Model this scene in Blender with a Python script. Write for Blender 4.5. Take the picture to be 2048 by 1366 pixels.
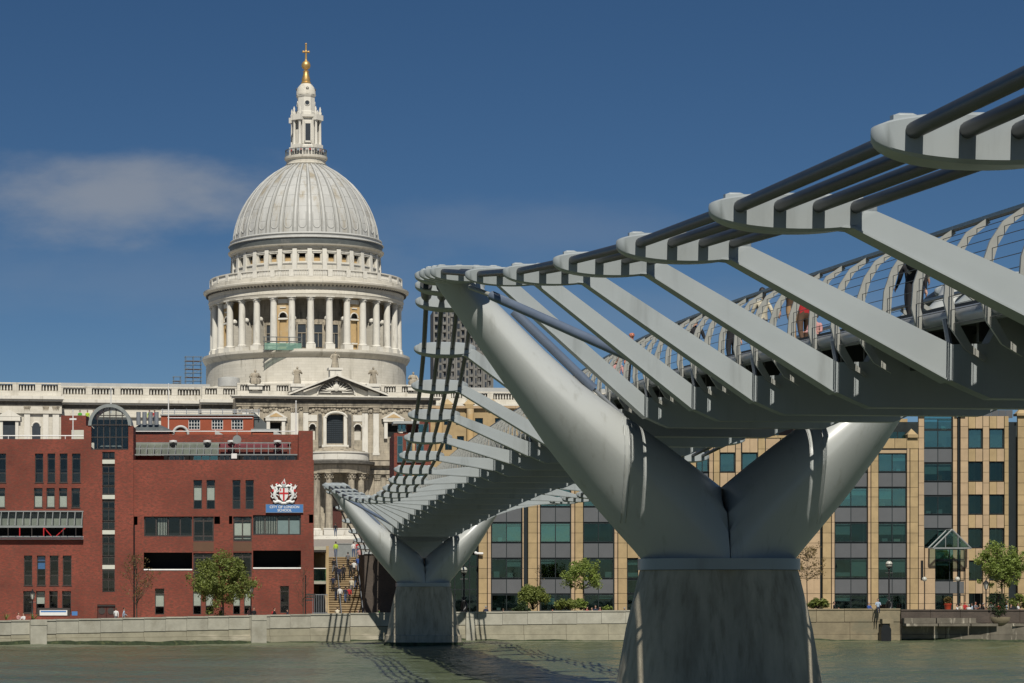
import bpy, bmesh, math, random
import numpy as np
from mathutils import Vector, Matrix
for _o in list(bpy.data.objects): bpy.data.objects.remove(_o)
SC = bpy.context.scene
COL = SC.collection
R = math.radians
random.seed(7); RNG = np.random.default_rng(11)

# ---------------------------------------------------------------- camera
F = 5000.0; VX = 533.0; HY = 1191.0            # focal length and principal point in photo pixels
CX, CY, CZ = -13.9, -76.0, 4.4                 # eye point on the south bank, metres
cam = bpy.data.cameras.new('camera'); co = bpy.data.objects.new('camera', cam); COL.objects.link(co)
co.location = (CX, CY, CZ); co.rotation_euler = (R(90), 0, 0)
cam.sensor_width = 36; cam.lens = F / 2048 * 36
cam.shift_x = (1024 - VX) / 2048; cam.shift_y = (HY - 683) / 2048
cam.clip_start = 0.5; cam.clip_end = 9000
SC.camera = co

# ---------------------------------------------------------------- sky, sun, exposure
SUN_EL, SUN_AZ = R(50), R(-1)                  # sun behind the camera, in line with the bridge
w = bpy.data.worlds.new('World'); SC.world = w; w.use_nodes = True
nt = w.node_tree; nt.nodes.clear()
def wn(t, **k):
    n = nt.nodes.new(t)
    for a, b in k.items(): setattr(n, a, b)
    return n
def wl(a, b): nt.links.new(a, b)
out = wn('ShaderNodeOutputWorld'); bg = wn('ShaderNodeBackground'); sky = wn('ShaderNodeTexSky')
sky.sky_type = 'NISHITA'; sky.sun_disc = False; sky.sun_elevation = SUN_EL; sky.sun_rotation = R(180) + SUN_AZ
sky.altitude = 0; sky.air_density = 1.0; sky.dust_density = 0.3; sky.ozone_density = 4.0
bg.inputs['Strength'].default_value = 0.062
tc = wn('ShaderNodeTexCoord')
sep = wn('ShaderNodeSeparateXYZ'); wl(tc.outputs['Generated'], sep.inputs[0])
def wm(op, a, b=None, c=None, clamp=False):
    n = wn('ShaderNodeMath', operation=op); n.use_clamp = clamp
    for i, q in enumerate((a, b, c)):
        if q is None: continue
        if hasattr(q, 'links'): wl(q, n.inputs[i])
        else: n.inputs[i].default_value = q
    return n.outputs[0]
# clear, polarised-looking spring sky: the haze band of the model is lifted out by sampling it higher up
zz = wm('MAXIMUM', sep.outputs[2], 0.0)
cmb = wn('ShaderNodeCombineXYZ'); wl(sep.outputs[0], cmb.inputs[0]); wl(wm('ABSOLUTE', sep.outputs[1]), cmb.inputs[1]); wl(wm('MULTIPLY', wm('POWER', zz, 0.98), 1.85), cmb.inputs[2])
nrm = wn('ShaderNodeVectorMath', operation='NORMALIZE'); wl(cmb.outputs[0], nrm.inputs[0])
wl(nrm.outputs[0], sky.inputs[0])
hsv = wn('ShaderNodeHueSaturation'); wl(sky.outputs[0], hsv.inputs['Color'])
hsv.inputs['Saturation'].default_value = 1.18; hsv.inputs['Value'].default_value = 1.02; hsv.inputs['Hue'].default_value = 0.5
# thin cloud: soft banks low in the north
az = wm('DIVIDE', sep.outputs[0], wm('MAXIMUM', sep.outputs[1], 0.05)); el = wm('DIVIDE', sep.outputs[2], wm('MAXIMUM', sep.outputs[1], 0.05))
cv = wn('ShaderNodeCombineXYZ'); wl(az, cv.inputs[0]); wl(el, cv.inputs[2])
mp = wn('ShaderNodeMapping'); mp.inputs['Scale'].default_value = (16, 1, 40); wl(cv.outputs[0], mp.inputs[0])
nz = wn('ShaderNodeTexNoise'); nz.inputs['Scale'].default_value = 1.0; nz.inputs['Detail'].default_value = 7; nz.inputs['Roughness'].default_value = 0.56
wl(mp.outputs[0], nz.inputs['Vector'])
def bank(ca, ce, ra, re, amt):
    a = wm('DIVIDE', wm('SUBTRACT', az, ca), ra); e = wm('DIVIDE', wm('SUBTRACT', el, ce), re)
    d = wm('SQRT', wm('ADD', wm('MULTIPLY', a, a), wm('MULTIPLY', e, e)))
    d = wm('ADD', d, wm('MULTIPLY', wm('SUBTRACT', nz.outputs[0], 0.5), 1.7))
    mr = wn('ShaderNodeMapRange', interpolation_type='SMOOTHSTEP'); wl(d, mr.inputs[0])
    mr.inputs[1].default_value = 1.1; mr.inputs[2].default_value = 0.1; mr.inputs[3].default_value = 0; mr.inputs[4].default_value = amt
    return mr.outputs[0]
cl = wm('ADD', bank(-0.060, 0.160, 0.085, 0.021, 0.55), wm('ADD', bank(0.10, 0.146, 0.11, 0.016, 0.12), wm('ADD', bank(-0.02, 0.125, 0.16, 0.02, 0.10), bank(0.2, 0.11, 0.16, 0.02, 0.10))), clamp=True)
mx = wn('ShaderNodeMix', data_type='RGBA'); wl(cl, mx.inputs[0]); wl(hsv.outputs[0], mx.inputs[6]); mx.inputs[7].default_value = (6.4, 6.5, 6.6, 1)
wl(mx.outputs[2], bg.inputs['Color']); wl(bg.outputs[0], out.inputs[0])

sl = bpy.data.lights.new('sun', 'SUN'); sl.energy = 5.0; sl.angle = R(0.5); sl.color = (1.0, 0.95, 0.86)
so = bpy.data.objects.new('sun', sl); COL.objects.link(so)
sdir = Vector((math.sin(SUN_AZ) * math.cos(SUN_EL), math.cos(SUN_AZ) * math.cos(SUN_EL), -math.sin(SUN_EL)))
so.rotation_euler = sdir.to_track_quat('-Z', 'Y').to_euler(); so.location = (-30, -60, 60)
SC.view_settings.view_transform = 'Standard'; SC.view_settings.look = 'None'
SC.view_settings.exposure = -0.2; SC.view_settings.gamma = 1; SC.view_settings.use_curve_mapping = False
SC.cycles.max_bounces = 6; SC.cycles.diffuse_bounces = 1; SC.cycles.transparent_max_bounces = 12

# ---------------------------------------------------------------- helpers
def P(px, py, d): return Vector((CX + (px - VX) * d / F, CY + d, CZ + (HY - py) * d / F))
def X(px, d): return CX + (px - VX) * d / F
def Z(py, d): return CZ + (HY - py) * d / F

class MB:
    def __init__(s, off=(0, 0, 0)): s.v = []; s.f = []; s.m = []; s.o = Vector(off)
    def add(s, vs, fs, mi=0):
        n = len(s.v); s.v += [tuple(q) for q in vs]
        s.f += [tuple(i + n for i in f) for f in fs]; s.m += [mi] * len(fs); return s
    def box(s, x0, x1, y0, y1, z0, z1, mi=0):
        if x0 > x1: x0, x1 = x1, x0
        if y0 > y1: y0, y1 = y1, y0
        if z0 > z1: z0, z1 = z1, z0
        return s.add([(x0,y0,z0),(x1,y0,z0),(x1,y1,z0),(x0,y1,z0),(x0,y0,z1),(x1,y0,z1),(x1,y1,z1),(x0,y1,z1)],
              [(0,3,2,1),(4,5,6,7),(0,1,5,4),(1,2,6,5),(2,3,7,6),(3,0,4,7)], mi)
    def extr(s, poly, vec, mi=0):           # poly: 3-D polygon, extruded along vec
        n = len(poly); v = [Vector(p) for p in poly]; vec = Vector(vec)
        vs = v + [p + vec for p in v]
        fs = [tuple(range(n)), tuple(reversed(range(n, 2 * n)))] + [(i, i + n, (i + 1) % n + n, (i + 1) % n) for i in range(n)]
        return s.add(vs, fs, mi)
    def tube(s, pts, r, n=8, mi=0, caps=True):
        pts = [Vector(p) for p in pts]; m = len(pts)
        rs = r if hasattr(r, '__len__') else [r] * m
        t0 = (pts[1] - pts[0]).normalized(); up = Vector((0, 0, 1)) if abs(t0.z) < 0.9 else Vector((1, 0, 0))
        vs = []; 
        for i in range(m):
            t = (pts[min(i + 1, m - 1)] - pts[max(i - 1, 0)]).normalized()
            a = t.cross(up)
            if a.length < 1e-4: a = t.cross(Vector((1, 0, 0)))
            a.normalize(); b = a.cross(t).normalized(); up = b
            for k in range(n):
                g = 2 * math.pi * k / n; vs.append(pts[i] + a * (rs[i] * math.cos(g)) + b * (rs[i] * math.sin(g)))
        fs = [(i*n+k, i*n+(k+1)%n, (i+1)*n+(k+1)%n, (i+1)*n+k) for i in range(m-1) for k in range(n)]
        if caps: fs += [tuple(reversed(range(n))), tuple(range((m-1)*n, m*n))]
        return s.add(vs, fs, mi)
    def lathe(s, prof, n=32, c=(0, 0), a0=0, a1=2*math.pi, mi=0, sx=1, sy=1, caps=True):
        full = abs(a1 - a0 - 2 * math.pi) < 1e-6; k = n if full else n + 1; vs = []
        for (r, z) in prof:
            for i in range(k):
                g = a0 + (a1 - a0) * i / n; vs.append((c[0] + sx * r * math.cos(g), c[1] + sy * r * math.sin(g), z))
        fs = []
        for j in range(len(prof) - 1):
            for i in range(n):
                i2 = (i + 1) % k
                fs.append((j*k+i, j*k+i2, (j+1)*k+i2, (j+1)*k+i))
        if caps and full:
            if prof[0][0] > 1e-6: fs.append(tuple(reversed(range(k))))
            if prof[-1][0] > 1e-6: fs.append(tuple(range((len(prof)-1)*k, len(prof)*k)))
        return s.add(vs, fs, mi)
    def loft(s, rings, mi=0, caps=True):
        n = len(rings[0]); vs = [p for r_ in rings for p in r_]
        fs = [(j*n+i, j*n+(i+1)%n, (j+1)*n+(i+1)%n, (j+1)*n+i) for j in range(len(rings)-1) for i in range(n)]
        if caps: fs += [tuple(reversed(range(n))), tuple(range((len(rings)-1)*n, len(rings)*n))]
        return s.add(vs, fs, mi)
    def ball(s, c, r, n=10, m=7, mi=0):
        rx, ry, rz = r if hasattr(r, '__len__') else (r, r, r)
        vs = [(c[0], c[1], c[2] - rz)]
        for j in range(1, m):
            t = -math.pi/2 + math.pi * j / m
            for i in range(n):
                g = 2*math.pi*i/n; vs.append((c[0]+rx*math.cos(t)*math.cos(g), c[1]+ry*math.cos(t)*math.sin(g), c[2]+rz*math.sin(t)))
        vs.append((c[0], c[1], c[2] + rz)); L = len(vs) - 1
        fs = [(0, 1+(i+1)%n, 1+i) for i in range(n)]
        fs += [(1+j*n+i, 1+j*n+(i+1)%n, 1+(j+1)*n+(i+1)%n, 1+(j+1)*n+i) for j in range(m-2) for i in range(n)]
        fs += [(1+(m-2)*n+i, 1+(m-2)*n+(i+1)%n, L) for i in range(n)]
        return s.add(vs, fs, mi)
    ZM = None
    def mesh(s, name, mats, smooth=None):
        if MB.ZM: s.v = [MB.ZM(*q) if q[2] > 61 else q for q in s.v]
        me = bpy.data.meshes.new(name)
        o = s.o; me.from_pydata([(x-o[0], y-o[1], z-o[2]) for x, y, z in s.v], [], s.f)
        for m in (mats if isinstance(mats, (list, tuple)) else [mats]): me.materials.append(m)
        if any(s.m): me.polygons.foreach_set('material_index', s.m)
        if smooth: me.shade_smooth(); me.set_sharp_from_angle(angle=R(smooth))
        me.update(); return me
    def build(s, name, mats, parent=None, smooth=None, kind=None):
        o = bpy.data.objects.new(name, s.mesh(name, mats, smooth)); COL.objects.link(o)
        if parent is not None: o.parent = parent
        if kind: o['kind'] = kind
        return o

def root(name, loc, label, cat, group=None, rz=0):
    o = bpy.data.objects.new(name, None); COL.objects.link(o); o.location = loc; o.rotation_euler = (0, 0, rz); o.empty_display_size = 0.3
    return tag(o, label, cat, group)
def tag(o, label, cat, group=None):
    o['label'] = label; o['category'] = cat
    if group: o['group'] = group
    return o
def inst(me, name, parent=None, loc=(0, 0, 0), scale=(1, 1, 1), rot=(0, 0, 0)):
    o = bpy.data.objects.new(name, me); COL.objects.link(o); o.location = loc; o.scale = scale; o.rotation_euler = rot
    if parent is not None: o.parent = parent
    return o

# ---------------------------------------------------------------- materials (all procedural, in world space)
def mat(name, c, rough=0.7, var=0.12, scale=1.0, c2=None, stretch=(1, 1, 1), bump=0.0, bscale=8.0, metal=0.0, spec=0.5, rnd=0.0, c3=None, s3=0.2, st3=(1, 1, 1), t3=(0.5, 0.7), brick=None):
    m = bpy.data.materials.new(name); m.use_nodes = True; t = m.node_tree; n = t.nodes; b = n['Principled BSDF']
    b.inputs['Roughness'].default_value = rough; b.inputs['Metallic'].default_value = metal; b.inputs['Specular IOR Level'].default_value = spec
    g = n.new('ShaderNodeNewGeometry')
    def nodes(sc, st, det=5, rg=0.6):
        mp = n.new('ShaderNodeMapping'); mp.inputs['Scale'].default_value = st; t.links.new(g.outputs['Position'], mp.inputs[0])
        z = n.new('ShaderNodeTexNoise'); z.inputs['Scale'].default_value = sc; z.inputs['Detail'].default_value = det; z.inputs['Roughness'].default_value = rg
        t.links.new(mp.outputs[0], z.inputs['Vector']); return z
    def mix(f, a, bb, bt='MIX'):
        x = n.new('ShaderNodeMix'); x.data_type = 'RGBA'; x.blend_type = bt
        for s_, q in ((0, f), (6, a), (7, bb)):
            if hasattr(q, 'links'): t.links.new(q, x.inputs[s_])
            else: x.inputs[s_].default_value = q
        return x.outputs[2]
    def c4(q): return (q[0], q[1], q[2], 1)
    c2 = c2 or tuple(q * (1 - 2.2 * var) for q in c)
    base = c4(c)
    if brick:
        bw, bh, mo, cb, cm = brick
        sp = n.new('ShaderNodeSeparateXYZ'); t.links.new(g.outputs['Position'], sp.inputs[0])
        ad = n.new('ShaderNodeMath'); ad.operation = 'ADD'; t.links.new(sp.outputs[0], ad.inputs[0]); t.links.new(sp.outputs[1], ad.inputs[1])
        cb_ = n.new('ShaderNodeCombineXYZ'); t.links.new(ad.outputs[0], cb_.inputs[0]); t.links.new(sp.outputs[2], cb_.inputs[1])
        br = n.new('ShaderNodeTexBrick'); br.inputs['Scale'].default_value = 1; br.inputs['Brick Width'].default_value = bw; br.inputs['Row Height'].default_value = bh
        br.inputs['Mortar Size'].default_value = mo; br.inputs['Color1'].default_value = c4(c); br.inputs['Color2'].default_value = c4(cb); br.inputs['Mortar'].default_value = c4(cm)
        t.links.new(cb_.outputs[0], br.inputs['Vector']); base = br.outputs['Color']
    z = nodes(scale, stretch)
    rp = n.new('ShaderNodeValToRGB'); rp.color_ramp.elements[0].position = 0.3; rp.color_ramp.elements[1].position = 0.72; t.links.new(z.outputs[0], rp.inputs[0])
    if brick:
        col = mix(rp.outputs[0], base, mix(1.0, base, c4([1 - 2.2 * var] * 3), 'MULTIPLY'))
    else:
        col = mix(rp.outputs[0], base, c4(c2))
    if c3:
        z3 = nodes(s3, st3, 6, 0.65); mr = n.new('ShaderNodeMapRange'); mr.interpolation_type = 'SMOOTHSTEP'
        mr.inputs[1].default_value = t3[0]; mr.inputs[2].default_value = t3[1]; t.links.new(z3.outputs[0], mr.inputs[0])
        col = mix(mr.outputs[0], col, c4(c3))
    if rnd:
        oi = n.new('ShaderNodeObjectInfo'); mr2 = n.new('ShaderNodeMapRange'); mr2.inputs[3].default_value = 1 - rnd; mr2.inputs[4].default_value = 1 + rnd
        t.links.new(oi.outputs['Random'], mr2.inputs[0]); hs = n.new('ShaderNodeHueSaturation'); t.links.new(mr2.outputs[0], hs.inputs['Value']); t.links.new(col, hs.inputs['Color']); col = hs.outputs[0]
    t.links.new(col, b.inputs['Base Color'])
    if bump:
        zb = nodes(bscale, (1, 1, 1), 4, 0.6); bp = n.new('ShaderNodeBump'); bp.inputs['Strength'].default_value = bump; bp.inputs['Distance'].default_value = 0.05
        t.links.new(zb.outputs[0], bp.inputs['Height']); t.links.new(bp.outputs[0], b.inputs['Normal'])
    return m
def glass(name, tint, refl=0.1, rough=0.03, gc=(1, 1, 1)):
    m = bpy.data.materials.new(name); m.use_nodes = True; t = m.node_tree; n = t.nodes; n.clear()
    o = n.new('ShaderNodeOutputMaterial'); tr = n.new('ShaderNodeBsdfTransparent'); gl = n.new('ShaderNodeBsdfGlossy'); mx_ = n.new('ShaderNodeMixShader')
    tr.inputs[0].default_value = (*tint, 1); gl.inputs[0].default_value = (*gc, 1); gl.inputs['Roughness'].default_value = rough
    z = n.new('ShaderNodeTexNoise'); z.inputs['Scale'].default_value = 0.6; bp = n.new('ShaderNodeBump'); bp.inputs['Strength'].default_value = 0.05; bp.inputs['Distance'].default_value = 0.1
    g = n.new('ShaderNodeNewGeometry'); t.links.new(g.outputs['Position'], z.inputs['Vector']); t.links.new(z.outputs[0], bp.inputs['Height']); t.links.new(bp.outputs[0], gl.inputs['Normal'])
    mx_.inputs[0].default_value = refl + 0.035
    t.links.new(tr.outputs[0], mx_.inputs[1]); t.links.new(gl.outputs[0], mx_.inputs[2]); t.links.new(mx_.outputs[0], o.inputs[0])
    return m

M = {}
M['steel'] = mat('painted_steel', (0.385, 0.42, 0.425), 0.36, 0.05, 0.6, bump=0.02, bscale=3, c3=(0.29, 0.315, 0.315), s3=0.9, st3=(1.5, 1.5, 0.2), t3=(0.52, 0.75))
M['steel_pier'] = mat('pier_steel', (0.47, 0.49, 0.475), 0.30, 0.04, 0.35, bump=0.015, bscale=2, c3=(0.33, 0.34, 0.315), s3=1.5, st3=(1.6, 1.6, 0.10), t3=(0.54, 0.76))
M['cable'] = mat('dark_cable', (0.045, 0.05, 0.055), 0.45, 0.15, 3.0)
M['under'] = mat('deck_underside', (0.045, 0.05, 0.052), 0.6, 0.1, 2.0)  # dark deck metal, taken darker still to imitate the deep shade below
M['stainless'] = mat('stainless_rib', (0.42, 0.42, 0.38), 0.4, 0.08, 4.0, metal=0.2)
M['tubegrey'] = mat('edge_tube_grey', (0.30, 0.32, 0.34), 0.35, 0.08, 2.0, metal=0.3)
M['damper'] = mat('damper_blue_grey', (0.16, 0.20, 0.27), 0.35, 0.1, 2.0, metal=0.2)
M['concrete'] = mat('pier_concrete', (0.60, 0.53, 0.40), 0.85, 0.2, 1.1, stretch=(1, 1, 0.3), bump=0.3, bscale=5, c3=(0.24, 0.205, 0.145), s3=2.2, st3=(1.6, 1.6, 0.16), t3=(0.42, 0.80))
M['wall_con'] = mat('river_wall_stone', (0.46, 0.44, 0.36), 0.9, 0.10, 1.2, bump=0.3, bscale=5, rnd=0.07, c3=(0.30, 0.28, 0.22), s3=0.6, st3=(0.7, 0.7, 0.7), t3=(0.5, 0.75))
M['wall_low'] = mat('river_wall_lower', (0.40, 0.37, 0.27), 0.9, 0.14, 0.9, bump=0.4, bscale=4, rnd=0.05, c3=(0.52, 0.47, 0.36), s3=0.35, st3=(0.5, 0.5, 2.5), t3=(0.52, 0.7))
M['wall_brown'] = mat('river_wall_brown', (0.30, 0.25, 0.16), 0.9, 0.16, 0.9, bump=0.4, bscale=4, rnd=0.06, c3=(0.20, 0.18, 0.12), s3=0.5, t3=(0.5, 0.72))
M['wall_stain'] = mat('river_wall_stained', (0.19, 0.17, 0.13), 0.9, 0.2, 0.9, bump=0.4, bscale=4, rnd=0.08, c3=(0.46, 0.42, 0.33), s3=0.8, st3=(1.6, 1.6, 0.35), t3=(0.54, 0.68))
M['coping'] = mat('coping_stone', (0.42, 0.44, 0.43), 0.8, 0.1, 2.0, rnd=0.08, bump=0.15)
M['algae'] = mat('green_algae', (0.035, 0.055, 0.02), 0.85, 0.3, 3.0, bump=0.6, bscale=9, c3=(0.08, 0.09, 0.035), s3=2.5)
M['brick'] = mat('red_brick', (0.34, 0.055, 0.030), 0.9, 0.22, 0.22, brick=(0.235, 0.078, 0.011, (0.21, 0.036, 0.024), (0.24, 0.11, 0.075)), c3=(0.14, 0.05, 0.032), s3=2.6, st3=(1, 1, 2.2), t3=(0.47, 0.62))
M['brick_bright'] = mat('orange_red_brick', (0.42, 0.070, 0.028), 0.9, 0.12, 0.4, brick=(0.235, 0.078, 0.010, (0.36, 0.06, 0.025), (0.34, 0.16, 0.09)))
M['brick_dark'] = mat('dark_brick', (0.10, 0.075, 0.06), 0.9, 0.15, 0.5, brick=(0.235, 0.078, 0.011, (0.07, 0.055, 0.045), (0.12, 0.10, 0.08)))
M['stone'] = mat('portland_stone', (0.72, 0.68, 0.585), 0.85, 0.07, 0.25, bump=0.1, bscale=1.5, brick=(1.5, 0.62, 0.014, (0.66, 0.62, 0.525), (0.48, 0.45, 0.38)), c3=(0.40, 0.37, 0.30), s3=0.55, st3=(1.4, 1.4, 0.2), t3=(0.52, 0.76))
M['stone_clean'] = mat('portland_stone_clean', (0.74, 0.71, 0.63), 0.85, 0.06, 0.5, c3=(0.40, 0.37, 0.31), s3=0.8, st3=(1.4, 1.4, 0.3), t3=(0.53, 0.78))
M['stone_grime_shade'] = mat('sooty_shade_stone', (0.52, 0.46, 0.35), 0.9, 0.16, 0.5, bump=0.2, bscale=2, brick=(1.4, 0.6, 0.016, (0.46, 0.40, 0.31), (0.30, 0.27, 0.21)), c3=(0.13, 0.12, 0.10), s3=0.8, st3=(1.5, 1.5, 0.3), t3=(0.45, 0.74))  # soot on the stone; on the drum wall it also paints in shade
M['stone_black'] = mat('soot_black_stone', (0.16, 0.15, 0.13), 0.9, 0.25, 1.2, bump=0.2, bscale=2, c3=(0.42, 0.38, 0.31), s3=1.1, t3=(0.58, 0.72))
M['stone_yellow'] = mat('ochre_stone', (0.58, 0.40, 0.19), 0.85, 0.1, 0.6, c3=(0.62, 0.52, 0.36), s3=0.3, t3=(0.5, 0.75))
M['lead_mid'] = mat('dome_lead_seam', (0.30, 0.30, 0.28), 0.6, 0.15, 0.6)
M['lead'] = mat('dome_lead', (0.54, 0.54, 0.51), 0.6, 0.12, 0.30, stretch=(1, 1, 0.25), bump=0.1, bscale=1.0, c3=(0.33, 0.29, 0.215), s3=0.34, st3=(1, 1, 0.13), t3=(0.48, 0.68))
M['lead_dark'] = mat('lead_dark', (0.12, 0.135, 0.135), 0.5, 0.15, 0.5, c3=(0.20, 0.20, 0.19), s3=0.5, t3=(0.55, 0.75))
M['lead_roof'] = mat('lead_roof_pale', (0.52, 0.52, 0.49), 0.5, 0.08, 0.5)
M['gold'] = mat('gilding', (0.80, 0.52, 0.20), 0.45, 0.15, 2.0, metal=0.75)
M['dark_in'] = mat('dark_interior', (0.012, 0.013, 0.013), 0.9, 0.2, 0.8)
M['grid_dark'] = mat('leaded_window_dark', (0.045, 0.055, 0.065), 0.35, 0.1, 1.0)
M['frame_dark'] = mat('window_frame_bronze', (0.055, 0.045, 0.04), 0.5, 0.1, 3.0)
M['frame_black'] = mat('window_frame_black', (0.015, 0.022, 0.024), 0.45, 0.1, 3.0)
M['white'] = mat('white_paint', (0.78, 0.78, 0.75), 0.5, 0.05, 3.0)
M['cream'] = mat('cream_blind', (0.62, 0.63, 0.54), 0.8, 0.05, 2.0)
M['brownpanel'] = mat('brown_panel', (0.13, 0.066, 0.035), 0.6, 0.06, 2.0)
M['greyframe'] = mat('grey_metal', (0.30, 0.32, 0.31), 0.45, 0.1, 2.0, metal=0.2)
M['black'] = mat('black_iron', (0.012, 0.013, 0.014), 0.45, 0.2, 4.0)
M['clad'] = mat('ochre_stone_cladding', (0.45, 0.33, 0.17), 0.75, 0.1, 1.3, rnd=0.09, bump=0.05, c3=(0.38, 0.26, 0.13), s3=1.2, t3=(0.55, 0.8))
M['clad_pink'] = mat('pink_stone_cladding', (0.49, 0.355, 0.215), 0.75, 0.08, 1.3, rnd=0.07, bump=0.05)
M['joint'] = mat('dark_joint', (0.10, 0.065, 0.04), 0.9, 0.1, 2.0)  # dark backing that shows in the joints between stones and panels
M['spandrel'] = mat('grey_spandrel', (0.125, 0.13, 0.135), 0.4, 0.05, 0.8, rnd=0.05)
M['g_clear'] = glass('window_glass', (0.88, 0.90, 0.90), 0.0)
M['g_teal'] = glass('teal_glass', (0.50, 0.60, 0.59), 0.03, gc=(0.7, 0.95, 0.92))
M['g_sky'] = glass('reflective_teal_glass', (0.5, 0.70, 0.70), 0.20, gc=(0.75, 0.95, 0.82))
M['g_green'] = glass('green_balustrade_glass', (0.5, 0.75, 0.65), 0.05)
M['teal_blind'] = mat('pale_teal_blind', (0.34, 0.42, 0.41), 0.8, 0.06, 2.0)
M['room_teal'] = mat('office_interior', (0.035, 0.05, 0.05), 0.9, 0.4, 0.5)
M['paving'] = mat('york_paving', (0.34, 0.30, 0.25), 0.9, 0.12, 1.0, bump=0.1)
M['step'] = mat('sandstone_step', (0.40, 0.30, 0.175), 0.85, 0.15, 1.5, rnd=0.2)
M['bark'] = mat('bark', (0.10, 0.075, 0.05), 0.9, 0.25, 6.0, bump=0.4, bscale=20)
M['sign_blue'] = mat('sign_blue', (0.07, 0.20, 0.46), 0.45, 0.03, 1.0)
M['red'] = mat('red_paint', (0.55, 0.02, 0.025), 0.5, 0.06, 4.0)
M['wood'] = mat('brown_door_wood', (0.10, 0.03, 0.022), 0.5, 0.15, 3.0)
M['terracotta'] = mat('red_pot', (0.50, 0.06, 0.02), 0.6, 0.1, 4.0)
M['lampglass'] = mat('lamp_globe', (0.55, 0.55, 0.48), 0.25, 0.1, 4.0)
M['netgreen'] = mat('scaffold_net', (0.16, 0.42, 0.28), 0.8, 0.15, 1.0)
M['netgreen2'] = glass('scaffold_netting', (0.75, 0.85, 0.8), 0.0)
def net():
    m = M['netgreen2']; t = m.node_tree; n = t.nodes; mxs = [q for q in n if q.type == 'MIX_SHADER'][0]; di = n.new('ShaderNodeBsdfDiffuse'); di.inputs[0].default_value = (0.30, 0.50, 0.42, 1)
    for l in list(mxs.inputs[0].links): t.links.remove(l)
    mxs.inputs[0].default_value = 0.4; t.links.new(di.outputs[0], mxs.inputs[2])
net()
M['scaff'] = mat('scaffold_tube', (0.16, 0.18, 0.18), 0.5, 0.1, 2.0)
M['greygreen'] = mat('grey_green_lining', (0.30, 0.33, 0.27), 0.8, 0.2, 0.8)
M['dullred'] = mat('faded_red_blind', (0.26, 0.06, 0.075), 0.7, 0.1, 2.0)
M['tower'] = mat('tower_concrete', (0.21, 0.205, 0.19), 0.9, 0.12, 0.15)
M['tower_win'] = mat('tower_window', (0.05, 0.06, 0.075), 0.3, 0.2, 0.3)
def leafmat(name, c, c2):
    m = mat(name, c, 0.6, 0.2, 1.6, c2=c2); t = m.node_tree; n = t.nodes; b = n['Principled BSDF']; o = n['Material Output']
    tr = n.new('ShaderNodeBsdfTranslucent'); mxs = n.new('ShaderNodeMixShader'); mxs.inputs[0].default_value = 0.35
    src = b.inputs['Base Color'].links[0].from_socket; t.links.new(src, tr.inputs[0]); t.links.new(b.outputs[0], mxs.inputs[1]); t.links.new(tr.outputs[0], mxs.inputs[2]); t.links.new(mxs.outputs[0], o.inputs[0])
    return m
M['leaf'] = leafmat('leaf_green', (0.25, 0.29, 0.065), (0.12, 0.16, 0.035))
M['leaf_light'] = leafmat('leaf_spring', (0.29, 0.36, 0.08), (0.17, 0.24, 0.045))
M['leaf_dark'] = leafmat('leaf_dark', (0.05, 0.085, 0.025), (0.025, 0.05, 0.015))
M['leaf_brown'] = leafmat('leaf_bud_brown', (0.20, 0.16, 0.05), (0.13, 0.08, 0.035))
CUBE = {}
def cube(mname):
    if mname not in CUBE: CUBE[mname] = MB().box(-.5, .5, -.5, .5, -.5, .5).mesh('block', M[mname])
    return CUBE[mname]
def block(name, parent, mname, x0, x1, y0, y1, z0, z1, off=(0, 0, 0)):
    return inst(cube(mname), name, parent, ((x0+x1)/2-off[0], (y0+y1)/2-off[1], (z0+z1)/2-off[2]), (abs(x1-x0), abs(y1-y0), abs(z1-z0)))
# ---------------------------------------------------------------- water, ground
def water_material():
    m = bpy.data.materials.new('river_water'); m.use_nodes = True; t = m.node_tree; n = t.nodes; b = n['Principled BSDF']
    b.inputs['Roughness'].default_value = 0.2; b.inputs['Specular IOR Level'].default_value = 0.5; b.inputs['IOR'].default_value = 1.33
    g = n.new('ShaderNodeNewGeometry'); mp = n.new('ShaderNodeMapping'); mp.inputs['Scale'].default_value = (0.05, 0.12, 0.1); t.links.new(g.outputs['Position'], mp.inputs[0])
    z = n.new('ShaderNodeTexNoise'); z.inputs['Scale'].default_value = 1; z.inputs['Detail'].default_value = 5; t.links.new(mp.outputs[0], z.inputs['Vector'])
    r = n.new('ShaderNodeValToRGB'); r.color_ramp.elements[0].position = .35; r.color_ramp.elements[0].color = (0.085, 0.104, 0.054, 1); r.color_ramp.elements[1].position = .7; r.color_ramp.elements[1].color = (0.122, 0.142, 0.080, 1)
    t.links.new(z.outputs[0], r.inputs[0]); t.links.new(r.outputs[0], b.inputs['Base Color'])
    z2 = n.new('ShaderNodeTexNoise'); z2.inputs['Scale'].default_value = 1.7; z2.inputs['Detail'].default_value = 6; t.links.new(g.outputs['Position'], z2.inputs['Vector'])
    bp = n.new('ShaderNodeBump'); bp.inputs['Strength'].default_value = 0.7; bp.inputs['Distance'].default_value = 0.16; t.links.new(z2.outputs[0], bp.inputs['Height']); t.links.new(bp.outputs[0], b.inputs['Normal'])
    return m
M['water'] = water_material()
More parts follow.
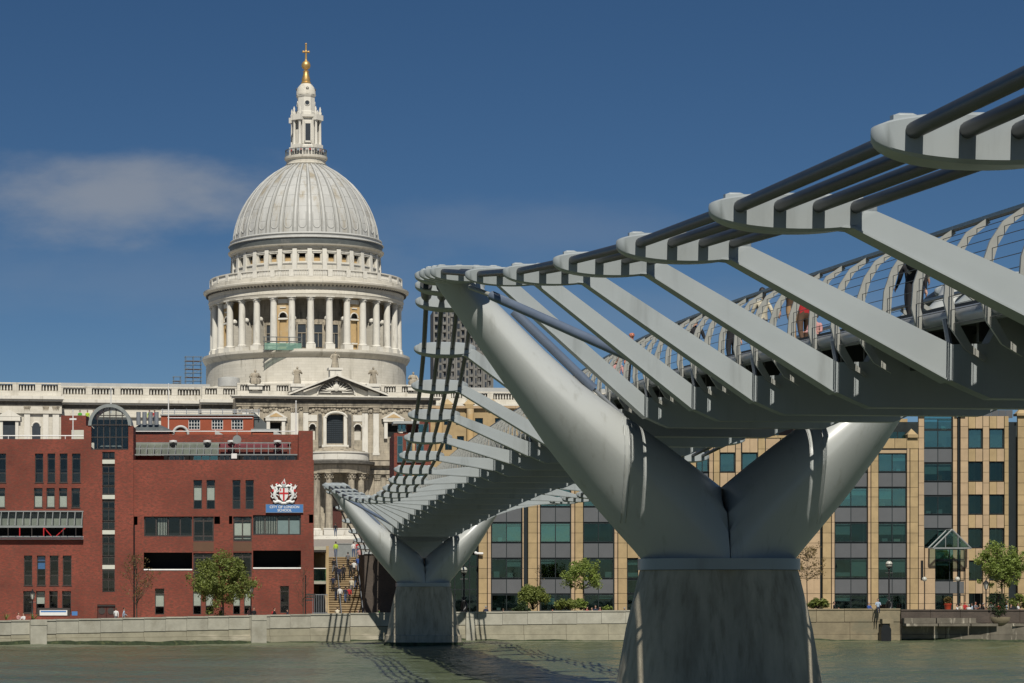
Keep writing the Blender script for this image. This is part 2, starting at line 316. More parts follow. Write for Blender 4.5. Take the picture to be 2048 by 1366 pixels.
def water():
    x0, x1, y0, y1, dx, dy = -62., 92., 30., 172., 0.30, 0.24
    xs = np.arange(x0, x1 + .01, dx); ys = np.arange(y0, y1 + .01, dy)
    XX, YY = np.meshgrid(xs, ys); H = np.zeros_like(XX); rg = np.random.default_rng(5)
    for i in range(46):
        L = 0.9 * (1.115 ** i) * 0.8; L = min(L, 40); a = rg.normal(0.35, 0.75)
        kx, ky = math.sin(a) * 2*math.pi/L, math.cos(a) * 2*math.pi/L
        amp = 0.0085 * L ** 0.45 * (0.6 + 0.8 * rg.random())
        env = 0.55 + 0.45 * np.sin(XX * rg.normal(0, .09) + YY * rg.normal(0, .12) + rg.random() * 6)
        H += amp * env * np.sin(kx * XX + ky * YY + rg.random() * 6.28)
    ex = np.minimum(1, np.minimum(np.minimum(XX - x0, x1 - XX), np.minimum(YY - y0, y1 - YY)) / 4); H *= ex
    ny, nx = XX.shape; V = np.stack([XX, YY, H], -1).reshape(-1, 3)
    idx = np.arange(ny * nx).reshape(ny, nx); q = np.stack([idx[:-1, :-1], idx[:-1, 1:], idx[1:, 1:], idx[1:, :-1]], -1).reshape(-1, 4)
    me = bpy.data.meshes.new('river'); me.vertices.add(len(V)); me.vertices.foreach_set('co', V.ravel())
    me.loops.add(q.size); me.loops.foreach_set('vertex_index', q.ravel().astype(np.int32))
    me.polygons.add(len(q)); me.polygons.foreach_set('loop_start', np.arange(0, q.size, 4, dtype=np.int32))
    me.update(calc_edges=True); me.shade_smooth(); me.materials.append(M['water'])
    o = bpy.data.objects.new('river', me); COL.objects.link(o); o['kind'] = 'structure'
    b = MB(); Q = lambda a, b_, c, d: b.add([(a, c, 0), (b_, c, 0), (b_, d, 0), (a, d, 0)], [(0, 1, 2, 3)])
    Q(-2500, x0, -72, y1); Q(x1, 2500, -72, y1); Q(x0, x1, -72, y0)
    b.build('river_reach', M['water'])['kind'] = 'structure'
water()
wl_ = [(-3000, 150.0), (X(-70, 219), CY + 219.4), (X(700, 238), CY + 238.4), (X(1300, 246), CY + 246.4), (X(1801, 243), CY + 243.4), (X(2160, 240), CY + 240.4), (3000, 160.0)]
g = MB()
for (xa_, ya_), (xb_, yb_) in zip(wl_, wl_[1:]): g.add([(xa_, ya_, 1.45), (xb_, yb_, 1.45), (xb_, 199, 1.45), (xa_, 199, 1.45)], [(0, 1, 2, 3)])
prof = [(199.0, 1.45), (199.4, 8.55), (240, 9.2), (466, 16.6), (4000, 18)]
for (a, za), (b_, zb) in zip(prof, prof[1:]): g.add([(-3000, a, za), (3000, a, za), (3000, b_, zb), (-3000, b_, zb)], [(0, 1, 2, 3)])
g.build('north_bank_ground', M['paving'])['kind'] = 'structure'
g = MB(); g.box(-2500, 2500, -400, -71.5, -3, 2.7); g.build('south_bank_ground', M['black'])['kind'] = 'structure'  # out-of-view bank, coloured black to cut the light it bounces

# ---------------------------------------------------------------- river walls
def river_wall(label, pts, low, step=2.15, par='wall_con', coping=True, algae=True, pil=()):
    # pts: (px, d, ztop) polyline of the wall face
    loc = P(pts[0][0], HY, pts[0][1]); loc.z = 0
    r = root('river_wall', loc, label, 'wall', 'stretches of river wall on the far bank')
    for (a, b_) in zip(pts, pts[1:]):
        A = Vector((X(a[0], a[1]), CY + a[1], 0)); B = Vector((X(b_[0], b_[1]), CY + b_[1], 0)); L = (B - A).length; u = (B - A) / L; nrm_ = Vector((u.y, -u.x, 0))
        ang = math.atan2(u.y, u.x); k = max(1, round(L / step))
        def piece(nm, mn, s0, s1, t0, t1, z0, z1):
            c = A + u * ((s0 + s1) / 2) - nrm_ * ((t0 + t1) / 2) - loc; c.z = (z0 + z1) / 2
            return inst(cube(mn), nm, r, c, (s1 - s0 - 0.035, t1 - t0, z1 - z0), (0, 0, ang))
        for i in range(k):
            s0, s1 = L * i / k, L * (i + 1) / k; zt = a[2] + (b_[2] - a[2]) * (i + .5) / k
            j = random.uniform(-.012, .012)
            piece('parapet_stone', par, s0, s1, 0.0 + j, 0.6, zt - 1.28, zt - .13)
            if coping: piece('coping_stone', 'coping' if par == 'wall_con' and coping == 2 else par, s0, s1, -0.07 + j, 0.62, zt - .128, zt)
        k2 = max(1, round(L / 4.4))
        for i in range(k2):
            s0, s1 = L * i / k2, L * (i + 1) / k2; zt = a[2] + (b_[2] - a[2]) * (i + .5) / k2
            piece('lower_stone', low, s0, s1, 0.05, 0.7, 0.62, zt - 1.33); piece('footing_stone', low, s0, s1, -0.06, 0.7, -.6, .6)
        mb = MB(loc); 
        core = [A - nrm_ * .09, B - nrm_ * .09, B - nrm_ * .55, A - nrm_ * .55]
        mb.extr([(p.x, p.y, -.5) for p in core], (0, 0, min(a[2], b_[2]) + .4 - .05)); mb.build('wall_core', M['joint'], r)
        if algae:
            mb = MB(loc); n = int(L / 0.5); rg = np.random.default_rng(int(L * 10)); hh = 0.16 + np.cumsum(rg.normal(0, .035, n + 1)); hh = np.clip(hh - np.linspace(0, hh[-1], n + 1) * .6, .03, .42)
            for i in range(n):
                p = A + u * (L * i / n); q = A + u * (L * (i + 1) / n); o1 = .10 + .12 * rg.random(); h0, h1 = hh[i], hh[i + 1]
                mb.add([(p + nrm_ * (o1 + .12)) + Vector((0, 0, -.2)), (q + nrm_ * (o1 + .12)) + Vector((0, 0, -.2)), q + nrm_ * .075 + Vector((0, 0, h1)), p + nrm_ * .075 + Vector((0, 0, h0))], [(0, 1, 2, 3)])
            mb.build('algae', M['algae'], r, kind='stuff')
        for (q, wq) in pil:
            s = L * q
            zt = a[2] + (b_[2] - a[2]) * q
            piece('pilaster', par, s - wq / 2, s + wq / 2, -.28, .01, -.6, zt - .5); piece('pilaster_cap', par, s - wq / 2, s + wq / 2, -.32, .01, zt - .49, zt - .02)
    return r
river_wall('pale stone river wall below the red brick school, with two flat pilasters', [(-70, 219, 2.15), (700, 238, 2.72)], 'wall_low', pil=((.176, 1.6), (.745, 1.6)))
river_wall('pale stone river wall on either side of the far bridge pier', [(700.5, 238, 2.74), (1300, 246, 2.98)], 'wall_low', step=2.6, pil=((.39, .9),))
river_wall('brown stone river wall just right of the near pier', [(1300.5, 246, 3.0), (1801, 243, 3.15)], 'wall_brown', par='wall_brown', step=2.8)
rw = river_wall('dark stained river wall with grey coping at the right edge', [(1802, 242.6, 3.05), (2160, 240, 3.05)], 'wall_stain', par='brick_dark', step=3.0, coping=2)
rl = rw.location
for i, (a, b_) in enumerate(((1806, 1870), (1871, 1935), (1936, 1990), (2018, 2080), (2081, 2150))):
    block('ledge_stone', rw, 'wall_stain', X(a, 242), X(b_, 242) - .05, CY + 240.8, CY + 242.4, Z(1252, 242), Z(1247, 242), rl)
    block('band_stone', rw, 'wall_stain', X(a, 242), X(b_, 242) - .05, CY + 241.5, CY + 242.5, Z(1246.6, 242), Z(1236, 242), rl)
mb = MB(rl)       # half-round planter bracket in the wall
ring = lambda z, r_: [(X(2004, 241) + r_ * math.cos(a), CY + 241.6 - r_ * math.sin(a) * .8, z) for a in [math.pi * k / 12 for k in range(13)]]
mb.loft([ring(Z(1256, 241), .15), ring(Z(1249, 241), .7), ring(Z(1241, 241), 1.05), ring(Z(1234, 241), 1.1)]); mb.build('planter_bracket', M['wall_brown'], rw, 40)
mb = MB(rl); mb.box(X(1762, 242), X(1782, 242), CY + 241.9, CY + 242.95, -.4, 1.15); mb.extr([(X(1762, 242), CY + 241.9, 1.15), (X(1782, 242), CY + 241.9, 1.15), (X(1770, 242), CY + 241.9, 2.0)], (0, 1.0, 0)); mb.build('timber_fender', M['black'], rw)
for a, b_ in ((1772, 242.6),): block('fender_stone', rw, 'wall_brown', X(1764, 242), X(1786, 242), CY + 241.8, CY + 242.9, Z(1247, 242), Z(1238, 242), rl)
# ---------------------------------------------------------------- the footbridge
sy_ = [-100, -84, -76, -68, -60, -52, -44, -36, -28, -20, -12, -4, 0]
sx_ = [8.0, 8.0, 8.0, 8.02, 8.07, 8.13, 8.26, 8.32, 8.41, 8.61, 8.82, 9.19, 9.4]
sz_ = [6.6, 7.5, 7.75, 8.0, 8.35, 8.8, 9.33, 10.0, 10.8, 11.63, 12.6, 13.7, 14.15]
my_ = list(range(4, 141, 8)); mz_ = [10.6 + .00069 * (y - 72) ** 2 for y in my_]; mx_ = [7.2 + (.00042 if y < 72 else .00035) * (y - 72) ** 2 for y in my_]
ny_ = [144, 148, 156, 164, 172, 180, 188, 196, 204, 212, 225]; nx_ = [9.0, 8.55, 7.5, 6.65, 5.77, 5.0, 4.35, 3.9, 3.75, 3.7, 3.7]
nz_ = [14.15, 13.7, 12.57, 11.6, 10.8, 10.1, 9.55, 9.0, 8.5, 8.1, 7.8]
CYs = sy_ + my_ + ny_; CXo = sx_ + mx_ + nx_; CZs = sz_ + mz_ + nz_
xo = lambda y: float(np.interp(y, CYs, CXo)); zc = lambda y: float(np.interp(y, CYs, CZs))
_dy = [-100, -76, -60, -44, -38, -24, -12, 0, 20, 40, 72, 104, 124, 144, 156, 168, 182, 200, 225, 232]
_dz = [5.2, 6.6, 7.65, 8.7, 9.05, 9.85, 10.5, 11.05, 11.4, 11.7, 11.95, 11.7, 11.4, 11.05, 10.5, 9.95, 9.3, 8.9, 8.75, 8.7]
_pc = np.arange(-100, 232.1, 1.0); _pz = np.interp(_pc, _dy, _dz)
for _ in range(60): _pz[1:-1] = .25 * _pz[:-2] + .5 * _pz[1:-1] + .25 * _pz[2:]
zd = lambda y: float(np.interp(y, _pc, _pz))
SK = .0982; SKX = 5.0                          # the bridge's cross-sections stand square to its own axis
BR = root('footbridge', (0, 0, 0), 'slender steel suspension footbridge with low side cables crossing the river', 'bridge')
samples = list(range(-100, 229, 4))
OFF = [.34, .84, 1.34, 1.84]
for s in (-1, 1):
    for k in OFF:
        sh = SK * (s * 7.5 + SKX); pts = [(s * (xo(y) - k), y + sh, zc(y)) for y in CYs]
        MB().tube(pts, .082, 12).build('cable', M['cable'], BR, 60)
        for py_ in (0, 144):                                   # thick sockets where the cables leave the pier heads
            a, b_ = (py_ + 1.2, py_ + 3.6) if py_ == 0 else (py_ + .8, py_ + 3.0)
            MB().tube([(s * (xo(a) - k), a + sh, zc(a) - .03), (s * (xo(b_ - .6) - k), b_ - .6 + sh, zc(b_ - .6) - .03), (s * (xo(b_) - k), b_ + sh, zc(b_) - .02)], [.19, .17, .09], 12).build('cable_socket', M['cable'], BR, 50)
def clamp_mesh(name, length, sgn, hw=.30):
    # solid lens that grips the four cables: rounded ends, deeper below than above
    mb = MB(); rings = []; n = 25; N = 12
    for i in range(n):
        q = -1 + 2 * i / (n - 1); q = math.copysign(1 - (1 - abs(q)) ** 1.6, q); e = max(0.0, 1 - abs(q) ** 2.6) ** .5; x = sgn * length * (q + 1) / 2; cb = math.sqrt(max(0, 1 - q * q))
        w_ = max(.012, hw * e); zt = .015 + .165 * e; zb = -.03 - .11 * e - .17 * cb
        rings.append([(x, -w_, zb + .04 * e), (x, -w_ * .86, zb), (x, w_ * .86, zb), (x, w_, zb + .04 * e), (x, w_, zt - .03 * e), (x, w_ * .86, zt), (x, -w_ * .86, zt), (x, -w_, zt - .03 * e)])
    mb.loft(rings)
    cap = MB()                                   # low saddles over each cable
    for k in OFF: cap.tube([(sgn * (k - .12), 0, .12), (sgn * (k - .06), 0, .145), (sgn * (k + .06), 0, .145), (sgn * (k + .12), 0, .12)], .05, 8)
    cap.box(sgn * .2, sgn * (length - .2), -.05, .05, .10, .17)
    return mb.mesh(name, M['steel'], 38), cap.mesh('clamp_top', M['steel'], 40)
CL = {s: clamp_mesh('clamp', 2.2, -s) for s in (-1, 1)}
def clamp(y, s, sc=1.0):
    t = math.atan2(zc(y + 1.5) - zc(y - 1.5), 3.0)
    o = inst(CL[s][0], 'cable_clamp', BR, (s * (xo(y) + .02), y + SK * (s * 7.5 + SKX) + SK * s * (xo(y) - 8.4), zc(y)), (1, sc, 1), (t, 0, math.atan(SK))); inst(CL[s][1], 'clamp_top', o)
cl_y = [y for y in range(-92, 221, 8)]
def arm_mesh(y):
    za = zd(y) - 1.3; zt = zd(y) - .28; x_ = xo(y); c = zc(y)
    L = [(-(x_ - 1.30), c - .20), (-(x_ - 2.08), c - .04), (-2.95, za + .56), (-2.3, zd(y) - .62), (-2.1, zt), (2.1, zt)]
    bot = [(-3.0, za), (-2.0, za - .28), (2.0, za - .28), (3.0, za)]
    # left half tessellated as quads so concave outlines stay clean
    mb = MB()
    w = .15
    for s in (-1, 1):
        top = [(s * (x_ - 1.72), c - .04), (s * (x_ - 2.08), c - .05), (s * 2.95, za + .56), (s * 2.35, zd(y) - .72), (s * 2.1, zt), (0, zt)]
        low = [(s * (x_ - 1.28), c - .20), (s * (x_ - 1.75), c - .235), (s * 3.0, za), (s * 2.55, za - .20), (s * 2.3, za - .30), (0, za - .30)]
        hw = [.10, .12, .17, .17, .17, .17]
        rings = [[(a[0], -h, a[1]), (a[0], h, a[1]), (b_[0], h, b_[1]), (b_[0], -h, b_[1])] for a, b_, h in zip(top, low, hw)]
        mb.loft(rings, caps=True)
        # lower flange plate along the arm
        fl = [[(b_[0], -h - .05, b_[1] - .012), (b_[0], h + .05, b_[1] - .012), (b_[0], h + .05, b_[1] - .04), (b_[0], -h - .05, b_[1] - .04)] for b_, h in list(zip(low, hw))[:3]]
        mb.loft(fl, caps=True)
    return mb
for y in cl_y:
    for s in (-1, 1): clamp(y, s)
    o = arm_mesh(y).build('cross_arm', M['steel'], BR); o.location = (0, y + SK * SKX, 0); o.rotation_euler = (0, 0, math.atan(SK))
    for s in (-1, 1):
        mb = MB(); xx = s * 2.95
        mb.tube([(xx, y + .35, zd(y) - .30), (xx - s * .1, y + .3, zd(y) - .95)], .05, 6); mb.box(xx - .14, xx + .14, y + .2, y + .5, zd(y) - 1.02, zd(y) - .80)
        mb.build('arm_bracket', M['tubegrey'], BR)
for py_ in (0, 144):
    for s in (-1, 1):
        for q in (-2.6, -1.2, .2, 1.6): clamp(py_ + q, s, 1.0)
# deck
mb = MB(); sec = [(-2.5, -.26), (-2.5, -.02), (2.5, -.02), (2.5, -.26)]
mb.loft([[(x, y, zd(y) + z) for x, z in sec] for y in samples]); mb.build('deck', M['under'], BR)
for yb in range(-98, 226, 2):
    if yb % 8 == 4: continue
for s in (-1, 1):
    for x, z, r_ in ((2.74, -.28, .15),): MB().tube([(s * x, y, zd(y) + z) for y in samples], r_, 14).build('edge_tube', M['tubegrey'], BR, 60)
    MB().loft([[(s * 2.24, y, zd(y) + 1.26), (s * 2.40, y, zd(y) + 1.26), (s * 2.40, y, zd(y) + 1.32), (s * 2.24, y, zd(y) + 1.32)] for y in samples]).build('handrail', M['stainless'], BR)
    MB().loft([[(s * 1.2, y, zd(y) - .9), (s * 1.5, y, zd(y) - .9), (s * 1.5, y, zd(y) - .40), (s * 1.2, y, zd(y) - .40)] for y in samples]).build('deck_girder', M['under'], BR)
    rp = [(2.40, -1.0), (2.70, -.80), (2.92, -.45), (3.02, -.05), (2.99, .35), (2.87, .72), (2.68, 1.02), (2.36, 1.25)]
    wd = [.04, .08, .10, .10, .10, .09, .08, .06]
    ring = []
    for i, (x, z) in enumerate(rp):
        a = Vector(rp[max(i - 1, 0)]); b_ = Vector(rp[min(i + 1, len(rp) - 1)]); t = (b_ - a).normalized(); nn = Vector((t.y, -t.x)); h = wd[i]
        ring.append([(s * (x + nn.x * h * .5), -.035, z + nn.y * h * .5), (s * (x + nn.x * h * .5), .035, z + nn.y * h * .5), (s * (x - nn.x * h), .035, z - nn.y * h), (s * (x - nn.x * h), -.035, z - nn.y * h)])
    rm = MB().loft(ring).mesh('rib', M['stainless'], 30)
    for y in range(-62, 218, 2): inst(rm, 'balustrade_rib', BR, (0, y + .0, zd(y)))
    for k in range(10):
        q = k / 9 * (len(rp) - 3.2) + 2.1; i = int(q); f_ = q - i; i2 = min(i + 1, len(rp) - 1)
        x = rp[i][0] * (1 - f_) + rp[i2][0] * f_; z = rp[i][1] * (1 - f_) + rp[i2][1] * f_
        MB().tube([(s * (x - .02), y, zd(y) + z) for y in range(-62, 217, 4)], .0065, 4, caps=False).build('wire', M['cable'], BR)
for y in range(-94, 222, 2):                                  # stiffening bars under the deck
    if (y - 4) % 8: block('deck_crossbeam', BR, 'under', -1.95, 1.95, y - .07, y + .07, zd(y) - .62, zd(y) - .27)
# piers
def sup(a, e): return math.copysign(abs(a) ** e, a)
def pier(yp, nm):
    zs = [5.5, 5.8, 6.3, 6.9, 7.7, 8.4, 9.0, 9.9, 10.8, 11.8, 12.8, 13.6, 13.95]
    lft = [-2.47, -2.72, -3.18, -3.72, -4.42, -4.98, -5.45, -6.06, -6.68, -7.38, -8.08, -8.64, -8.86]
    rgt = [2.47, 2.2, 1.62, .92, .0, -.92, -1.75, -3.05, -4.28, -5.42, -6.45, -7.26, -7.42]
    hy = [1.62, 1.58, 1.5, 1.42, 1.30, 1.20, 1.12, 1.02, .92, .82, .72, .63, .60]
    sc = 1.0 if yp == 0 else .965
    for s in (-1, 1):
        rings = []
        for z, l, r_, h in zip(zs, lft, rgt, hy):
            cx_, hw = (l + r_) / 2, (r_ - l) / 2; ring = []
            for k in range(40):
                a = 2 * math.pi * k / 40; ca_, sa_ = math.cos(a), math.sin(a); pe = 2 / 1.5 if ca_ < 0 else 1.0; x = cx_ + hw * sup(ca_, pe); y = max(h, .95 * hw * min(1, 1.6 / hw)) * sup(sa_, pe)
                if x > -.014: x = -.014
                X_ = -x * sc * .94 if s > 0 else x * sc; ring.append((X_, y + yp + SK * (X_ + SKX), z))
            rings.append(ring if s < 0 else list(reversed(ring)))
        MB().loft(rings).build('pier_arm', M['steel_pier'], nm, 50)
        for xs_ in (-3.06, -3.19):               # welded panel joint down the face
            pts = []
            for z in np.linspace(6.6, 9.75, 12):
                l, r_, h = [float(np.interp(z, zs, q)) for q in (lft, rgt, hy)]; c_, hw = (l + r_) / 2, (r_ - l) / 2; h = max(h, .95 * hw * min(1, 1.6 / hw)); u_ = (xs_ - c_) / hw; p_ = 1.5 if u_ < 0 else 2
                if abs(u_) < .97: pts.append((s * -xs_ * sc * (.94 if s > 0 else 1), yp + SK * (s * -xs_ * sc + SKX) - h * (1 - abs(u_) ** p_) ** (1 / p_) - .012, z))
            MB().tube(pts, .016, 6).build('panel_joint', M['steel_pier'], nm)
        # damper struts between pier head and deck
        ys0 = yp; yp = yp + SK * (s * 5.5 + SKX)
        MB().tube([(s * 8.0, yp - 3.4, 13.35), (s * 7.35, yp - 4.4, 12.95)], .07, 10).build('damper_rod', M['stainless'], nm, 50)
        MB().tube([(s * 7.45, yp - 4.3, 13.0), (s * 3.0, yp - 9.2, zd(yp) - .75)], .135, 14).build('damper', M['damper'], nm, 50)
        MB().tube([(s * 6.42, yp - .2, 13.02), (s * 3.98, yp - .2, 10.66)], .14, 14).build('damper', M['damper'], nm, 50)
        MB().tube([(s * 4.05, yp - .2, 10.72), (s * 3.1, yp - .2, 9.85)], .055, 8).build('damper_rod', M['tubegrey'], nm, 50)
        yp = ys0
    e = .8; N = 56; yp = yp + SK * SKX
    def ringc(hx, hyy, z): return [(-.07 + hx * sup(math.cos(a), e), yp + hyy * sup(math.sin(a), e), z) for a in [2 * math.pi * k / N for k in range(N)]]
    MB().loft([ringc(2.44, 1.75, 5.18), ringc(2.44, 1.75, 5.52)]).build('pier_collar', M['steel'], nm, 50)
    def ringg(hx, hyy, z):
        r_ = []
        for x, y, z_ in ringc(hx, hyy, z):
            r_.append((x, y, z_))
        k0 = 3 * N // 4; 
        r_[k0] = (r_[k0][0], r_[k0][1] + .16, z)
        return r_
    prof = [(3.62, 2.75, -1.0), (3.34, 2.52, .75), (3.34, 2.52, .9), (3.22, 2.40, .95), (2.80, 2.05, 3.4), (2.38, 1.70, 5.17)]
    MB().loft([ringg(*p) for p in prof]).build('pier_base', M['concrete'], nm, 40)
    MB().loft([ringc(3.60, 2.74, -.6), ringc(3.50, 2.64, .12), ringc(3.44, 2.60, .3)]).build('waterline_algae', M['algae'], nm, 40)
PN = BR
pier(0, BR); pier(144, BR)
ab = MB(); ab.box(-3, 3, 219, 236, 1.3, 8.0); ab.build('bridge_abutment', M['brick_dark'], BR)
# ---------------------------------------------------------------- facade helpers
def grid_wall(mb, x0, x1, z0, z1, holes, y, depth, mi=0, y_of=None):
    xs = sorted({x0, x1, *[h[0] for h in holes], *[h[1] for h in holes]}); zs = sorted({z0, z1, *[h[2] for h in holes], *[h[3] for h in holes]})
    xs = [q for q in xs if x0 - 1e-6 <= q <= x1 + 1e-6]; zs = [q for q in zs if z0 - 1e-6 <= q <= z1 + 1e-6]
    for za, zb in zip(zs, zs[1:]):
        run = None
        for xa, xb in zip(xs, xs[1:]):
            cx_, cz_ = (xa + xb) / 2, (za + zb) / 2
            solid = not any(h[0] < cx_ < h[1] and h[2] < cz_ < h[3] for h in holes)
            if solid: run = (run[0], xb) if run else (xa, xb)
            if (not solid or xb == xs[-1]) and run:
                mb.add([(run[0], y, za), (run[1], y, za), (run[1], y, zb), (run[0], y, zb)], [(0, 1, 2, 3)], mi); run = None
    for (a, b_, c, d) in holes:
        e = y + depth
        mb.add([(a, y, c), (a, e, c), (a, e, d), (a, y, d)], [(0, 1, 2, 3)], mi); mb.add([(b_, y, c), (b_, y, d), (b_, e, d), (b_, e, c)], [(0, 1, 2, 3)], mi)
        mb.add([(a, y, d), (a, e, d), (b_, e, d), (b_, y, d)], [(0, 1, 2, 3)], mi); mb.add([(a, y, c), (b_, y, c), (b_, e, c), (a, e, c)], [(0, 1, 2, 3)], mi)
def window(parent, x0, x1, z0, z1, y, nx=1, rows=None, fm='frame_dark', gm='g_clear', fw=.07, blind=None, off=(0, 0, 0), name='window', bm='cream', blinds=None):
    # y = plane of the frame; rows = list of split heights (fractions from the bottom)
    mb = MB(off); t = .09
    mb.box(x0, x0 + fw, y, y + t, z0, z1); mb.box(x1 - fw, x1, y, y + t, z0, z1)
    zz_ = [z0] + [z0 + (z1 - z0) * q for q in (rows or [])] + [z1]
    for i, q in enumerate(zz_):
        a = q if i == 0 else (q - fw if i == len(zz_) - 1 else q - fw / 2); mb.box(x0 + fw, x1 - fw, y + .003, y + t - .003, a, a + fw)
    xx_ = [x0 + (x1 - x0) * i / nx for i in range(nx + 1)]
    for q in xx_[1:-1]: mb.box(q - fw / 2, q + fw / 2, y + .006, y + t - .006, z0 + fw, z1 - fw)
    w_ = mb.build(name, M[fm], parent)
    for a, b_ in zip(xx_, xx_[1:]):
        for c, d in zip(zz_, zz_[1:]): block('pane', w_, gm if isinstance(gm, str) else random.choice(gm), a + fw * .4, b_ - fw * .4, y + .04, y + .05, c + fw * .4, d - fw * .4, off)
    if blind:
        lo, hi = blind; block('blind', w_, bm, x0 + fw, x1 - fw, y + .15, y + .16, z0 + (z1 - z0) * lo, z0 + (z1 - z0) * hi - fw, off)
    return w_

# ---------------------------------------------------------------- the cathedral
TH = R(7.5); DX, DY = X(612, 600), CY + 600.0
CA = root('cathedral', (DX, DY, 0), 'large pale stone cathedral with a ribbed grey dome and gilded cross', 'cathedral', rz=TH)
cs, sn = math.cos(TH), math.sin(TH)
def C(px, py, v):                                # photo pixel -> (u, z) on the plane v of the cathedral's own frame
    k = (px - VX) / F; ex, ey = CX - DX, CY - DY
    dd = (v + ex * sn - ey * cs) / (cs - k * sn)
    return (ex + k * dd) * cs + (ey + dd) * sn, CZ + (HY - py) * dd / F
S, SG, SB, SCn = M['stone'], M['stone_grime_shade'], M['stone_black'], M['stone_clean']
# -- drum (levels and radii below are nominal; ZM carries them to the surveyed ones)
_za = [61, 72.2, 76.0, 78.8, 87.5, 90.5, 108.2, 110.3, 119.4, 124.9, 128.3, 133.5, 139.5]; _zb = [61, 73.4, 76.95, 79.8, 86.3, 89.2, 107.4, 109.5, 119.3, 124.4, 127.2, 131.4, 136.9]
_ra = [73, 74.5, 78.9, 79.6, 87.5, 89, 90.5]; _rb = [1, .98, .98, .955, .955, .985, 1]
def _zm(x, y, z):
    k = float(np.interp(z, _ra, _rb)); return (x * k, y * k, float(np.interp(z, _za, _zb)))
MB.ZM = _zm
def zf(py, r): return CZ + (HY - py) * (600 - r) / F
MB().lathe([(24.0, 14), (24.0, 59.4), (24.3, 59.6), (24.9, 60.6), (24.9, 61.2), (24.2, 61.25), (19.0, 61.25)], 96, caps=False).build('drum_base', S, CA, 30)
MB().lathe([(19.2, 61.2), (19.2, 73)], 96, caps=False).build('drum_wall', M['stone_grime_shade'], CA, 30)  # darker stone paints in the deep shade behind the columns
MB().lathe([(18.9, 72.2), (23.2, 72.2), (23.35, 72.9), (23.45, 73.0), (23.6, 74.0), (23.75, 74.05), (23.9, 74.8), (24.6, 75.2), (25.1, 75.55), (25.15, 75.95), (24.3, 76.2), (23.6, 76.3)], 128, caps=False).build('peristyle_entablature', S, CA, 30)
mb = MB()
for k in range(160):
    a = 2 * math.pi * k / 160; c_, s_ = math.cos(a), math.sin(a); q = [(24.0, -.16), (24.5, -.16), (24.5, .16), (24.0, .16)]
    mb.extr([(r_ * c_ - t * s_, r_ * s_ + t * c_, 74.72) for r_, t in q], (0, 0, .36))
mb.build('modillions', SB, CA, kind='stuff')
MB().lathe([(18.0, 76.2), (23.6, 76.25), (23.6, 77.1), (23.4, 77.2), (23.1, 77.2)], 128, caps=False).build('gallery_plinth', S, CA, 30)
MB().lathe([(23.5, 78.55), (23.6, 78.6), (23.6, 78.85), (23.0, 78.85), (23.0, 78.55), (23.5, 78.55)], 128, caps=False).build('gallery_rail', SCn, CA, 30)
for k in range(32):
    a0 = 2 * math.pi * (k + .5) / 32
    mb = MB()
    c_, s_ = math.cos(a0), math.sin(a0); mb.extr([(r_ * c_ - t * s_, r_ * s_ + t * c_, 77.15) for r_, t in [(22.95, -.55), (23.62, -.55), (23.62, .55), (22.95, .55)]], (0, 0, 1.5))
    mb.build('gallery_die', SCn, CA)
mb = MB()
for k in range(32):
    for j in range(9):
        a = 2 * math.pi * (k + .5 + (j + 1.2) / 11.2) / 32; mb.lathe([(.13, 77.15), (.2, 77.6), (.1, 78.2), (.14, 78.6)], 6, (23.3 * math.cos(a), 23.3 * math.sin(a)), caps=False)
mb.build('gallery_balusters', SCn, CA, kind='stuff')
# columns with base and capital (shared meshes)
colm = MB().lathe([(.86, 0), (.84, 3), (.74, 9.75)], 16).mesh('shaft', SCn, 50)
basem = MB().box(-1.1, 1.1, -1.1, 1.1, 0, 1.25).lathe([(1.05, 1.25), (1.1, 1.45), (.9, 1.7)], 16).mesh('column_base', SCn, 40)
capm = MB().lathe([(.76, 0), (.82, .15), (.80, .5), (.98, .55), (.9, .85), (1.1, 1.0)], 12, caps=False).box(-1.08, 1.08, -1.08, 1.08, 1.0, 1.22)
for k in range(8): capm.ball((.92 * math.cos(k * .785), .92 * math.sin(k * .785), .62), .17, 6, 4)
capm = capm.mesh('capital', SCn)
for k in range(32):
    a = 2 * math.pi * (k + .5) / 32 - math.pi / 2
    if math.sin(a) > .35: continue
    c = inst(colm, 'column', CA, (22.2 * math.cos(a), 22.2 * math.sin(a), 62.85), (1, 1, .99), (0, 0, a)); inst(basem, 'column_base', c, (0, 0, -1.62)); inst(capm, 'capital', c, (0, 0, 9.7), (1, 1, .9))
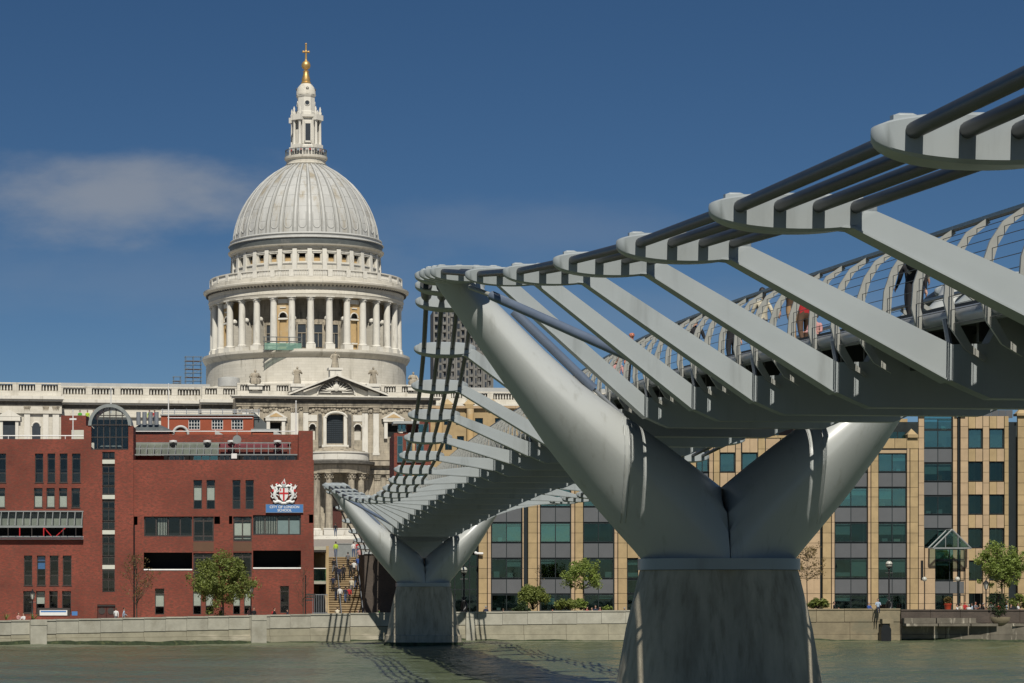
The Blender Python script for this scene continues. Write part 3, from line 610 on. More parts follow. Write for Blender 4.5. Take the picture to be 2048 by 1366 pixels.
# bays between the columns: eight solid niche piers, windows in the rest
for k in range(32):
    a = 2 * math.pi * k / 32 - math.pi / 2
    if math.sin(a) > .4: continue
    c_, s_ = math.cos(a), math.sin(a); T = lambda r_, t, z: (r_ * c_ - t * s_, r_ * s_ + t * c_, z)
    if k % 4 == 2:
        mb = MB(); hw = 1.55; poly = [(-hw, 61.25), (hw, 61.25), (hw, 72.3), (-hw, 72.3)]
        # pier front with a round-headed niche
        nh = [(.85 * math.cos(q), 68.2 + .85 * math.sin(q)) for q in [math.pi * j / 10 for j in range(11)]]
        mb.add([T(21.8, -hw, 61.25), T(21.8, -.85, 61.25), T(21.8, -.85, 68.2), T(21.8, -hw, 68.2)], [(0, 1, 2, 3)]); mb.add([T(21.8, .85, 61.25), T(21.8, hw, 61.25), T(21.8, hw, 68.2), T(21.8, .85, 68.2)], [(0, 1, 2, 3)])
        top = [T(21.8, x, z) for x, z in nh]; upp = [T(21.8, x / .85 * hw if abs(x) > .6 else x * 1.6, 72.3) for x, z in nh]; n = len(nh)
        mb.add([T(21.8, hw, 68.2)] + top + [T(21.8, -hw, 68.2)] + [T(21.8, hw, 72.3)] + upp + [T(21.8, -hw, 72.3)], [(i, i + 1, i + 1 + n + 2, i + n + 2) for i in range(n + 1)])
        mb.add([T(21.8, -hw, 61.25), T(19.1, -hw, 61.25), T(19.1, -hw, 72.3), T(21.8, -hw, 72.3)], [(3, 2, 1, 0)]); mb.add([T(21.8, hw, 61.25), T(19.1, hw, 61.25), T(19.1, hw, 72.3), T(21.8, hw, 72.3)], [(0, 1, 2, 3)])
        p = mb.build('niche_pier', M['stone_yellow'], CA)
        MB().add([T(21.45, -.85, 61.3), T(21.45, .85, 61.3), T(21.45, .85, 67.9), T(21.45, -.85, 67.9)], [(0, 1, 2, 3)]).build('niche_panel', M['stone_yellow'], p)
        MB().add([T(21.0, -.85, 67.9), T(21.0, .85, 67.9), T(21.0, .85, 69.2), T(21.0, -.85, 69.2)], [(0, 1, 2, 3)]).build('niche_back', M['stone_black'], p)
        arch = [T(21.86, 1.02 * math.cos(q), 68.15 + 1.02 * math.sin(q)) for q in [math.pi * j / 12 for j in range(13)]]
        MB().tube(arch, .14, 6).build('niche_arch', SCn, p)
        for z0_, z1_, w_ in ((67.6, 67.95, 1.15), (70.0, 70.25, .7), (71.0, 71.9, 1.2), (62.6, 62.9, .8)):
            MB().extr([T(21.75, -w_, z0_), T(21.98, -w_, z0_), T(21.98, w_, z0_), T(21.75, w_, z0_)], (0, 0, z1_ - z0_)).build('niche_moulding', SCn, p)
    else:
        mb = MB(); w_ = MB().add([T(19.32, -.95, 62), T(19.32, .95, 62), T(19.32, .95, 66.8), T(19.32, -.95, 66.8)], [(0, 1, 2, 3)]).build('drum_window', M['grid_dark'], CA)
        fr = MB()
        for (t0, t1, z0_, z1_) in ((-1.25, -.95, 61.3, 67.2), (.95, 1.25, 61.3, 67.2), (-1.35, 1.35, 66.8, 67.3), (-.95, .95, 64.9, 65.05), (-.06, .06, 62, 64.9)):
            fr.extr([T(19.2, t0, z0_), T(19.5, t0, z0_), T(19.5, t1, z0_), T(19.2, t1, z0_)], (0, 0, z1_ - z0_))
        fr.build('drum_window_frame', M['stone_grime_shade'], w_)
        for sg in (-1, 1):                         # radial buttress walls behind each column
            MB().extr([T(19.1, sg * 1.95, 61.25), T(21.2, sg * 1.98, 61.25), T(21.2, sg * 1.70, 61.25), T(19.1, sg * 1.70, 61.25)], (0, 0, 6.4)).build('radial_wall', S, CA)
            MB().ball(T(20.9, sg * 1.85, 67.9), (.7, .7, .6), 8, 5).build('scroll', SCn, CA)
# -- attic
hz = []
mb = MB()
for k in range(32):                               # attic wall facets with window holes
    a0 = 2 * math.pi * (k - .5) / 32 - math.pi / 2; a1 = a0 + 2 * math.pi / 32; am = (a0 + a1) / 2; c_, s_ = math.cos(am), math.sin(am)
    T = lambda r_, t, z: (r_ * c_ - t * s_, r_ * s_ + t * c_, z); rr = 18.45; L = rr * math.tan(math.pi / 32)
    q = MB(); grid_wall(q, -L, L, 76.2, 87.6, [(-.78, .78, 82.2, 84.7)], 0, .9)
    mb.add([T(rr - y, x, z) for x, y, z in q.v], q.f)
mb.build('attic_wall', S, CA)
MB().lathe([(17.3, 76.2), (17.3, 87)], 48, caps=False).build('attic_core', M['dark_in'], CA)
for k in range(32):
    a = 2 * math.pi * k / 32 - math.pi / 2
    if math.sin(a) > .4: continue
    c_, s_ = math.cos(a), math.sin(a); T = lambda r_, t, z: (r_ * c_ - t * s_, r_ * s_ + t * c_, z)
    w_ = MB().add([T(17.72, -.78, 82.2), T(17.72, .78, 82.2), T(17.72, .78, 83.7), T(17.72, -.78, 83.7)], [(0, 1, 2, 3)]).build('attic_window', M['stone_yellow'], CA)
    for (t, z0_, z1_, r1) in ((1.15, 81.55, 81.8, 18.75), (1.25, 81.3, 81.5, 18.65), (1.05, 84.75, 85.0, 18.65), (1.2, 85.15, 85.4, 18.75)):
        MB().extr([T(18.3, -t, z0_), T(r1, -t, z0_), T(r1, t, z0_), T(18.3, t, z0_)], (0, 0, z1_ - z0_)).build('attic_moulding', SCn, w_)
    a2 = a + math.pi / 32; c2_, s2_ = math.cos(a2), math.sin(a2); T2 = lambda r_, t, z: (r_ * c2_ - t * s2_, r_ * s2_ + t * c2_, z)
    MB().extr([T2(18.3, -.55, 76.4), T2(18.78, -.55, 76.4), T2(18.78, .55, 76.4), T2(18.3, .55, 76.4)], (0, 0, 9.8)).build('attic_pilaster', SCn, CA)
MB().lathe([(18.4, 86.3), (18.9, 86.3), (19.0, 86.9), (19.5, 87.2), (19.6, 87.55), (18.9, 87.6)], 96, caps=False).build('attic_cornice', S, CA, 30)
MB().lathe([(18.95, 87.58), (18.7, 89.0), (18.6, 89.3), (18.0, 89.3)], 96, caps=False).build('lead_skirt', M['lead_dark'], CA, 30)
MB().lathe([(18.75, 89.0), (18.95, 89.15), (18.75, 89.35), (18.2, 89.5), (18.1, 90.0), (18.35, 90.15), (18.2, 90.35), (17.4, 90.6)], 96, caps=False).build('lead_roll', M['lead_roof'], CA, 30)
# -- dome
prof = [(17.35, 90.3), (17.28, 91.6), (17.05, 93.0), (16.6, 94.6), (15.95, 96.4), (15.15, 98.1), (14.15, 99.8), (12.85, 101.6), (11.25, 103.4), (9.45, 105.0), (7.7, 106.3), (6.0, 107.3), (4.95, 107.9)]
MB().lathe(prof, 128, caps=False).build('dome', M['lead'], CA, 60)
def dome_rib(a, off_, w_, h_):
    c_, s_ = math.cos(a), math.sin(a); rings = []
    for i, (r_, z) in enumerate(prof):
        ww = w_ * (.35 + .65 * r_ / 17.3); p0 = prof[max(i - 1, 0)]; p1 = prof[min(i + 1, len(prof) - 1)]; tr, tz = p1[0] - p0[0], p1[1] - p0[1]; l = math.hypot(tr, tz); nr, nz_r = tz / l, -tr / l; o_ = off_ * r_ / 17.3
        T = lambda rr, t, zz_: (rr * c_ - t * s_, rr * s_ + t * c_, zz_)
        rings.append([T(r_ - nr * .05, o_ - ww, z - nz_r * .05), T(r_ + nr * h_, o_ - ww * .6, z + nz_r * h_), T(r_ + nr * h_, o_ + ww * .6, z + nz_r * h_), T(r_ - nr * .05, o_ + ww, z - nz_r * .05)])
    return MB().loft(rings)
rm = dome_rib(0, 0, .36, .24).mesh('rib', M['lead_roof']); rm2 = dome_rib(0, 0, .13, .10).mesh('seam', M['lead_mid'])
sc_pts = []
for k in range(9):
    q = math.pi * k / 8; t = .82 * math.cos(q); z = 92.3 - .8 * math.sin(q); sc_pts.append((17.22 + (92.3 - z) * .06, t, z))
sc_pts = [(16.48, .80, 95.2), (16.98, .82, 93.6)] + sc_pts + [(16.98, -.82, 93.6), (16.48, -.80, 95.2)]
sm = MB().tube(sc_pts, .13, 6).mesh('scallop', M['lead_roof'], 50)
for k in range(32):
    a = 2 * math.pi * (k + .5) / 32 - math.pi / 2
    if math.sin(a) > .3: continue
    inst(rm, 'dome_rib', CA, rot=(0, 0, a)); inst(sm, 'dome_scallop', CA, rot=(0, 0, a + math.pi / 32))
    for dq in (-.032, .032): inst(rm2, 'dome_seam', CA, rot=(0, 0, a + dq * 1.0))
for zb in (93.4, 96.6, 99.4, 101.9, 104.1):
    rr = float(np.interp(zb, [p[1] for p in prof], [p[0] for p in prof])); MB().lathe([(rr - .02, zb - .05), (rr + .035, zb), (rr - .06, zb + .05)], 96, caps=False).build('lead_lap', M['lead_mid'], CA)
# -- lantern
MB().lathe([(4.8, 107.9), (5.0, 108.4), (4.7, 108.6), (4.7, 109.3), (5.15, 109.7), (5.2, 110.2), (5.0, 110.3), (3.0, 110.35)], 48, caps=False).build('gallery_floor', S, CA, 30)
mb = MB()
for k in range(72):
    a = 2 * math.pi * k / 72; mb.tube([(4.95 * math.cos(a), 4.95 * math.sin(a), 110.3), (4.95 * math.cos(a), 4.95 * math.sin(a), 111.7)], .045, 4, caps=False)
mb.build('gallery_railing', M['scaff'], CA, kind='stuff')
MB().lathe([(4.9, 111.65), (5.02, 111.65), (5.02, 111.8), (4.9, 111.8)], 48, caps=False).build('gallery_handrail', M['scaff'], CA)
LN = MB().lathe([(3.45, 110.3), (3.45, 112.6), (3.2, 112.8), (3.0, 112.9), (3.0, 118.3), (3.0, 118.6), (3.6, 118.9), (3.65, 119.4), (2.6, 119.5), (2.45, 119.6), (2.45, 120.4), (2.2, 120.6), (2.15, 124.2), (2.3, 124.4), (2.45, 124.8), (2.2, 125.0)], 8, a0=R(22.5), a1=R(382.5)).build('lantern', SCn, CA)
MB().lathe([(2.35, 124.9), (2.3, 126.0), (1.95, 127.2), (1.3, 128.1), (.95, 128.4)], 16).build('lantern_dome', S, CA, 50)
for k in range(4):
    a = k * math.pi / 2 + math.pi / 4
    for dq in (-.22, .22):
        c_, s_ = math.cos(a + dq), math.sin(a + dq); MB().lathe([(.42, 112.8), (.36, 113.0), (.31, 117.7), (.46, 118.2)], 10, (3.65 * c_, 3.65 * s_)).build('lantern_column', SCn, CA, 50)
    c_, s_ = math.cos(a), math.sin(a); T = lambda r_, t, z: (r_ * c_ - t * s_, r_ * s_ + t * c_, z)
    MB().extr([T(2.8, -1.35, 118.2), T(4.15, -1.35, 118.2), T(4.15, 1.35, 118.2), T(2.8, 1.35, 118.2)], (0, 0, 1.2)).build('lantern_entablature', SCn, CA)
    MB().extr([T(2.8, -1.3, 110.4), T(4.1, -1.3, 110.4), T(4.1, 1.3, 110.4), T(2.8, 1.3, 110.4)], (0, 0, 2.4)).build('lantern_buttress', SCn, CA)
    for dq in (-.25, .25):
        c2_, s2_ = math.cos(a + dq), math.sin(a + dq); MB().lathe([(.3, 119.4), (.42, 119.9), (.2, 120.5), (.28, 120.9), (.05, 121.6)], 8, (3.65 * c2_, 3.65 * s2_)).build('lantern_urn', SCn, CA, 50)
    a = k * math.pi / 2; c_, s_ = math.cos(a), math.sin(a); T3 = lambda r_, t, z: (r_ * c_ - t * s_, r_ * s_ + t * c_, z)
    MB().extr([T3(3.0, -.62, 113.6), T3(3.06, -.62, 113.6), T3(3.06, .62, 113.6), T3(3.0, .62, 113.6)], (0, 0, 4.0)).build('lantern_window', M['grid_dark'], CA)
    fr = MB(); 
    for t0, t1, z0_, z1_ in ((-.85, -.62, 113.3, 117.9), (.62, .85, 113.3, 117.9), (-.85, .85, 113.2, 113.58), (-.62, .62, 117.4, 117.9), (-1.35, -1.05, 112.9, 118.2), (1.05, 1.35, 112.9, 118.2)): fr.extr([T3(2.75, t0, z0_), T3(3.15, t0, z0_), T3(3.15, t1, z0_), T3(2.75, t1, z0_)], (0, 0, z1_ - z0_))
    fr.build('lantern_window_frame', SCn, CA)
    ang = [2 * math.pi * j / 16 for j in range(16)]
    MB().extr([T3(1.95, .5 * math.cos(q), 122.6 + .55 * math.sin(q)) for q in ang], (.1 * c_, .1 * s_, 0)).build('lantern_roundel', M['grid_dark'], CA)
    MB().tube([T3(2.08, .62 * math.cos(q), 122.6 + .66 * math.sin(q)) for q in ang + ang[:1]], .1, 6).build('roundel_frame', SCn, CA)
    MB().tube([T3(2.3, .28 * math.cos(q), 126.6 + .3 * math.sin(q)) for q in ang + ang[:1]], .08, 6).build('lantern_oculus', M['stone_black'], CA)
MB().lathe([(1.15, 128.2), (1.2, 128.6), (.95, 128.9), (1.05, 129.6), (.7, 131.0), (.62, 131.8), (.75, 132.0), (.35, 132.3), (.4, 132.5), (.85, 132.9), (1.1, 133.5), (1.08, 134.0), (.8, 134.6), (.35, 134.95), (.22, 135.3)], 20).build('gilded_finial', M['gold'], CA, 40)
cr = MB(); cr.tube([(0, 0, 135.0), (0, 0, 139.4)], [.26, .2], 8); cr.tube([(-.6, 0, 137.3), (.6, 0, 137.3)], .2, 8)
for q in ((-.65, 137.3), (.65, 137.3), (0, 139.4)): cr.ball((q[0], 0, q[1]), .32, 8, 6)
cr.ball((0, 0, 137.3), .42, 8, 6); cr.build('gilded_cross', M['gold'], CA, 50)

MB.ZM = None
# -- transept front
V0 = -45.0
def U(px, v=V0): return C(px, 800, v)[0]
def ZZ(py, v=V0): return C(672, py, v)[1]
uL, uR = U(474), U(868)
z_top, z_corn, z_cap, z_mid, z_low = ZZ(793), ZZ(806), ZZ(828), ZZ(905), 14.0
uc = U(672)
wn_ = MB(); holes = [(U(653), U(687), ZZ(887), ZZ(829)), (U(540), U(562), ZZ(873), ZZ(846)), (U(775), U(797), ZZ(873), ZZ(846)), (U(618.5), U(631.5), ZZ(880), ZZ(848)), (U(708.5), U(723), ZZ(880), ZZ(848))]
grid_wall(wn_, uL, uR, 14, z_top, holes, V0, .9)
wn_.box(uL, uR, V0 + 1.6, -15, 14, z_top - .3); wn_.add([(uL, V0, 14), (uL, V0 + 2, 14), (uL, V0 + 2, z_top), (uL, V0, z_top)], [(3, 2, 1, 0)]); wn_.add([(uR, V0, 14), (uR, V0 + 2, 14), (uR, V0 + 2, z_top), (uR, V0, z_top)], [(0, 1, 2, 3)])
wn_.build('transept_wall', SG, CA)
for i, (a, b_, c, d) in enumerate(holes):
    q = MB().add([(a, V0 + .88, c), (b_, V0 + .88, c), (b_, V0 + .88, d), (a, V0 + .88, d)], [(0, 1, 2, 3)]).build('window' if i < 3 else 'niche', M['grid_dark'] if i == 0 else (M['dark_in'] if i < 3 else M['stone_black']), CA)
    fr = MB()
    if i == 0:
        n = 9
        for j in range(1, n): x = a + (b_ - a) * j / n; fr.box(x - .03, x + .03, V0 + .78, V0 + .86, c, d)
        for j in range(1, 14): z = c + (d - c) * j / 14; fr.box(a, b_, V0 + .79, V0 + .85, z - .03, z + .03)
        fr.build('glazing_bars', M['frame_black'], q)
        arc = [(uc + (b_ - a) / 2 * 1.22 * math.cos(t), V0 - .1, d - .7 + 1.2 * math.sin(t)) for t in [math.pi * k / 12 for k in range(13)]]
        MB().tube(arc, .3, 6).build('window_arch', SCn, q)
        MB().box(a - .75, a - .05, V0 - .25, V0 + .2, c - .3, d - .4).box(b_ + .05, b_ + .75, V0 - .25, V0 + .2, c - .3, d - .4).box(a - 1.1, b_ + 1.1, V0 - .45, V0 + .2, c - .9, c - .32).build('window_surround', SCn, q)
    elif i < 3:
        mid = (a + b_) / 2; hw = (b_ - a) / 2 + 1.0
        fr.box(a - .85, a - .1, V0 - .7, V0 + .1, c - .4, d + .3).box(b_ + .1, b_ + .85, V0 - .7, V0 + .1, c - .4, d + .3).box(a - 1.1, b_ + 1.1, V0 - .9, V0 + .1, d + .32, d + .9)
        fr.extr([(mid - hw - .4, V0 - .95, d + .95), (mid + hw + .4, V0 - .95, d + .95), (mid, V0 - .95, d + 2.6)], (0, 1.0, 0)); fr.build('window_aedicule', SCn, q)
        MB().extr([(mid - hw * .7, V0 - 1.02, d + 1.2), (mid + hw * .7, V0 - 1.02, d + 1.2), (mid, V0 - 1.02, d + 2.1)], (0, .05, 0)).build('aedicule_tympanum', M['stone_yellow'], q)
    else:
        arc = [((a + b_) / 2 + (b_ - a) / 2 * 1.05 * math.cos(t), V0 - .02, d - .7 + .75 * math.sin(t)) for t in [math.pi * k / 10 for k in range(11)]]
        MB().tube(arc, .14, 6).build('niche_arch', SCn, q); MB().box(a + .1, b_ - .1, V0 + .5, V0 + .86, c, d - 1.6).build('niche_panel', M['stone'], q)
        MB().box(a - .3, b_ + .3, V0 - .12, V0 + .05, d + .6, d + 2.0).build('tablet', SCn, q)
def pil(px0, px1, py0, py1, v=V0, pr=.45, m=None):
    a, b_ = U(px0, v), U(px1, v); z0_, z1_ = ZZ(py1, v), ZZ(py0, v); o = MB().box(a, b_, v - pr, v + .1, z0_, z1_ - 1.25).build('pilaster', m or SCn, CA)
    cp = MB().box(a - .12, b_ + .12, v - pr - .18, v + .1, z1_ - .3, z1_ - .05)
    n = 4
    for j in range(n):
        for r_ in range(2): cp.ball((a + (b_ - a) * (j + .5) / n, v - pr - .05, z1_ - .55 - .42 * r_), (.22, .2, .24), 6, 4)
    cp.box(a - .02, b_ + .02, v - pr + .02, v + .1, z1_ - 1.24, z1_ - .31)
    cp.build('capital', M['stone_grime_shade'], o); MB().box(a - .15, b_ + .15, v - pr - .12, v + .1, z0_ - .55, z0_ - .01).build('pilaster_base', SCn, o); return o
for a, b_ in ((484, 497), (507, 519), (581, 596), (606, 616), (724, 735), (746, 757), (822, 835), (845, 858)): pil(a, b_, 815, 905)
for a in (640, 699): MB().box(U(a - 3.5), U(a + 3.5), V0 - .3, V0 + .1, ZZ(893), ZZ(828)).build('carved_strip', SB, CA)
fz_ = MB()
for j in range(64):                              # carved festoons between the capitals
    u = uL + .6 + (uR - uL - 1.2) * j / 63; fz_.ball((u, V0 - .12, ZZ(820) + .35 * math.sin(j * 1.3)), (.42, .22, .45), 6, 4)
fz_.build('festoon_frieze', SG, CA, kind='stuff')
MB().box(uL - .2, uR + .2, V0 - .5, V0 + .1, ZZ(814.5), ZZ(811)).box(uL - .3, uR + .3, V0 - .62, V0 + .1, ZZ(810.6), ZZ(806.5)).build('architrave', SG, CA)
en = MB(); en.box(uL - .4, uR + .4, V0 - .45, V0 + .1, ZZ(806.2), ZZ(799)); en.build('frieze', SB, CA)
en = MB(); en.box(uL - 1.5, uR + 1.5, V0 - 1.9, V0 + .3, ZZ(795.2), ZZ(793)); en.box(uL - 1.2, uR + 1.2, V0 - 1.5, V0 + .3, ZZ(798.8), ZZ(795.4)); en.build('cornice', SCn, CA)
def balus(name, ua, ub, v, z0_, z1_, dies=5, m=None, facing=1):
    o = MB().box(ua, ub, v - .35, v + .6, z0_, z0_ + (z1_ - z0_) * .38).box(ua, ub, v - .42, v + .5, z1_ - .32, z1_).build(name, m or S, CA)
    bm_ = MB(); L = (ub - ua) / dies
    for i in range(dies + 1):
        c = ua + L * i; MB().box(max(ua, c - .7), min(ub, c + .7), v - .38, v + .45, z0_ + (z1_ - z0_) * .38, z1_ - .33).build('die', m or S, o)
    for i in range(dies):
        n = max(4, int((L - 1.6) / .62))
        for j in range(n): bm_.lathe([(.13, z0_ + (z1_ - z0_) * .38), (.2, z0_ + (z1_ - z0_) * .52), (.1, z1_ - .7), (.14, z1_ - .3)], 6, (ua + L * i + .8 + (L - 1.6) * (j + .5) / n, v), caps=False)
    bm_.build('balusters', SCn, o, kind='stuff'); MB().box(ua + .2, ub - .2, v + .7, v + .8, z0_, z1_ - .4).build('parapet_backing', M['stone_grime_shade'], o); return o
zb0, zb1 = ZZ(793) + .02, ZZ(768)
balus('balustrade', uL, U(583), V0 + .2, zb0, zb1, 3); balus('balustrade', U(762), uR, V0 + .2, zb0, zb1, 3)
# pediment
a, b_, ap = U(584), U(766), ZZ(753); zb = zb0
pd = MB(); pd.extr([(a + .6, V0 - .3, zb), (b_ - .6, V0 - .3, zb), (uc, V0 - .3, ap - .6)], (0, 6, 0)); pd.build('pediment', S, CA)
def rake(p, q, o0, o1, th, m, nm):
    d_ = Vector((q[0] - p[0], 0, q[1] - p[1])).normalized(); n_ = Vector((-d_.z, 0, d_.x)); n_ = n_ if n_.z > 0 else -n_
    A_, B_ = Vector((p[0], o0, p[1])), Vector((q[0], o0, q[1])); MB().extr([A_, B_, B_ + n_ * th, A_ + n_ * th], (0, o1 - o0, 0)).build(nm, m, CA)
for p in ((a - .9, zb + .1), (b_ + .9, zb + .1)):
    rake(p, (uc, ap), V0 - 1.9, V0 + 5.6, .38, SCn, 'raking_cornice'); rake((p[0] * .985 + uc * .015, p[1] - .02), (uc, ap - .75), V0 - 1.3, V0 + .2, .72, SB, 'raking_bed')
tm = MB()
arcp = [(uc + 4.2 * math.cos(t), V0 - .36, zb + .35 + 3.3 * math.sin(t)) for t in [math.pi * k / 18 for k in range(19)]]
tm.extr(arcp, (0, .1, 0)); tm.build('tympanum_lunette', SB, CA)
ca_ = MB(); ca_.tube(arcp, .16, 6)
ca_.ball((uc, V0 - .5, zb + 1.9), (.75, .3, .85), 10, 6); ca_.ball((uc - 1.2, V0 - .5, zb + 1.5), (1.1, .25, .35), 8, 5); ca_.ball((uc + 1.2, V0 - .5, zb + 1.5), (1.1, .25, .35), 8, 5); ca_.ball((uc, V0 - .5, zb + 3.0), (.4, .25, .4), 8, 5)
for k in range(13):
    t = math.pi * (k + .5) / 13; ca_.tube([(uc + 1.3 * math.cos(t), V0 - .42, zb + .7 + 1.1 * math.sin(t)), (uc + 3.7 * math.cos(t), V0 - .42, zb + .5 + 2.8 * math.sin(t))], [.16, .06], 5)
ca_.build('tympanum_carving', SCn, CA)
# lower stage: semicircular portico with columns and stepped half dome
PR = 7.4; pz_t = ZZ(948); pb = ZZ(1072)
def half(prof_, nm, m, sm=30): return MB().lathe(prof_, 48, (uc, V0 + .3), math.pi, 2 * math.pi, caps=False).build(nm, m, CA, sm)
half([(PR - 1.6, pz_t), (PR + .1, pz_t), (PR + .15, ZZ(941)), (PR + .2, ZZ(940)), (PR + .25, ZZ(932))], 'portico_entablature', SG)
half([(PR, ZZ(931.8)), (PR + 1.2, ZZ(930)), (PR + 1.3, ZZ(925)), (PR + .2, ZZ(923)), (PR + .1, ZZ(922))], 'portico_cornice', SB)
half([(PR, ZZ(923)), (PR - .1, ZZ(922)), (PR - .1, ZZ(909)), (PR + .1, ZZ(908.5)), (PR + .1, ZZ(906)), (PR - .8, ZZ(905.5))], 'portico_parapet', SCn)
half([(PR - .8, ZZ(906)), (PR - .9, ZZ(903)), (PR - 2.0, ZZ(902.5)), (PR - 2.1, ZZ(900)), (PR - 3.2, ZZ(899.5)), (PR - 3.3, ZZ(897)), (PR - 4.5, ZZ(896.5)), (PR - 4.6, ZZ(894)), (.1, ZZ(893))], 'portico_steps', SG)
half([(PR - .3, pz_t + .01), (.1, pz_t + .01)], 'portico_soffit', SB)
cl2 = MB().lathe([(.82, 0), (.8, 4), (.7, pz_t - pb - 3.0)], 16).mesh('shaft', SG, 50); hcol = pz_t - pb - 3.0
ba2 = MB().box(-1.1, 1.1, -1.1, 1.1, -1.6, -.5).lathe([(1.05, -.5), (1.1, -.3), (.85, 0)], 16).mesh('column_base', SCn, 40)
cp2 = MB().lathe([(.72, 0), (.8, .4), (.78, .8), (1.0, 1.3)], 12, caps=False).box(-1.05, 1.05, -1.05, 1.05, 1.25, 1.42)
for k in range(8):
    for z_ in (.35, .85): cp2.ball((.88 * math.cos(k * .785 + z_), .88 * math.sin(k * .785 + z_), z_), .22, 6, 4)
cp2 = cp2.mesh('capital', SG)
for ph in (4, 42, 68, 112, 138, 176):
    t = math.pi + R(ph); c = inst(cl2, 'portico_column', CA, (uc + (PR - .8) * math.cos(t), V0 + .3 + (PR - .8) * math.sin(t), pb + 1.6), (1, 1, 1)); inst(ba2, 'column_base', c); inst(cp2, 'capital', c, (0, 0, hcol))
MB().box(uL - .5, uR + .5, V0 - .6, V0 + .1, ZZ(948), ZZ(940)).box(uL - .8, uR + .8, V0 - 1.3, V0 + .1, ZZ(931), ZZ(922)).box(uL - .4, uR + .4, V0 - .5, V0 + .1, ZZ(920), ZZ(906)).build('string_course', SG, CA)
for a, b_ in ((578, 592), (748, 760), (772, 786), (822, 836)): pil(a, b_, 950, 1068, m=SG)
MB().box(uc - 1.3, uc + 1.3, V0 - .25, V0 + .1, pb + .4, pb + 6.4).build('transept_door', M['wood'], CA)
for i in range(8): half([(PR + 3.6 - i * .4, pb - 1.5 + i * .18), (PR + 3.6 - i * .4, pb - 1.5 + (i + 1) * .18), (.1, pb - 1.5 + (i + 1) * .18)], 'entrance_step', SCn)
# -- bastions and nave either side
def wing(p0, p1, v, py_top, py_corn, dies, arch=True):
    a, b_ = U(p0, v), U(p1, v); zt = ZZ(py_top, v); zc_ = ZZ(py_corn, v)
    MB().box(a, b_, v, v + 6, 14, zc_).build('wing_wall', SG if p0 > 350 else S, CA); balus('balustrade', a, b_, v + .2, zc_ + .02, zt, dies)
    MB().box(a - .6, b_ + .6, v - 1.6, v + .3, zc_ - .7, zc_ - .01).box(a - .4, b_ + .4, v - 1.2, v + .3, zc_ - 1.15, zc_ - .71).build('cornice', SCn, CA)
    MB().box(a - .2, b_ + .2, v - .5, v + .1, zc_ - 2.2, zc_ - 1.16).build('frieze', SB, CA)
    MB().box(a - .15, b_ + .15, v - .45, v + .1, zc_ - 3.0, zc_ - 2.21).box(a - .15, b_ + .15, v - .6, v + .1, zc_ - 3.9, zc_ - 3.02).build('architrave', S, CA)
wing(404, 476, -36, 776, 802, 2); wing(862, 930, -36, 778, 804, 2); wing(120, 406, -24, 778, 805, 5); wing(928, 1240, -24, 780, 806, 6); wing(-60, 122, -27, 772, 799, 4)
MB().box(U(118, -18), U(420, -18), -18, 20, 40, ZZ(771.5, -18)).build('nave_roof', M['lead_roof'], CA); MB().box(U(925, -18), U(1240, -18), -18, 20, 40, ZZ(772, -18)).build('nave_roof', M['lead_roof'], CA)
v = -27
for a, b_ in ((48, 60), (86, 97), (105, 118)): pil(a, b_, 818, 900, v=v, pr=.4)
ww = MB(); q = [(U(72.5, v) + .95 * math.cos(t), v - .06, ZZ(858, v) + .95 * math.sin(t)) for t in [math.pi * k / 12 for k in range(13)]]; ww.extr([(U(72.5, v) + .95, v - .06, ZZ(885, v))] + q + [(U(72.5, v) - .95, v - .06, ZZ(885, v))], (0, .1, 0)); ww.build('window', M['grid_dark'], CA); MB().tube(q, .18, 6).build('window_arch', SCn, CA)
ae = MB(); m0 = U(18, v); ae.box(m0 - 2.1, m0 - 1.4, v - .6, v, ZZ(890, v), ZZ(848, v)).box(m0 + 1.4, m0 + 2.1, v - .6, v, ZZ(890, v), ZZ(848, v)).box(m0 - 2.5, m0 + 2.5, v - .9, v, ZZ(847.8, v), ZZ(840, v)).extr([(m0 - 2.8, v - .95, ZZ(839.6, v)), (m0 + 2.8, v - .95, ZZ(839.6, v)), (m0, v - .95, ZZ(826, v))], (0, .9, 0)); ae.build('window_aedicule', SCn, CA)
MB().box(m0 - 1.38, m0 + 1.38, v - .1, v, ZZ(890, v), ZZ(848, v)).build('window', M['grid_dark'], CA)
MB().lathe([(2.6, ZZ(776, -28)), (2.45, ZZ(759, -28)), (1.6, ZZ(757, -28)), (.1, ZZ(756.5, -28))], 24, (U(458, -28), -28)).build('stair_turret', M['lead_roof'], CA, 30)
MB().lathe([(25.6, 46), (25.6, ZZ(768, -25)), (24.05, ZZ(762, -25))], 64, caps=False).build('drum_footing', S, CA)
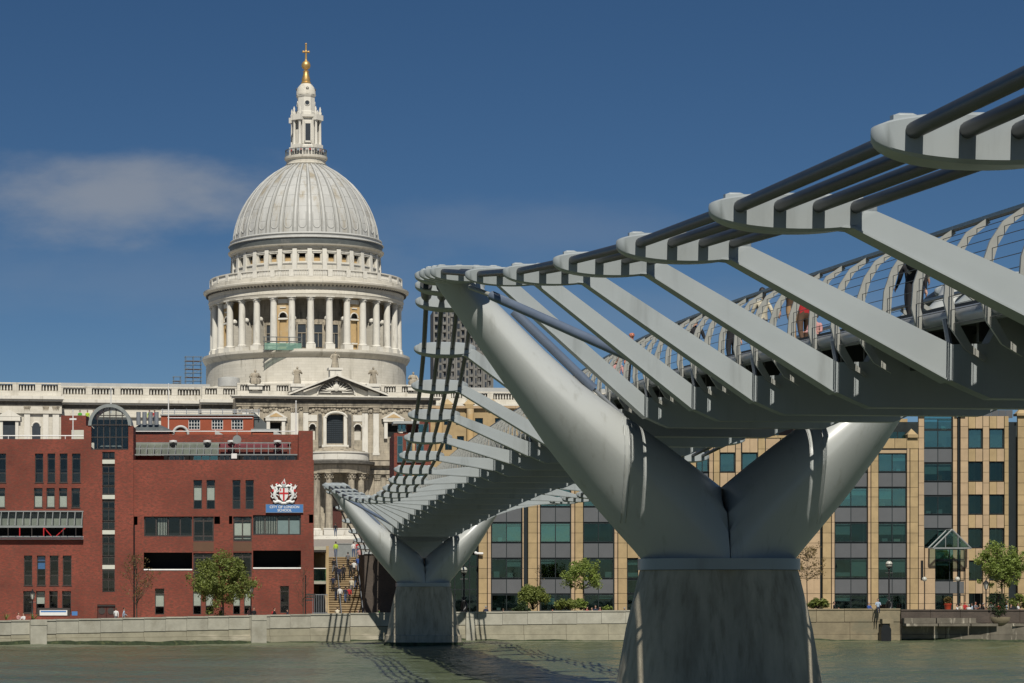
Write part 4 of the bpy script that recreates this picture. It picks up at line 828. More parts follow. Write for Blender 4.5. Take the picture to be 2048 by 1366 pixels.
# statues on the parapet: top-level things
def statue(px, py_foot, py_top, v, label, seated=False, ped=0.0, staff=False, flip=1):
    u, z0_ = C(px, py_foot, v); z1_ = C(px, py_top, v)[1]; H = z1_ - z0_; loc = CA.matrix_basis @ Vector((u, v, z0_)) if False else Matrix.Rotation(TH, 3, 'Z') @ Vector((u, v, z0_)) + Vector((DX, DY, 0))
    r_ = root('statue', loc, label, 'statue', 'statues along the transept parapet', rz=TH); mb = MB(); rg = random.Random(int(px))
    hs = H / 1.78 if not seated else H / 1.35
    prf = [(.33, 0), (.36, .1), (.31, .5), (.27, .85), (.24, 1.05), (.30, 1.25), (.27, 1.42), (.10, 1.5)] if not seated else [(.42, 0), (.45, .3), (.40, .5), (.27, .62), (.28, .85), (.25, 1.0), (.09, 1.08)]
    rings = []
    for r0, z in prf: rings.append([(hs * r0 * (1 + .13 * math.sin(5 * t + z * 3)) * math.cos(t) * 1.1, hs * r0 * (.8 if z > .55 or not seated else 1.2) * (1 + .1 * math.sin(7 * t + z)) * math.sin(t) - (hs * .18 if seated and z < .55 else 0), z * hs) for t in [2 * math.pi * k / 20 for k in range(20)]])
    mb.loft(rings); zt_ = prf[-1][1]; mb.ball((.03 * hs, -.03 * hs, (zt_ + .13) * hs), (.115 * hs, .13 * hs, .16 * hs), 10, 8)
    zs_ = zt_ - .12
    for sg in (-1, 1):
        e = (sg * .46 * hs, -.1 * hs, (zs_ - .3) * hs); h_ = (sg * (.2 if sg == flip else .42) * hs, -.36 * hs, (zs_ - (.15 if sg == flip else .45)) * hs)
        mb.tube([(sg * .26 * hs, 0, zs_ * hs), e, h_], [.13 * hs, .10 * hs, .07 * hs], 8)
    mb.build('figure', M['stone_grime_shade'], r_, 50)
    if staff: MB().tube([(-.42 * hs, -.36 * hs, 0), (-.5 * hs, -.36 * hs, 2.15 * hs)], .025 * hs, 6).build('staff', M['stone_clean'], r_)
    if ped: MB().box(-.6 * hs, .6 * hs, -.5 * hs, .6 * hs, -ped, -.01).box(-.75 * hs, .75 * hs, -.6 * hs, .75 * hs, -ped * .25, -.012).build('pedestal', M['stone_clean'], r_)
statue(670, 736, 702, V0 + 1, 'tall robed stone statue on the apex of the pediment below the dome', ped=2.0)
statue(594, 768, 733, V0 + .4, 'robed stone statue holding a staff at the left end of the pediment', ped=2.8, staff=True)
statue(746, 768, 734, V0 + .4, 'robed stone statue leaning at the right end of the pediment', ped=2.8, flip=-1)
statue(510, 769, 739, V0 + .4, 'seated stone statue on the parapet left of the pediment', seated=True, ped=1.2)
statue(826, 771, 744, V0 + .4, 'seated stone statue on the parapet right of the pediment, beside the bridge cables', seated=True, ped=1.2, flip=-1)
# scaffolds
def scaffold(label, loc, xs, ys, zs, rz=0, net=False, rad=.06, boards=True):
    r_ = root('scaffold', loc, label, 'scaffold', rz=rz); mb = MB()
    for x in xs:
        for y in ys: mb.tube([(x, y, zs[0]), (x, y, zs[-1] + 1)], rad, 5)
    mb.build('standards', M['scaff'], r_); mb = MB()
    for z in zs:
        for dz in (0, 1.0):
            for y in ys: mb.tube([(xs[0] - .3, y, z + dz), (xs[-1] + .3, y, z + dz)], rad * .8, 5)
            for x in xs: mb.tube([(x, ys[0], z + dz), (x, ys[-1], z + dz)], rad * .8, 5)
    for z, z2 in zip(zs, zs[1:]): mb.tube([(xs[0], ys[0], z), (xs[-1], ys[0], z2)], rad * .8, 5)
    mb.build('ledgers', M['scaff'], r_)
    if boards:
        for z in zs[1:]: MB().box(xs[0], xs[-1], ys[0], ys[-1], z - .1, z).build('boards', M['wood'] if not net else M['scaff'], r_)
    if net: MB().box(xs[0], xs[-1], ys[0] - .06, ys[0] - .03, zs[0], zs[0] + 1.6).build('netting', M['netgreen2'], r_)
lw = lambda u, v_, z: Matrix.Rotation(TH, 3, 'Z') @ Vector((u, v_, z)) + Vector((DX, DY, 0))
u0, z0_ = C(372, 770, -12); scaffold('steel scaffold stair tower left of the drum', lw(u0, -12, z0_), [0, 1.8, 3.6], [0, 2.2], [0, 1.9, 3.8, 5.7], TH)
u0, z0_ = C(348, 770, -10); scaffold('low scaffold platform at the far left of the drum', lw(u0, -10, z0_), [0, 1.6], [0, 2], [-.5, 1.0], TH)
u0, z0_ = C(529, 702, -24.0); scaffold('green netted scaffold platform between the drum columns', lw(u0, -24.0, z0_ + .3), [0, 2.9, 5.8, 8.6], [0, 1.0], [0, 2.0], TH, net=True)
# ---------------------------------------------------------------- the school
SD = 256.0; SY = CY + SD
def sx(px, d=SD): return X(px, d)
def sz(py, d=SD): return Z(py, d)
so_ = Vector((sx(300), SY, 1.4))
SCH = root('brick_school', so_, 'dark red brick school with dark narrow windows and a glazed arched stair tower', 'school building')
LWIN = []
for row, (py0, py1, xs_) in enumerate(((907, 965, ((-14, 12), (70, 86.5), (95, 110.5), (119.5, 135), (144, 161))), (976, 1015, ((-14, 10), (68, 85), (93, 109.5), (118, 134.5), (143, 160))), (1111, 1171, ((48, 64.5), (74, 91), (99.5, 117), (125.5, 143))), (1182, 1226, ((46.5, 64), (72, 90), (98.5, 115.5), (124, 142))))):
    for i, (a, b_) in enumerate(xs_): LWIN.append((row, i, a, b_, py0, py1))
mb = MB(so_); holes = [(sx(a), sx(b_), sz(d), sz(c)) for _, _, a, b_, c, d in LWIN] + [(sx(-70), sx(165), sz(1076), sz(1024))]
grid_wall(mb, sx(-80), sx(168), 1.3, sz(878), holes, SY, .32)
mb.box(sx(-80), sx(168), SY + 1.5, SY + 14, 1.3, sz(881)); mb.add([(sx(-80), SY, sz(878)), (sx(168), SY, sz(878)), (sx(168), SY + 1.6, sz(878)), (sx(-80), SY + 1.6, sz(878))], [(0, 1, 2, 3)])
mb.build('left_wall', M['brick'], SCH)
for row, i, a, b_, c, d in LWIN:
    bl = None
    if row == 1 and i < 4: bl = (.0, .62)
    if row == 3 and i == 1: bl = (.42, .98)
    if row == 2 and i == 1: bl = (.55, .98)
    window(SCH, sx(a), sx(b_), sz(d), sz(c), SY + .22, 1, [.33, .82] if row in (0, 2) else [.8], blind=bl, off=so_, bm='sign_blue' if (row == 2 and bl) else 'cream')
    MB(so_).box(sx(a) - .05, sx(b_) + .05, SY - .05, SY + .2, sz(d) - .08, sz(d) - .003).build('sill', M['frame_dark'], SCH)
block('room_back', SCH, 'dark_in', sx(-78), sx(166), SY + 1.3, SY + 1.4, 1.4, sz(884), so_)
# glazed lean-to on the left wing
o = MB(so_).extr([(sx(-70), SY + .3, sz(1023)), (sx(-70), SY - 1.3, sz(1050)), (sx(-70), SY - 1.3, sz(1053.5)), (sx(-70), SY + .3, sz(1027))], (.12, 0, 0)).box(sx(-72), sx(167), SY - 1.45, SY - 1.25, sz(1056), sz(1052)).box(sx(-72), sx(167), SY - .05, SY + .2, sz(1024), sz(1021.5)).build('lean_to_frame', M['greyframe'], SCH)
n = 16
for i in range(n):
    a, b_ = sx(-70 + 236 * i / n), sx(-70 + 236 * (i + 1) / n) - .1
    MB(so_).add([(a, SY - 1.3, sz(1052)), (b_, SY - 1.3, sz(1052)), (b_, SY + .05, sz(1023.5)), (a, SY + .05, sz(1023.5))], [(0, 1, 2, 3)]).build('pane', M['g_clear'], o)
    MB(so_).tube([(b_ + .05, SY - 1.32, sz(1051.5)), (b_ + .05, SY + .05, sz(1023))], .05, 5).build('glazing_bar', M['greyframe'], o)
block('lean_to_lining', o, 'greygreen', sx(-69), sx(164), SY + .5, SY + .55, sz(1053), sz(1026), so_)
for px in (15, 38, 62, 86, 125, 150): block('post', SCH, 'red' if px in (38, 86) else 'frame_dark', sx(px), sx(px + 2), SY + .2, SY + .35, sz(1074), sz(1053), so_)
MB(so_).tube([(sx(88), SY + .3, sz(1056)), (sx(102), SY + .3, sz(1072))], .06, 5).tube([(sx(130), SY + .3, sz(1056)), (sx(112), SY + .3, sz(1072))], .06, 5).build('brace', M['red'], SCH)
MB(so_).tube([(sx(-75), SY - .3, sz(1074)), (sx(167), SY - .3, sz(1074))], .075, 8).tube([(sx(-75), SY - .3, sz(1078)), (sx(167), SY - .3, sz(1078))], .05, 8).build('terrace_rail', M['white'], SCH)
MB(so_).tube([(sx(-75), SY + .4, sz(871)), (sx(171), SY + .4, sz(871))], .06, 8).build('roof_rail', M['white'], SCH)
for px in range(-60, 170, 38): MB(so_).tube([(sx(px), SY + .4, sz(879)), (sx(px), SY + .4, sz(871))], .045, 6).build('rail_post', M['white'], SCH)
# stair tower
TY = SY - .35
strip = []
for y0 in (929.5, 1000, 1070):
    strip += [(y0 + 3, y0 + 17), (y0 + 18, y0 + 42), (y0 + 44, y0 + 59)]
strip = [(905, 918)] + strip + [(1140, 1159), (1160, 1183)]
mb = MB(so_); ho = [(sx(205), sx(230), sz(1184), sz(904)), (sx(195), sx(231), 1.3, sz(1209)), (sx(183), sx(257), sz(900), sz(852))]
grid_wall(mb, sx(168), sx(267), 1.3, sz(852), ho, TY, .4)
for px in (168, 267): mb.add([(sx(px), TY, 1.3), (sx(px), TY + 5, 1.3), (sx(px), TY + 5, sz(852)), (sx(px), TY, sz(852))], [(0, 1, 2, 3)])
for p0, p1 in ((168, 183), (257, 267)): mb.box(sx(p0) + .01, sx(p1) - .01, TY + .02, TY + 5, sz(880), sz(852.2))
mb.build('tower_wall', M['brick'], SCH)
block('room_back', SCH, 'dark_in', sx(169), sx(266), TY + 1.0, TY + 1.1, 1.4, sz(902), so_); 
for i, (c, d) in enumerate(strip): window(SCH, sx(205), sx(230), sz(d), sz(c), TY + .12, 2, None, off=so_, fw=.06)
for c in (919.5, 990, 1060.5, 1130):
    block('floor_band', SCH, 'cream', sx(205), sx(230), TY + .08, TY + .2, sz(c + 8.2), sz(c), so_)
dr = MB(so_); dr.box(sx(195.5), sx(212.6), TY + .2, TY + .3, 1.4, sz(1213)).box(sx(213.2), sx(230.5), TY + .2, TY + .3, 1.4, sz(1213)); do = dr.build('door', M['wood'], SCH)
for px in (204, 222): MB(so_).lathe([(.02, 0), (.32, 0)], 14).v
for px in (204, 222):
    q = MB(so_); q.extr([(sx(px) + .34 * math.cos(t), TY + .16, sz(1222) + .34 * math.sin(t)) for t in [2 * math.pi * k / 14 for k in range(14)]], (0, .05, 0)); q.build('door_roundel', M['frame_dark'], do)
aw = MB(so_); aw.extr([(sx(213) + .95 * math.cos(t), TY + .06, sz(1212.5) + .48 * math.sin(t)) for t in [math.pi * k / 12 for k in range(13)]], (0, .3, 0)); aw.build('door_arch', M['frame_dark'], SCH)
arch = lambda r_, y, zc_, n=20: [(sx(220) + r_ * math.cos(t), y, zc_ + r_ * math.sin(t)) for t in [math.pi * k / n for k in range(n + 1)]]
zc_ = sz(851.5); rg_ = (sx(257) - sx(183)) / 2
aw = MB(so_); o1 = arch(rg_ + .32, TY - .1, zc_); i1 = arch(rg_ - .02, TY - .1, zc_); n = len(o1)
aw.add(o1 + i1 + [(x, TY + 4.6, z) for x, y, z in o1] + [(x, TY + 4.6, z) for x, y, z in i1], [(i, i + 1, n + i + 1, n + i) for i in range(n - 1)] + [(i + 1, i, 2*n + i, 2*n + i + 1) for i in range(n - 1)] + [(n + i, n + i + 1, 3*n + i + 1, 3*n + i) for i in range(n - 1)]); aw.build('arch_hood', M['greyframe'], SCH, 40)
fr = MB(so_); zb_ = sz(899)
for k in range(1, 6):
    x = sx(183) + (sx(257) - sx(183)) * k / 6; h = zc_ + math.sqrt(max(0, rg_ ** 2 - (x - sx(220)) ** 2)); fr.box(x - .045, x + .045, TY + .1, TY + .2, zb_, h)
for py in (899.5, 875.5, 851, 832): fr.box(sx(183) if py > 840 else sx(191), sx(257) if py > 840 else sx(249), TY + .11, TY + .19, sz(py), sz(py) + .09)
aw = fr.build('arched_window', M['frame_dark'], SCH)
xs_ = [sx(183) + (sx(257) - sx(183)) * k / 6 for k in range(7)]
for a, b_ in zip(xs_, xs_[1:]):
    for c, d in ((899, 875.5), (875.5, 851)): block('pane', aw, 'g_clear', a + .04, b_ - .04, TY + .14, TY + .15, sz(c) + .06, sz(d) - .01, so_)
gl = MB(so_); gl.extr(arch(rg_ - .03, TY + .14, zc_ + .08), (0, .02, 0)); gl.build('pane', M['g_clear'], aw)
block('room_back', SCH, 'greyframe', sx(184), sx(256), TY + 3.6, TY + 3.7, sz(900), sz(835), so_)
for py in (846, 868, 888): block('inner_beam', SCH, 'greyframe', sx(188), sx(252), TY + 2.8, TY + 3.0, sz(py + 3), sz(py), so_)
# right wing
RW = [('n', 387, 404, 960, 1018, 'b'), ('n', 413, 430, 960, 1018, 'b'), ('n', 465, 481, 960, 1018, ''), ('n', 491, 507.5, 960, 1018, ''), ('n', 310, 328.5, 1177, 1229, 'b'), ('n', 386, 402.5, 1172, 1229, 'b'), ('n', 411, 427, 1172, 1229, 'b'), ('n', 466, 480.5, 1172, 1229, 'b'), ('n', 488, 503, 1172, 1229, 'b'), ('n', 560.5, 578, 1172, 1226, ''),
      ('d', 386.5, 427.5, 1033, 1083, ''), ('d', 466.5, 503.5, 1033, 1083, 'b'), ('d', 386.5, 427.5, 1106, 1155, ''), ('d', 466.5, 503.5, 1105, 1154, ''), ('w', 288, 384.5, 1033, 1073, 's'), ('w', 506, 602, 1030, 1070, 'c'), ('v', 287.5, 384.5, 1105, 1142, ''), ('v', 506, 602, 1101, 1139, ''),
      ('k', 261.5 + 6, 275, 1033, 1050, ''), ('k', 428.5, 440, 1033, 1048, ''), ('k', 453.5, 464.5, 1032, 1048, ''), ('k', 615, 626.5, 1029, 1046, '')]
mb = MB(so_); grid_wall(mb, sx(267), sx(627.5), 1.3, sz(920), [(sx(a), sx(b_), sz(d), sz(c)) for _, a, b_, c, d, _ in RW if _ is not None], SY, .34)
mb.add([(sx(627.5), SY, 1.3), (sx(627.5), SY + 14, 1.3), (sx(627.5), SY + 14, sz(920)), (sx(627.5), SY, sz(920))], [(0, 1, 2, 3)]); mb.add([(sx(267), SY, sz(920)), (sx(627.5), SY, sz(920)), (sx(627.5), SY + 9, sz(920)), (sx(267), SY + 9, sz(920))], [(0, 1, 2, 3)])
mb.box(sx(263), sx(627.5) - .02, SY + 1.6, SY + 13.8, 1.3, sz(922)); mb.build('right_wall', M['brick'], SCH)
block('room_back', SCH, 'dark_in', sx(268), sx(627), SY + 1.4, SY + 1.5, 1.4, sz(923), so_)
for kd, a, b_, c, d, f_ in RW:
    A, B, C_, D = sx(a), sx(b_), sz(d), sz(c)
    if kd == 'n': window(SCH, A, B, C_, D, SY + .22, 1, [.3, .8] if d > 1100 or f_ or True else None, blind=(.3, .82) if f_ == 'b' else None, off=so_); 
    if kd == 'd':
        window(SCH, A, B, C_, D, SY + .18, 2, [.22, .82], off=so_, fw=.13, blind=(.1, .8) if f_ == 'b' else None)
        block('brown_panel', SCH, 'brownpanel', A, B, SY - .02, SY + .1, C_ - 1.0, C_ - .06, so_)
    if kd == 'w':
        wv = window(SCH, A, B, C_, D, SY + .25, 4, None, off=so_, fw=.12)
        if f_ == 'c':
            block('blind', wv, 'teal_blind', A + (B - A) * .51, B - .15, SY + .42, SY + .44, C_ + .1, D - .55, so_)
        for j in range(13): block('vertical_blind', wv, 'cream', A + .3 + j * (.16 if f_ == 's' else .17), A + .36 + j * (.16 if f_ == 's' else .17), SY + .5, SY + .52, C_ + .15, D - .15, so_) if f_ == 'c' or j > 6 else None
    if kd == 'v':
        MB(so_).tube([(A, SY + .1, C_ + .12), (B, SY + .1, C_ + .12)], .085, 8).build('balcony_rail', M['white'], SCH)
MB(so_).tube([(sx(264.5) + .2, SY - .1, 1.4), (sx(264.5) + .2, SY - .1, sz(1050))], .07, 8).build('downpipe', M['black'], SCH)
for px in (277, 441, 453, 613): block('brick_fin', SCH, 'brick', sx(px) - .03, sx(px) + .25, SY - .06, SY + .05, 1.4, sz(1030), so_)
# roof terrace
d2 = 262.0
mb = MB(so_); mb.box(X(262, d2), X(624, d2), CY + d2, CY + d2 + 8, sz(925), Z(869, d2)); mb.build('penthouse_wall', M['brick'], SCH)
mb = MB(so_); mb.box(X(596, d2) , X(624.5, d2), CY + 258, CY + d2 + .02, sz(921), Z(866.5, d2)); mb.build('penthouse_wall', M['brick'], SCH)
n = 22
co_ = MB(so_); y0, y1, y2 = CY + 258.6, CY + 260.2, CY + 261.8
for (yy, pp) in ((y0, 913), (y1, 899), (y2, 886)): co_.box(X(268, d2), X(582 if pp < 900 else 594, d2), yy - .05, yy + .05, Z(pp, d2) - .06, Z(pp, d2) + .06)
co_ = co_.build('conservatory_frame', M['greyframe'], SCH)
for (ya, yb, pa, pb_, m_) in ((y0, y1, 912.5, 899.5, 'g_clear'), (y1, y2, 898.5, 886, 'g_clear')):
    for i in range(n):
        a, b_ = X(268 + 312 * i / n, d2), X(268 + 312 * (i + 1) / n, d2) - .09
        MB(so_).add([(a, ya, Z(pa, d2)), (b_, ya, Z(pa, d2)), (b_, yb, Z(pb_, d2)), (a, yb, Z(pb_, d2))], [(0, 1, 2, 3)]).build('pane', M[m_], co_)
        MB(so_).tube([(b_ + .045, ya, Z(pa, d2)), (b_ + .045, yb, Z(pb_, d2))], .045, 5).build('glazing_bar', M['greyframe'], co_)
block('conservatory_lining', co_, 'greygreen', X(270, d2), X(438, d2), y2 - .5, y2 - .45, Z(912, d2), Z(887, d2), so_); block('faded_blind', co_, 'dullred', X(441, d2), X(575, d2), y2 - .55, y2 - .5, Z(896, d2), Z(888, d2), so_)
for i, (a, b_) in enumerate(((340, 372), (388, 438), (440, 470), (486, 530), (536, 590))): window(SCH, X(a, d2), X(b_, d2), sz(921), Z(913.5, d2), y0 + .1, 3, None, 'frame_dark', 'g_sky' if i == 1 else 'g_clear', off=so_)
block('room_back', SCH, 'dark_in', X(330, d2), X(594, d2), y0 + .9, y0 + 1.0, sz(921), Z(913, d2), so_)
MB(so_).tube([(sx(268), SY + .3, sz(924.5)), (sx(621), SY + .3, sz(922.5))], .075, 8).build('roof_rail', M['white'], SCH)
for px in range(290, 620, 46): MB(so_).tube([(sx(px), SY + .3, sz(921) - .1), (sx(px), SY + .3, sz(924))], .05, 6).build('rail_post', M['white'], SCH)
MB(so_).tube([(X(268, d2), CY + d2 + .2, Z(871, d2) + .45), (X(590, d2), CY + d2 + .2, Z(871, d2) + .45)], .05, 8).build('roof_rail', M['white'], SCH)
for px in (347, 415, 463, 555): MB(so_).lathe([(.42, Z(885, d2)), (.42, Z(882, d2)), (.05, Z(881, d2))], 12, (X(px, d2), CY + 261.2)).build('roof_dome_vent', M['white'], SCH, 40)
MB(so_).box(X(463, 259), X(474, 259), CY + 258, CY + 258.6, Z(918, 259), Z(908, 259)).build('floodlight', M['white'], SCH)
MB(so_).lathe([(.05, 0), (.3, .06), (.46, .18)], 14).v
q = MB(so_); q.extr([(X(474, 260) + .45 * math.cos(t), CY + 260, Z(879, 260) + .45 * math.sin(t)) for t in [2 * math.pi * k / 18 for k in range(18)]], (0, .15, 0)); q.tube([(X(474, 260), CY + 260.2, Z(886, 260)), (X(474, 260), CY + 260.2, Z(840, 260))], .035, 6); q.build('satellite_dish', M['greyframe'], SCH)
for k, px in enumerate((277, 289, 301, 313)): MB(so_).tube([(X(px, 264), CY + 264, Z(850, 264)), (X(px, 264), CY + 264, Z(824, 264))], .24, 10).build('flue', M['tubegrey'], SCH, 50)
mb = MB(so_); zr0, zr1 = Z(862, 264), Z(846, 264); a, b_ = X(262, 264), X(345, 264); mb.add([(a, CY + 263, zr0), (b_, CY + 263, zr0), (b_, CY + 269, zr0), (a, CY + 269, zr0), (a + 1, CY + 265, zr1), (b_ - 1.6, CY + 265, zr1), (b_ - 1.6, CY + 268, zr1), (a + 1, CY + 268, zr1)], [(0, 1, 5, 4), (1, 2, 6, 5), (2, 3, 7, 6), (3, 0, 4, 7), (4, 5, 6, 7)]); mb.box(a + .2, b_ - .6, CY + 263.6, CY + 268, Z(878, 264), zr0 - .02); mb.build('plant_room', M['lead_dark'], SCH)
mb = MB(so_); mb.box(X(122, 266), X(172, 266), CY + 266, CY + 272, sz(900), Z(831, 266)); mb.build('rear_wall', M['brick'], SCH)
mb = MB(so_); mb.box(X(143, 263), X(170, 263), CY + 263, CY + 264, sz(890), Z(860, 263)); mb.build('louvre_box', M['cream'], SCH)
for (px, pa, pb_, d_, lab) in ((222, 820, 778, 262, 'white flagpole standing behind the arched stair tower'), (337, 868, 770, 266, 'tall white flagpole on the roof right of the steel flues'), (592, 872, 804, 266, 'white flagpole near the right end of the school roof'), (146, 872, 822, 259, 'white mast with a crossbar on the left part of the school roof')):
    r_ = root('flagpole', P(px, pa + 6, d_), lab, 'flagpole', 'masts on the school roof'); H = (pa + 6 - pb_) * d_ / F
    MB().tube([(0, 0, 0), (0, 0, H)], [.075, .05], 8).build('pole', M['white'], r_, 50); MB().ball((0, 0, H + .06), .09, 8, 6).build('finial', M['white'], r_)
    if px == 146: MB().box(-.36, .36, -.05, .05, H * .68, H * .74).build('crossbar', M['white'], r_)
# sign and arms
sg = root('school_sign', (sx(569), SY - .12, sz(1025)), 'blue board lettered in white below the coat of arms', 'sign')
W_, H_ = sx(606) - sx(532), sz(1009) - sz(1025)
MB().box(-W_ / 2, W_ / 2, -.06, .1, 0, H_).build('board', M['sign_blue'], sg)
MB().box(-W_ / 2 - .03, W_ / 2 + .03, -.07, .1, -.03, .005).box(-W_ / 2 - .03, W_ / 2 + .03, -.07, .1, H_ - .005, H_ + .03).box(-W_ / 2 - .03, -W_ / 2 + .005, -.068, .1, .005, H_ - .005).box(W_ / 2 - .005, W_ / 2 + .03, -.068, .1, .005, H_ - .005).build('frame', M['greyframe'], sg)
for txt, zz_, sz_t in (('CITY OF LONDON', .44, .36), ('SCHOOL', .10, .36)):
    fc = bpy.data.curves.new('lettering', 'FONT'); fc.body = txt; fc.size = sz_t; fc.align_x = 'CENTER'; fc.extrude = .008; fc.offset = .008
    to = bpy.data.objects.new('tmp', fc); COL.objects.link(to); bpy.context.view_layer.update()
    me = bpy.data.meshes.new_from_object(to.evaluated_get(bpy.context.evaluated_depsgraph_get())); bpy.data.objects.remove(to); me.materials.clear(); me.materials.append(M['white'])
    inst(me, 'lettering', sg, (0, -.075, zz_), (1.0, 1, .9), (R(90), 0, 0))
ar = root('coat_of_arms', (sx(567.5), SY - .05, sz(1008)), 'white carved coat of arms with a red cross shield between two dragons', 'coat of arms'); k_ = (sz(957) - sz(1008)) / 50.0
def A(x, z, y=0): return (x * k_, -.1 - y, z * k_)
shield = [A(-9, 31), A(9, 31), A(9, 20), A(7.5, 13), A(4, 8), A(0, 4.5), A(-4, 8), A(-7.5, 13), A(-9, 20)]
MB().extr([(x, y - .14, z) for x, y, z in reversed(shield)], (0, .2, 0)).build('shield', M['white'], ar)
MB().box(-1.7 * k_, 1.7 * k_, -.262, -.24, 5.2 * k_, 30.6 * k_).build('cross_upright', M['red'], ar); MB().box(-8.8 * k_, 8.8 * k_, -.26, -.241, 19 * k_, 22.4 * k_).build('cross_bar', M['red'], ar); MB().box(-7.2 * k_, -5 * k_, -.25, -.241, 25 * k_, 30 * k_).build('sword_charge', M['red'], ar)
for s in (-1, 1):
    mb = MB(); g_ = lambda x, z, y=.05: A(s * x, z, y)
    mb.tube([g_(13, 8), g_(17, 12), g_(18.5, 18), g_(16, 24), g_(13.5, 29), g_(15.5, 33), g_(12, 36)], [.08, .16, .2, .19, .15, .13, .07], 8)       # body, neck, head
    mb.tube([g_(16, 22), g_(11, 24), g_(9.6, 27)], [.09, .07, .05], 6); mb.tube([g_(16.5, 18), g_(12, 18), g_(10, 16)], [.08, .06, .05], 6)          # fore legs on the shield
    mb.tube([g_(17.5, 14), g_(13, 11), g_(12.5, 6.5), g_(10, 6)], [.13, .1, .07, .05], 6)
    mb.tube([g_(18, 13), g_(22, 11), g_(25, 15), g_(23, 19), g_(26, 23)], [.1, .08, .07, .06, .03], 6)                                              # tail
    mb.build('dragon', M['white'], ar, 60)
    wg = MB(); wg.extr([g_(17, 24, .02), g_(22, 28, .02), g_(27, 37, .02), g_(24.5, 35, .02), g_(22.5, 39, .02), g_(20.5, 34, .02), g_(18, 34, .02)], (0, .07, 0)); wg.build('dragon_wing', M['white'], ar)
    MB().extr([g_(19, 24, .1), g_(23.5, 24.5, .1), g_(22, 29.5, .1), g_(20, 29, .1)], (0, .03, 0)).build('wing_cross', M['red'], ar)
    MB().tube([g_(4, 33), g_(9, 36), g_(13, 34), g_(15, 38), g_(12, 41)], [.14, .16, .13, .1, .05], 7).build('mantling', M['white'], ar, 60)
    MB().tube([g_(9, 39), g_(13, 41.5), g_(16, 40)], [.05, .1, .05], 6).build('mantling_lining', M['red'], ar)
    MB().tube([g_(5, 3), g_(11, 5), g_(17, 3), g_(21, 6)], [.16, .18, .17, .08], 7).build('motto_scroll', M['white'], ar, 60)
MB().ball(A(0, 34.5, .06), (.22, .18, .26), 10, 7).build('helmet', M['coping'], ar, 60); MB().extr([A(-5, 38), A(5, 38), A(3, 43), A(1.5, 50), A(-1, 45), A(-4, 42)], (0, .1, 0)).build('crest_wing', M['white'], ar); MB().box(-.9 * k_, .9 * k_, -.16, -.11, 38 * k_, 45 * k_).box(-3 * k_, 3 * k_, -.158, -.112, 40.5 * k_, 42 * k_).build('crest_cross', M['red'], ar)
MB().tube([A(-9, 3), A(-4, 1.5), A(4, 1.5), A(9, 3)], .17, 7).build('motto_scroll', M['white'], ar, 60)

# ---------------------------------------------------------------- brick blocks behind the school
BD = 300.0; bo = Vector((X(410, BD), CY + BD, 8.6)); BB = root('brick_building', bo, 'bright orange red brick building with three white sash windows behind the school', 'building')
bx = lambda p: X(p, BD); bz = lambda p: Z(p, BD)
WN = [(377, 400, 859, 839), (423.5, 446, 859, 839), (463, 486, 859, 839)]
mb = MB(bo); grid_wall(mb, bx(322), bx(507), 8.4, bz(831), [(bx(a), bx(b_), bz(c), bz(d)) for a, b_, c, d in WN], CY + BD, .2); mb.box(bx(322), bx(507), CY + BD + .6, CY + BD + 12, 8.4, bz(832)); mb.add([(bx(507), CY + BD, 8.4), (bx(507), CY + BD + 12, 8.4), (bx(507), CY + BD + 12, bz(831)), (bx(507), CY + BD, bz(831))], [(0, 1, 2, 3)]); mb.build('wall', M['brick_bright'], BB)
for a, b_, c, d in WN: window(BB, bx(a), bx(b_), bz(c), bz(d), CY + BD + .08, 4, [.33, .66], 'white', 'g_clear', .06, off=bo)
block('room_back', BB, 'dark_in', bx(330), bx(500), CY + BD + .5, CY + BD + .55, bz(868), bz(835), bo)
block('parapet', BB, 'coping', bx(320), bx(509), CY + BD - .15, CY + BD + .5, bz(831), bz(828.5), bo)
for py in (820, 824): MB(bo).tube([(bx(322), CY + BD + .3, bz(py)), (bx(520), CY + BD + .3, bz(py))], .05, 6).build('roof_rail', M['tubegrey'], BB)
for px in range(325, 522, 24): MB(bo).tube([(bx(px), CY + BD + .3, bz(829)), (bx(px), CY + BD + .3, bz(817))], .05, 6).build('rail_post', M['tubegrey'], BB)
MB(bo).tube([(bx(335), CY + BD - .1, bz(836)), (bx(505), CY + BD - .1, bz(836))], .06, 6).build('pipe', M['tubegrey'], BB)
MB(bo).extr([(bx(507), CY + BD + 1, bz(822)), (bx(533), CY + BD + 1, bz(846)), (bx(533), CY + BD + 1, bz(868)), (bx(507), CY + BD + 1, bz(868))], (0, 9, 0)).build('mansard_roof', M['lead_dark'], BB)
q = MB(bo); q.extr([(bx(370) + .85 * math.cos(t), CY + 285, Z(869, 285) + .9 * math.sin(t)) for t in [math.pi * k / 14 for k in range(15)]], (0, .6, 0)); q.build('dormer_back', M['brick_bright'], BB); MB(bo).tube([(bx(370) + .85 * math.cos(t), CY + 284.9, Z(869, 285) + .9 * math.sin(t)) for t in [math.pi * k / 14 for k in range(15)]], .16, 8).build('dormer_hood', M['lead_roof'], BB, 50)
for px in (430, 547): MB(bo).extr([(X(px, 280), CY + 280, Z(872, 280)), (X(px + 22, 280), CY + 280, Z(872, 280)), (X(px, 280), CY + 280, Z(860, 280))], (0, 1.5, 0)).build('glass_rooflight', M['lead_roof'], BB)
block('lower_wing', BB, 'brick_bright', X(505, 290), X(556, 290), CY + 290, CY + 297, 8.4, Z(862, 290), bo); block('lower_parapet', BB, 'coping', X(502, 290), X(558, 290), CY + 289.8, CY + 297.2, Z(861.9, 290), Z(858, 290), bo)
